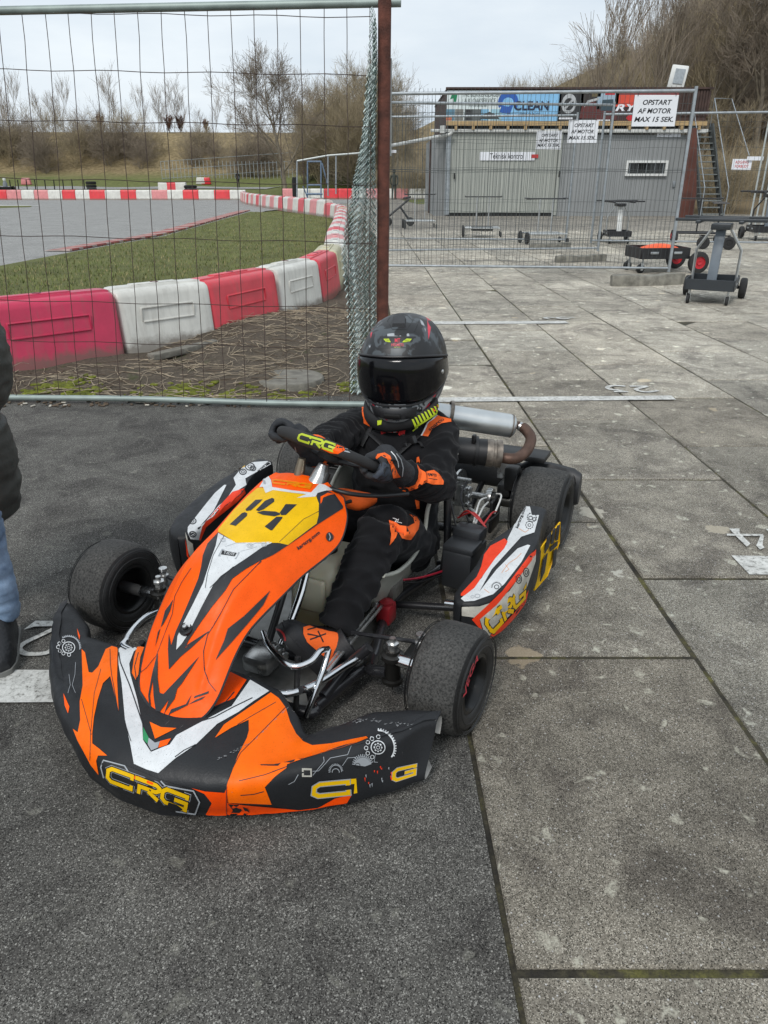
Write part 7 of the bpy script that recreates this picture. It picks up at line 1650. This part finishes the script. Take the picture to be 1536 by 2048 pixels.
# visor
VIS=bpy.data.materials.new('smoked_visor'); nt_,N,L,b=nodes(VIS); b.inputs['Base Color'].default_value=(.004,.004,.005,1); b.inputs['Specular IOR Level'].default_value=.38
n1=noise_n(N,L,N.new('ShaderNodeTexCoord').outputs['Object'],9,3,.5); r1=ramp(N,[(.3,.07),(.7,.16)]); L.new(n1.outputs[0],r1.inputs[0]); L.new(r1.outputs[0],b.inputs['Roughness'])
mb=MB(); rows=[]
def vrange(u):
    a=abs(u)/R(100); return R(-15)+R(14)*max(0,a-.25)**1.3,R(33)-R(18)*a**2.2
def vrange_old(u):   # visor outline by azimuth
    a=abs(u)/R(100); top=R(19)-R(6)*a**3; bot=R(-32)+R(20)*max(0,a-.25)**1.3
    return bot,top
nu=64
for j in range(25):
    rows.append([])
    for i in range(nu+1):
        u=R(-100)+R(200)*i/nu; b0,t0=vrange(u); v=b0+(t0-b0)*j/24; e=min(1,min(j,24-j)/1.5,min(i,nu-i)/1.5); rows[-1].append(hpt(u,v,.001+.0055*e))
mb.grid(rows,VIS); mb.build('visor',hel,ang=70)
mb=MB(); mb.tube([hpt(R(-98)+R(196)*i/60,vrange(R(-98)+R(196)*i/60)[1]+R(1.0),.004) for i in range(61)],.0035,HD,seg=8); mb.tube([hpt(R(-90)+R(180)*i/60,vrange(R(-90)+R(180)*i/60)[0]-R(1.6),.002) for i in range(61)],.003,HD,seg=8)
mb.build('visor_seal',hel)
mb=MB(); c=hpt(R(66),R(8),.007); n_=(c-HC).normalized(); mb.lathe(c-n_*.002,n_,[(0,.006),(.003,.006),(.004,.003),(.004,0)],STEEL,seg=12); mb.build('visor_screw',hel)
mb=MB(); rows=[[hpt(u*R(28)/10*1.0,v,.004+.006*math.cos(u/10*1.57)*(1 if 0<k<4 else 0)) for u in range(-10,11)] for k,v in enumerate((R(-19),R(-21),R(-25),R(-29),R(-31)))]; mb.grid(rows,HD)
mb.rbox(hpt(0,R(-25),.010),(.012,.05,.012),SEAM,b=.003,rot=Rm); mb.build('chin_vent',hel)
# neck collar in black and lime
mb=MB(); rows=[]
for k in range(33):
    a=2*math.pi*k/32; ct=NK+Vector((.018,.0,.02)); rx,ry=.074,.092; row=[]
    c0=ct+Vector((rx*math.cos(a),(ry+.030*max(0,math.sin(a)))*math.sin(a),.036-.036*math.cos(a)+.010*max(0,math.sin(a))))
    for q in range(10): th=2*math.pi*q/10; row.append(c0+Vector((math.cos(a)*math.cos(th),math.sin(a)*math.cos(th),0))*.011+Vector((0,0,math.sin(th)*.022)))
    rows.append(row)
mb.grid(rows,BLF,closed_u=True); cb_=mb.bvh(); D=Decal(mb,cb_,base=.0022,fine=.5)
for k in range(10):
    t=k/9; x=860+330*t; y=1450-200*t; D.poly([(x-15,y-45+10*t),(x+8,y-42+10*t),(x+42,y+22),(x+22,y+42)],LIM,0,TF,step=12)
D.line([(880,1500),(1000,1430),(1120,1350),(1190,1290)],18,LIM,0,TF)
D.poly([(375,1290),(405,1290),(455,1345),(470,1370),(400,1375),(385,1340)],LIM,0,TF,step=12); D.poly([(445,1425),(500,1420),(490,1470),(448,1478)],LIM,0,TF,step=12); D.poly([(1090,1290),(1150,1240),(1165,1262),(1110,1320)],ORS,1,TF,step=14)
mb.build('neck_collar',drv,ang=60)
# ---- gloves: palm and five separate fingers closed round the rim
GLV=mat('black_glove',(.020,.022,.026),.75,var=.2,vscale=60,bump=.3,bscale=400); GLB=mat('slate_glove_panel',(.035,.045,.062),.7,var=.15,vscale=30)
def hand(wrist,rimp,rimt,side,name):
    """fingers wrap the rim tube at rimp; rimt = rim tangent pointing to the thumb side"""
    t=rimt.normalized(); back=(wrist-rimp); back=(back-t*back.dot(t)); d=-back.normalized(); up=t.cross(d).normalized()
    if up.z<0: up=-up
    # palm sits behind and above rim
    mb=MB(); pc=rimp-d*.030+up*.016
    mb.tube([wrist,wrist.lerp(pc,.55),pc,pc+d*.020+up*.006],[.030,.033,.033,.026],GLV,seg=16,flat=(1.15,.70) if 0 else (1,1))
    for k in range(4):
        mb.tube([wrist.lerp(pc,.6)+t*(k-1.5)*.010,pc+t*(k-1.5)*.0185+d*.012+up*.006],[.016,.0125],GLV,seg=10)
    for k,(ln,rr_) in enumerate(((.92,.0098),(1.0,.0102),(.96,.0098),(.82,.0088))):
        s_=(1.5-k)*.0195; o=rimp+t*s_*1.02; R_=.0175+rr_*.9; P=[]
        for a in (150,115,80,40,0,-40,-75,-100*ln): 
            P.append(o-(-d)*R_*-math.cos(R(a))*1.0 + up*R_*math.sin(R(a)) if 0 else o+d*R_*math.cos(R(a))+up*R_*math.sin(R(a)))
        P[0]=pc+t*s_*.95+up*.004+d*.006
        mb.tube(smoothpts(P,3),[rr_*(1.08+.10*math.sin(i*.9)-.012*i) for i in range(len(smoothpts(P,3)))],GLV,seg=10)
    th=[pc+t*.022-up*.004,pc+t*.040+d*.006-up*.012,rimp+t*.040-d*.020-up*.010,rimp+t*.046-up*.022+d*.004,rimp+t*.044-up*.018+d*.018]
    mb.tube(smoothpts(th,3),[.015,.0145,.014,.0135,.013,.0125,.012,.0118,.0115,.011,.0105,.010,.009],GLV,seg=10)
    mb.tube([wrist+ (wrist-pc)*.28,wrist,wrist.lerp(pc,.25)],[.036,.035,.033],GLV,seg=16)
    return remesh(mb,name,GLV,drv,voxel=.0030,smooth=3,fold=.0012,fscale=(60,60,60))
def rimpoint(a):
    x=math.cos(a)*WR; y=math.sin(a)*WR
    return WC+WL*x+WU*y
aL,aR=R(-6),R(157)
pL,pR=rimpoint(aL),rimpoint(aR); tL=rimpoint(aL+.05)-rimpoint(aL-.05); tR=rimpoint(aR-.05)-rimpoint(aR+.05)
mb=MB(); ax_=(REl-RWr).normalized(); mb.lathe(RWr+ax_*.012,ax_,[(0,.040),(.004,.044),(.020,.046),(.024,.042)],ORS,seg=28); mb.build('cuff',drv)
gl=hand(LWr,pL,tL,1,'glove'); gr_=hand(RWr,pR,tR,-1,'glove')
gm=MB(); D=Decal(gm,obmesh(gl),base=.0012,fine=.5); 
D.poly([(838,452),(850,428),(900,418),(935,440),(960,500),(985,550),(1005,580),(955,590),(948,555),(935,500),(910,458),(875,440),(845,460)],ORS,0,TE,step=10)
D.poly([(890,480),(925,500),(945,560),(940,595),(880,610),(820,580),(830,520)],GLB,0,TE,step=12)
D.line([(940,412),(965,440),(985,480),(990,515)],6,WFAB,1,TE); D.line([(975,425),(1005,465),(1020,520),(1015,575)],7,GRS,1,TE); D.ring(772,500,12,10,5,WFAB,1,TE,-30,300); D.line([(758,486),(765,480)],5,WFAB,1,TE); D.line([(778,490),(788,494)],5,WFAB,1,TE)
append_mb(gl,gm)
gm=MB(); D=Decal(gm,obmesh(gr_),base=.0012,fine=.5); D.ring(158,382,13,11,6,WFAB,1,TE,-60,240); D.line([(142,360),(142,385)],5,WFAB,1,TE); D.line([(142,352),(165,350)],6,WFAB,1,TE); D.poly([(205,288),(232,285),(228,296),(208,298)],ORS,0,TE,step=20)
D.line([(270,405),(300,380),(310,410),(280,425)],5,GRS,0,TE); append_mb(gr_,gm)
# ---- shoes
SHB=mat('black_kart_boot',(.016,.016,.018),.6,var=.2,vscale=40,bump=.2,bscale=200); SOLB=mat('rubber_boot_sole',(.018,.018,.019),.55,var=.2,vscale=30)
def boot(heel,toe,up_,side,label=None):
    d=(toe-heel); ln=d.length; d.normalize(); up_=(up_-d*up_.dot(d)).normalized(); w_=d.cross(up_)
    mb=MB(); rows=[]
    for t,wd,h_ in ((-.02,.020,.045),(.0,.030,.075),(.12,.034,.105),(.28,.035,.100),(.45,.036,.080),(.62,.041,.062),(.78,.043,.050),(.90,.038,.042),(.98,.024,.032),(1.0,.012,.022)):
        c=heel+d*ln*t; rows.append([c+w_*wd*math.cos(R(a))+up_*(.010+h_*max(0,math.sin(R(a)))**.75) for a in range(0,181,12)])
    mb.grid(rows,SHB,capends=True); bv_=mb.bvh()
    mb.tube([heel+d*ln*.15+up_*.05,heel+d*ln*.10+up_*.11],[.036,.044],SHB,seg=18)
    o=mb.build('boot',drv)
    mb=MB(); rows=[]
    for t,wd in ((-.03,.018),(0,.031),(.12,.036),(.3,.035),(.5,.037),(.68,.044),(.82,.045),(.93,.037),(1.0,.020),(1.02,.006)):
        c=heel+d*ln*t; rows.append([c+w_*wd*u+up_*v for u,v in ((-1,.0),(-1.04,.010),(-1,.020),(1,.020),(1.04,.010),(1,.0))])
    mb.grid(rows,SOLB,closed_u=True,capends=True); s2=mb.build('sole',o)
    return o,s2,bv_
bo,so_,bvv=boot(K(.172,.025,.045),K(.088,.085,.190),Vector((-.45,.45,.5)),1)
bm2=MB(); D=Decal(bm2,bvv,base=.002,fine=.5)
T1B=(80,900,1.8732)
D.poly([(985,665),(1040,652),(1125,688),(1125,745),(1112,800),(1090,790),(1060,770),(1030,745),(1000,720),(985,690)],ORS,0,T1B,step=8)
for P in ([(1000,690),(1050,700)],[(1010,710),(1070,690)],[(1040,680),(1060,720)],[(1000,675),(1040,665)]): D.line(P,5,BLF,1,T1B)
append_mb(bo,bm2)
bm3=MB(); D=Decal(bm3,obmesh(so_),base=.0015,fine=.5); D.ring(885,715,34,42,7,mat('sole_logo_red',(.35,.02,.02),.5),0,(80,900,1.8732)); D.line([(875,700),(895,705),(880,722),(898,728)],7,MATS['sole_logo_red'],0,(80,900,1.8732)); append_mb(so_,bm3)
bo2,so2,_=boot(RAn+Vector((.01,0,-.085)),K(-.13,.10,.19),Vector((-.4,0,.6)),-1)
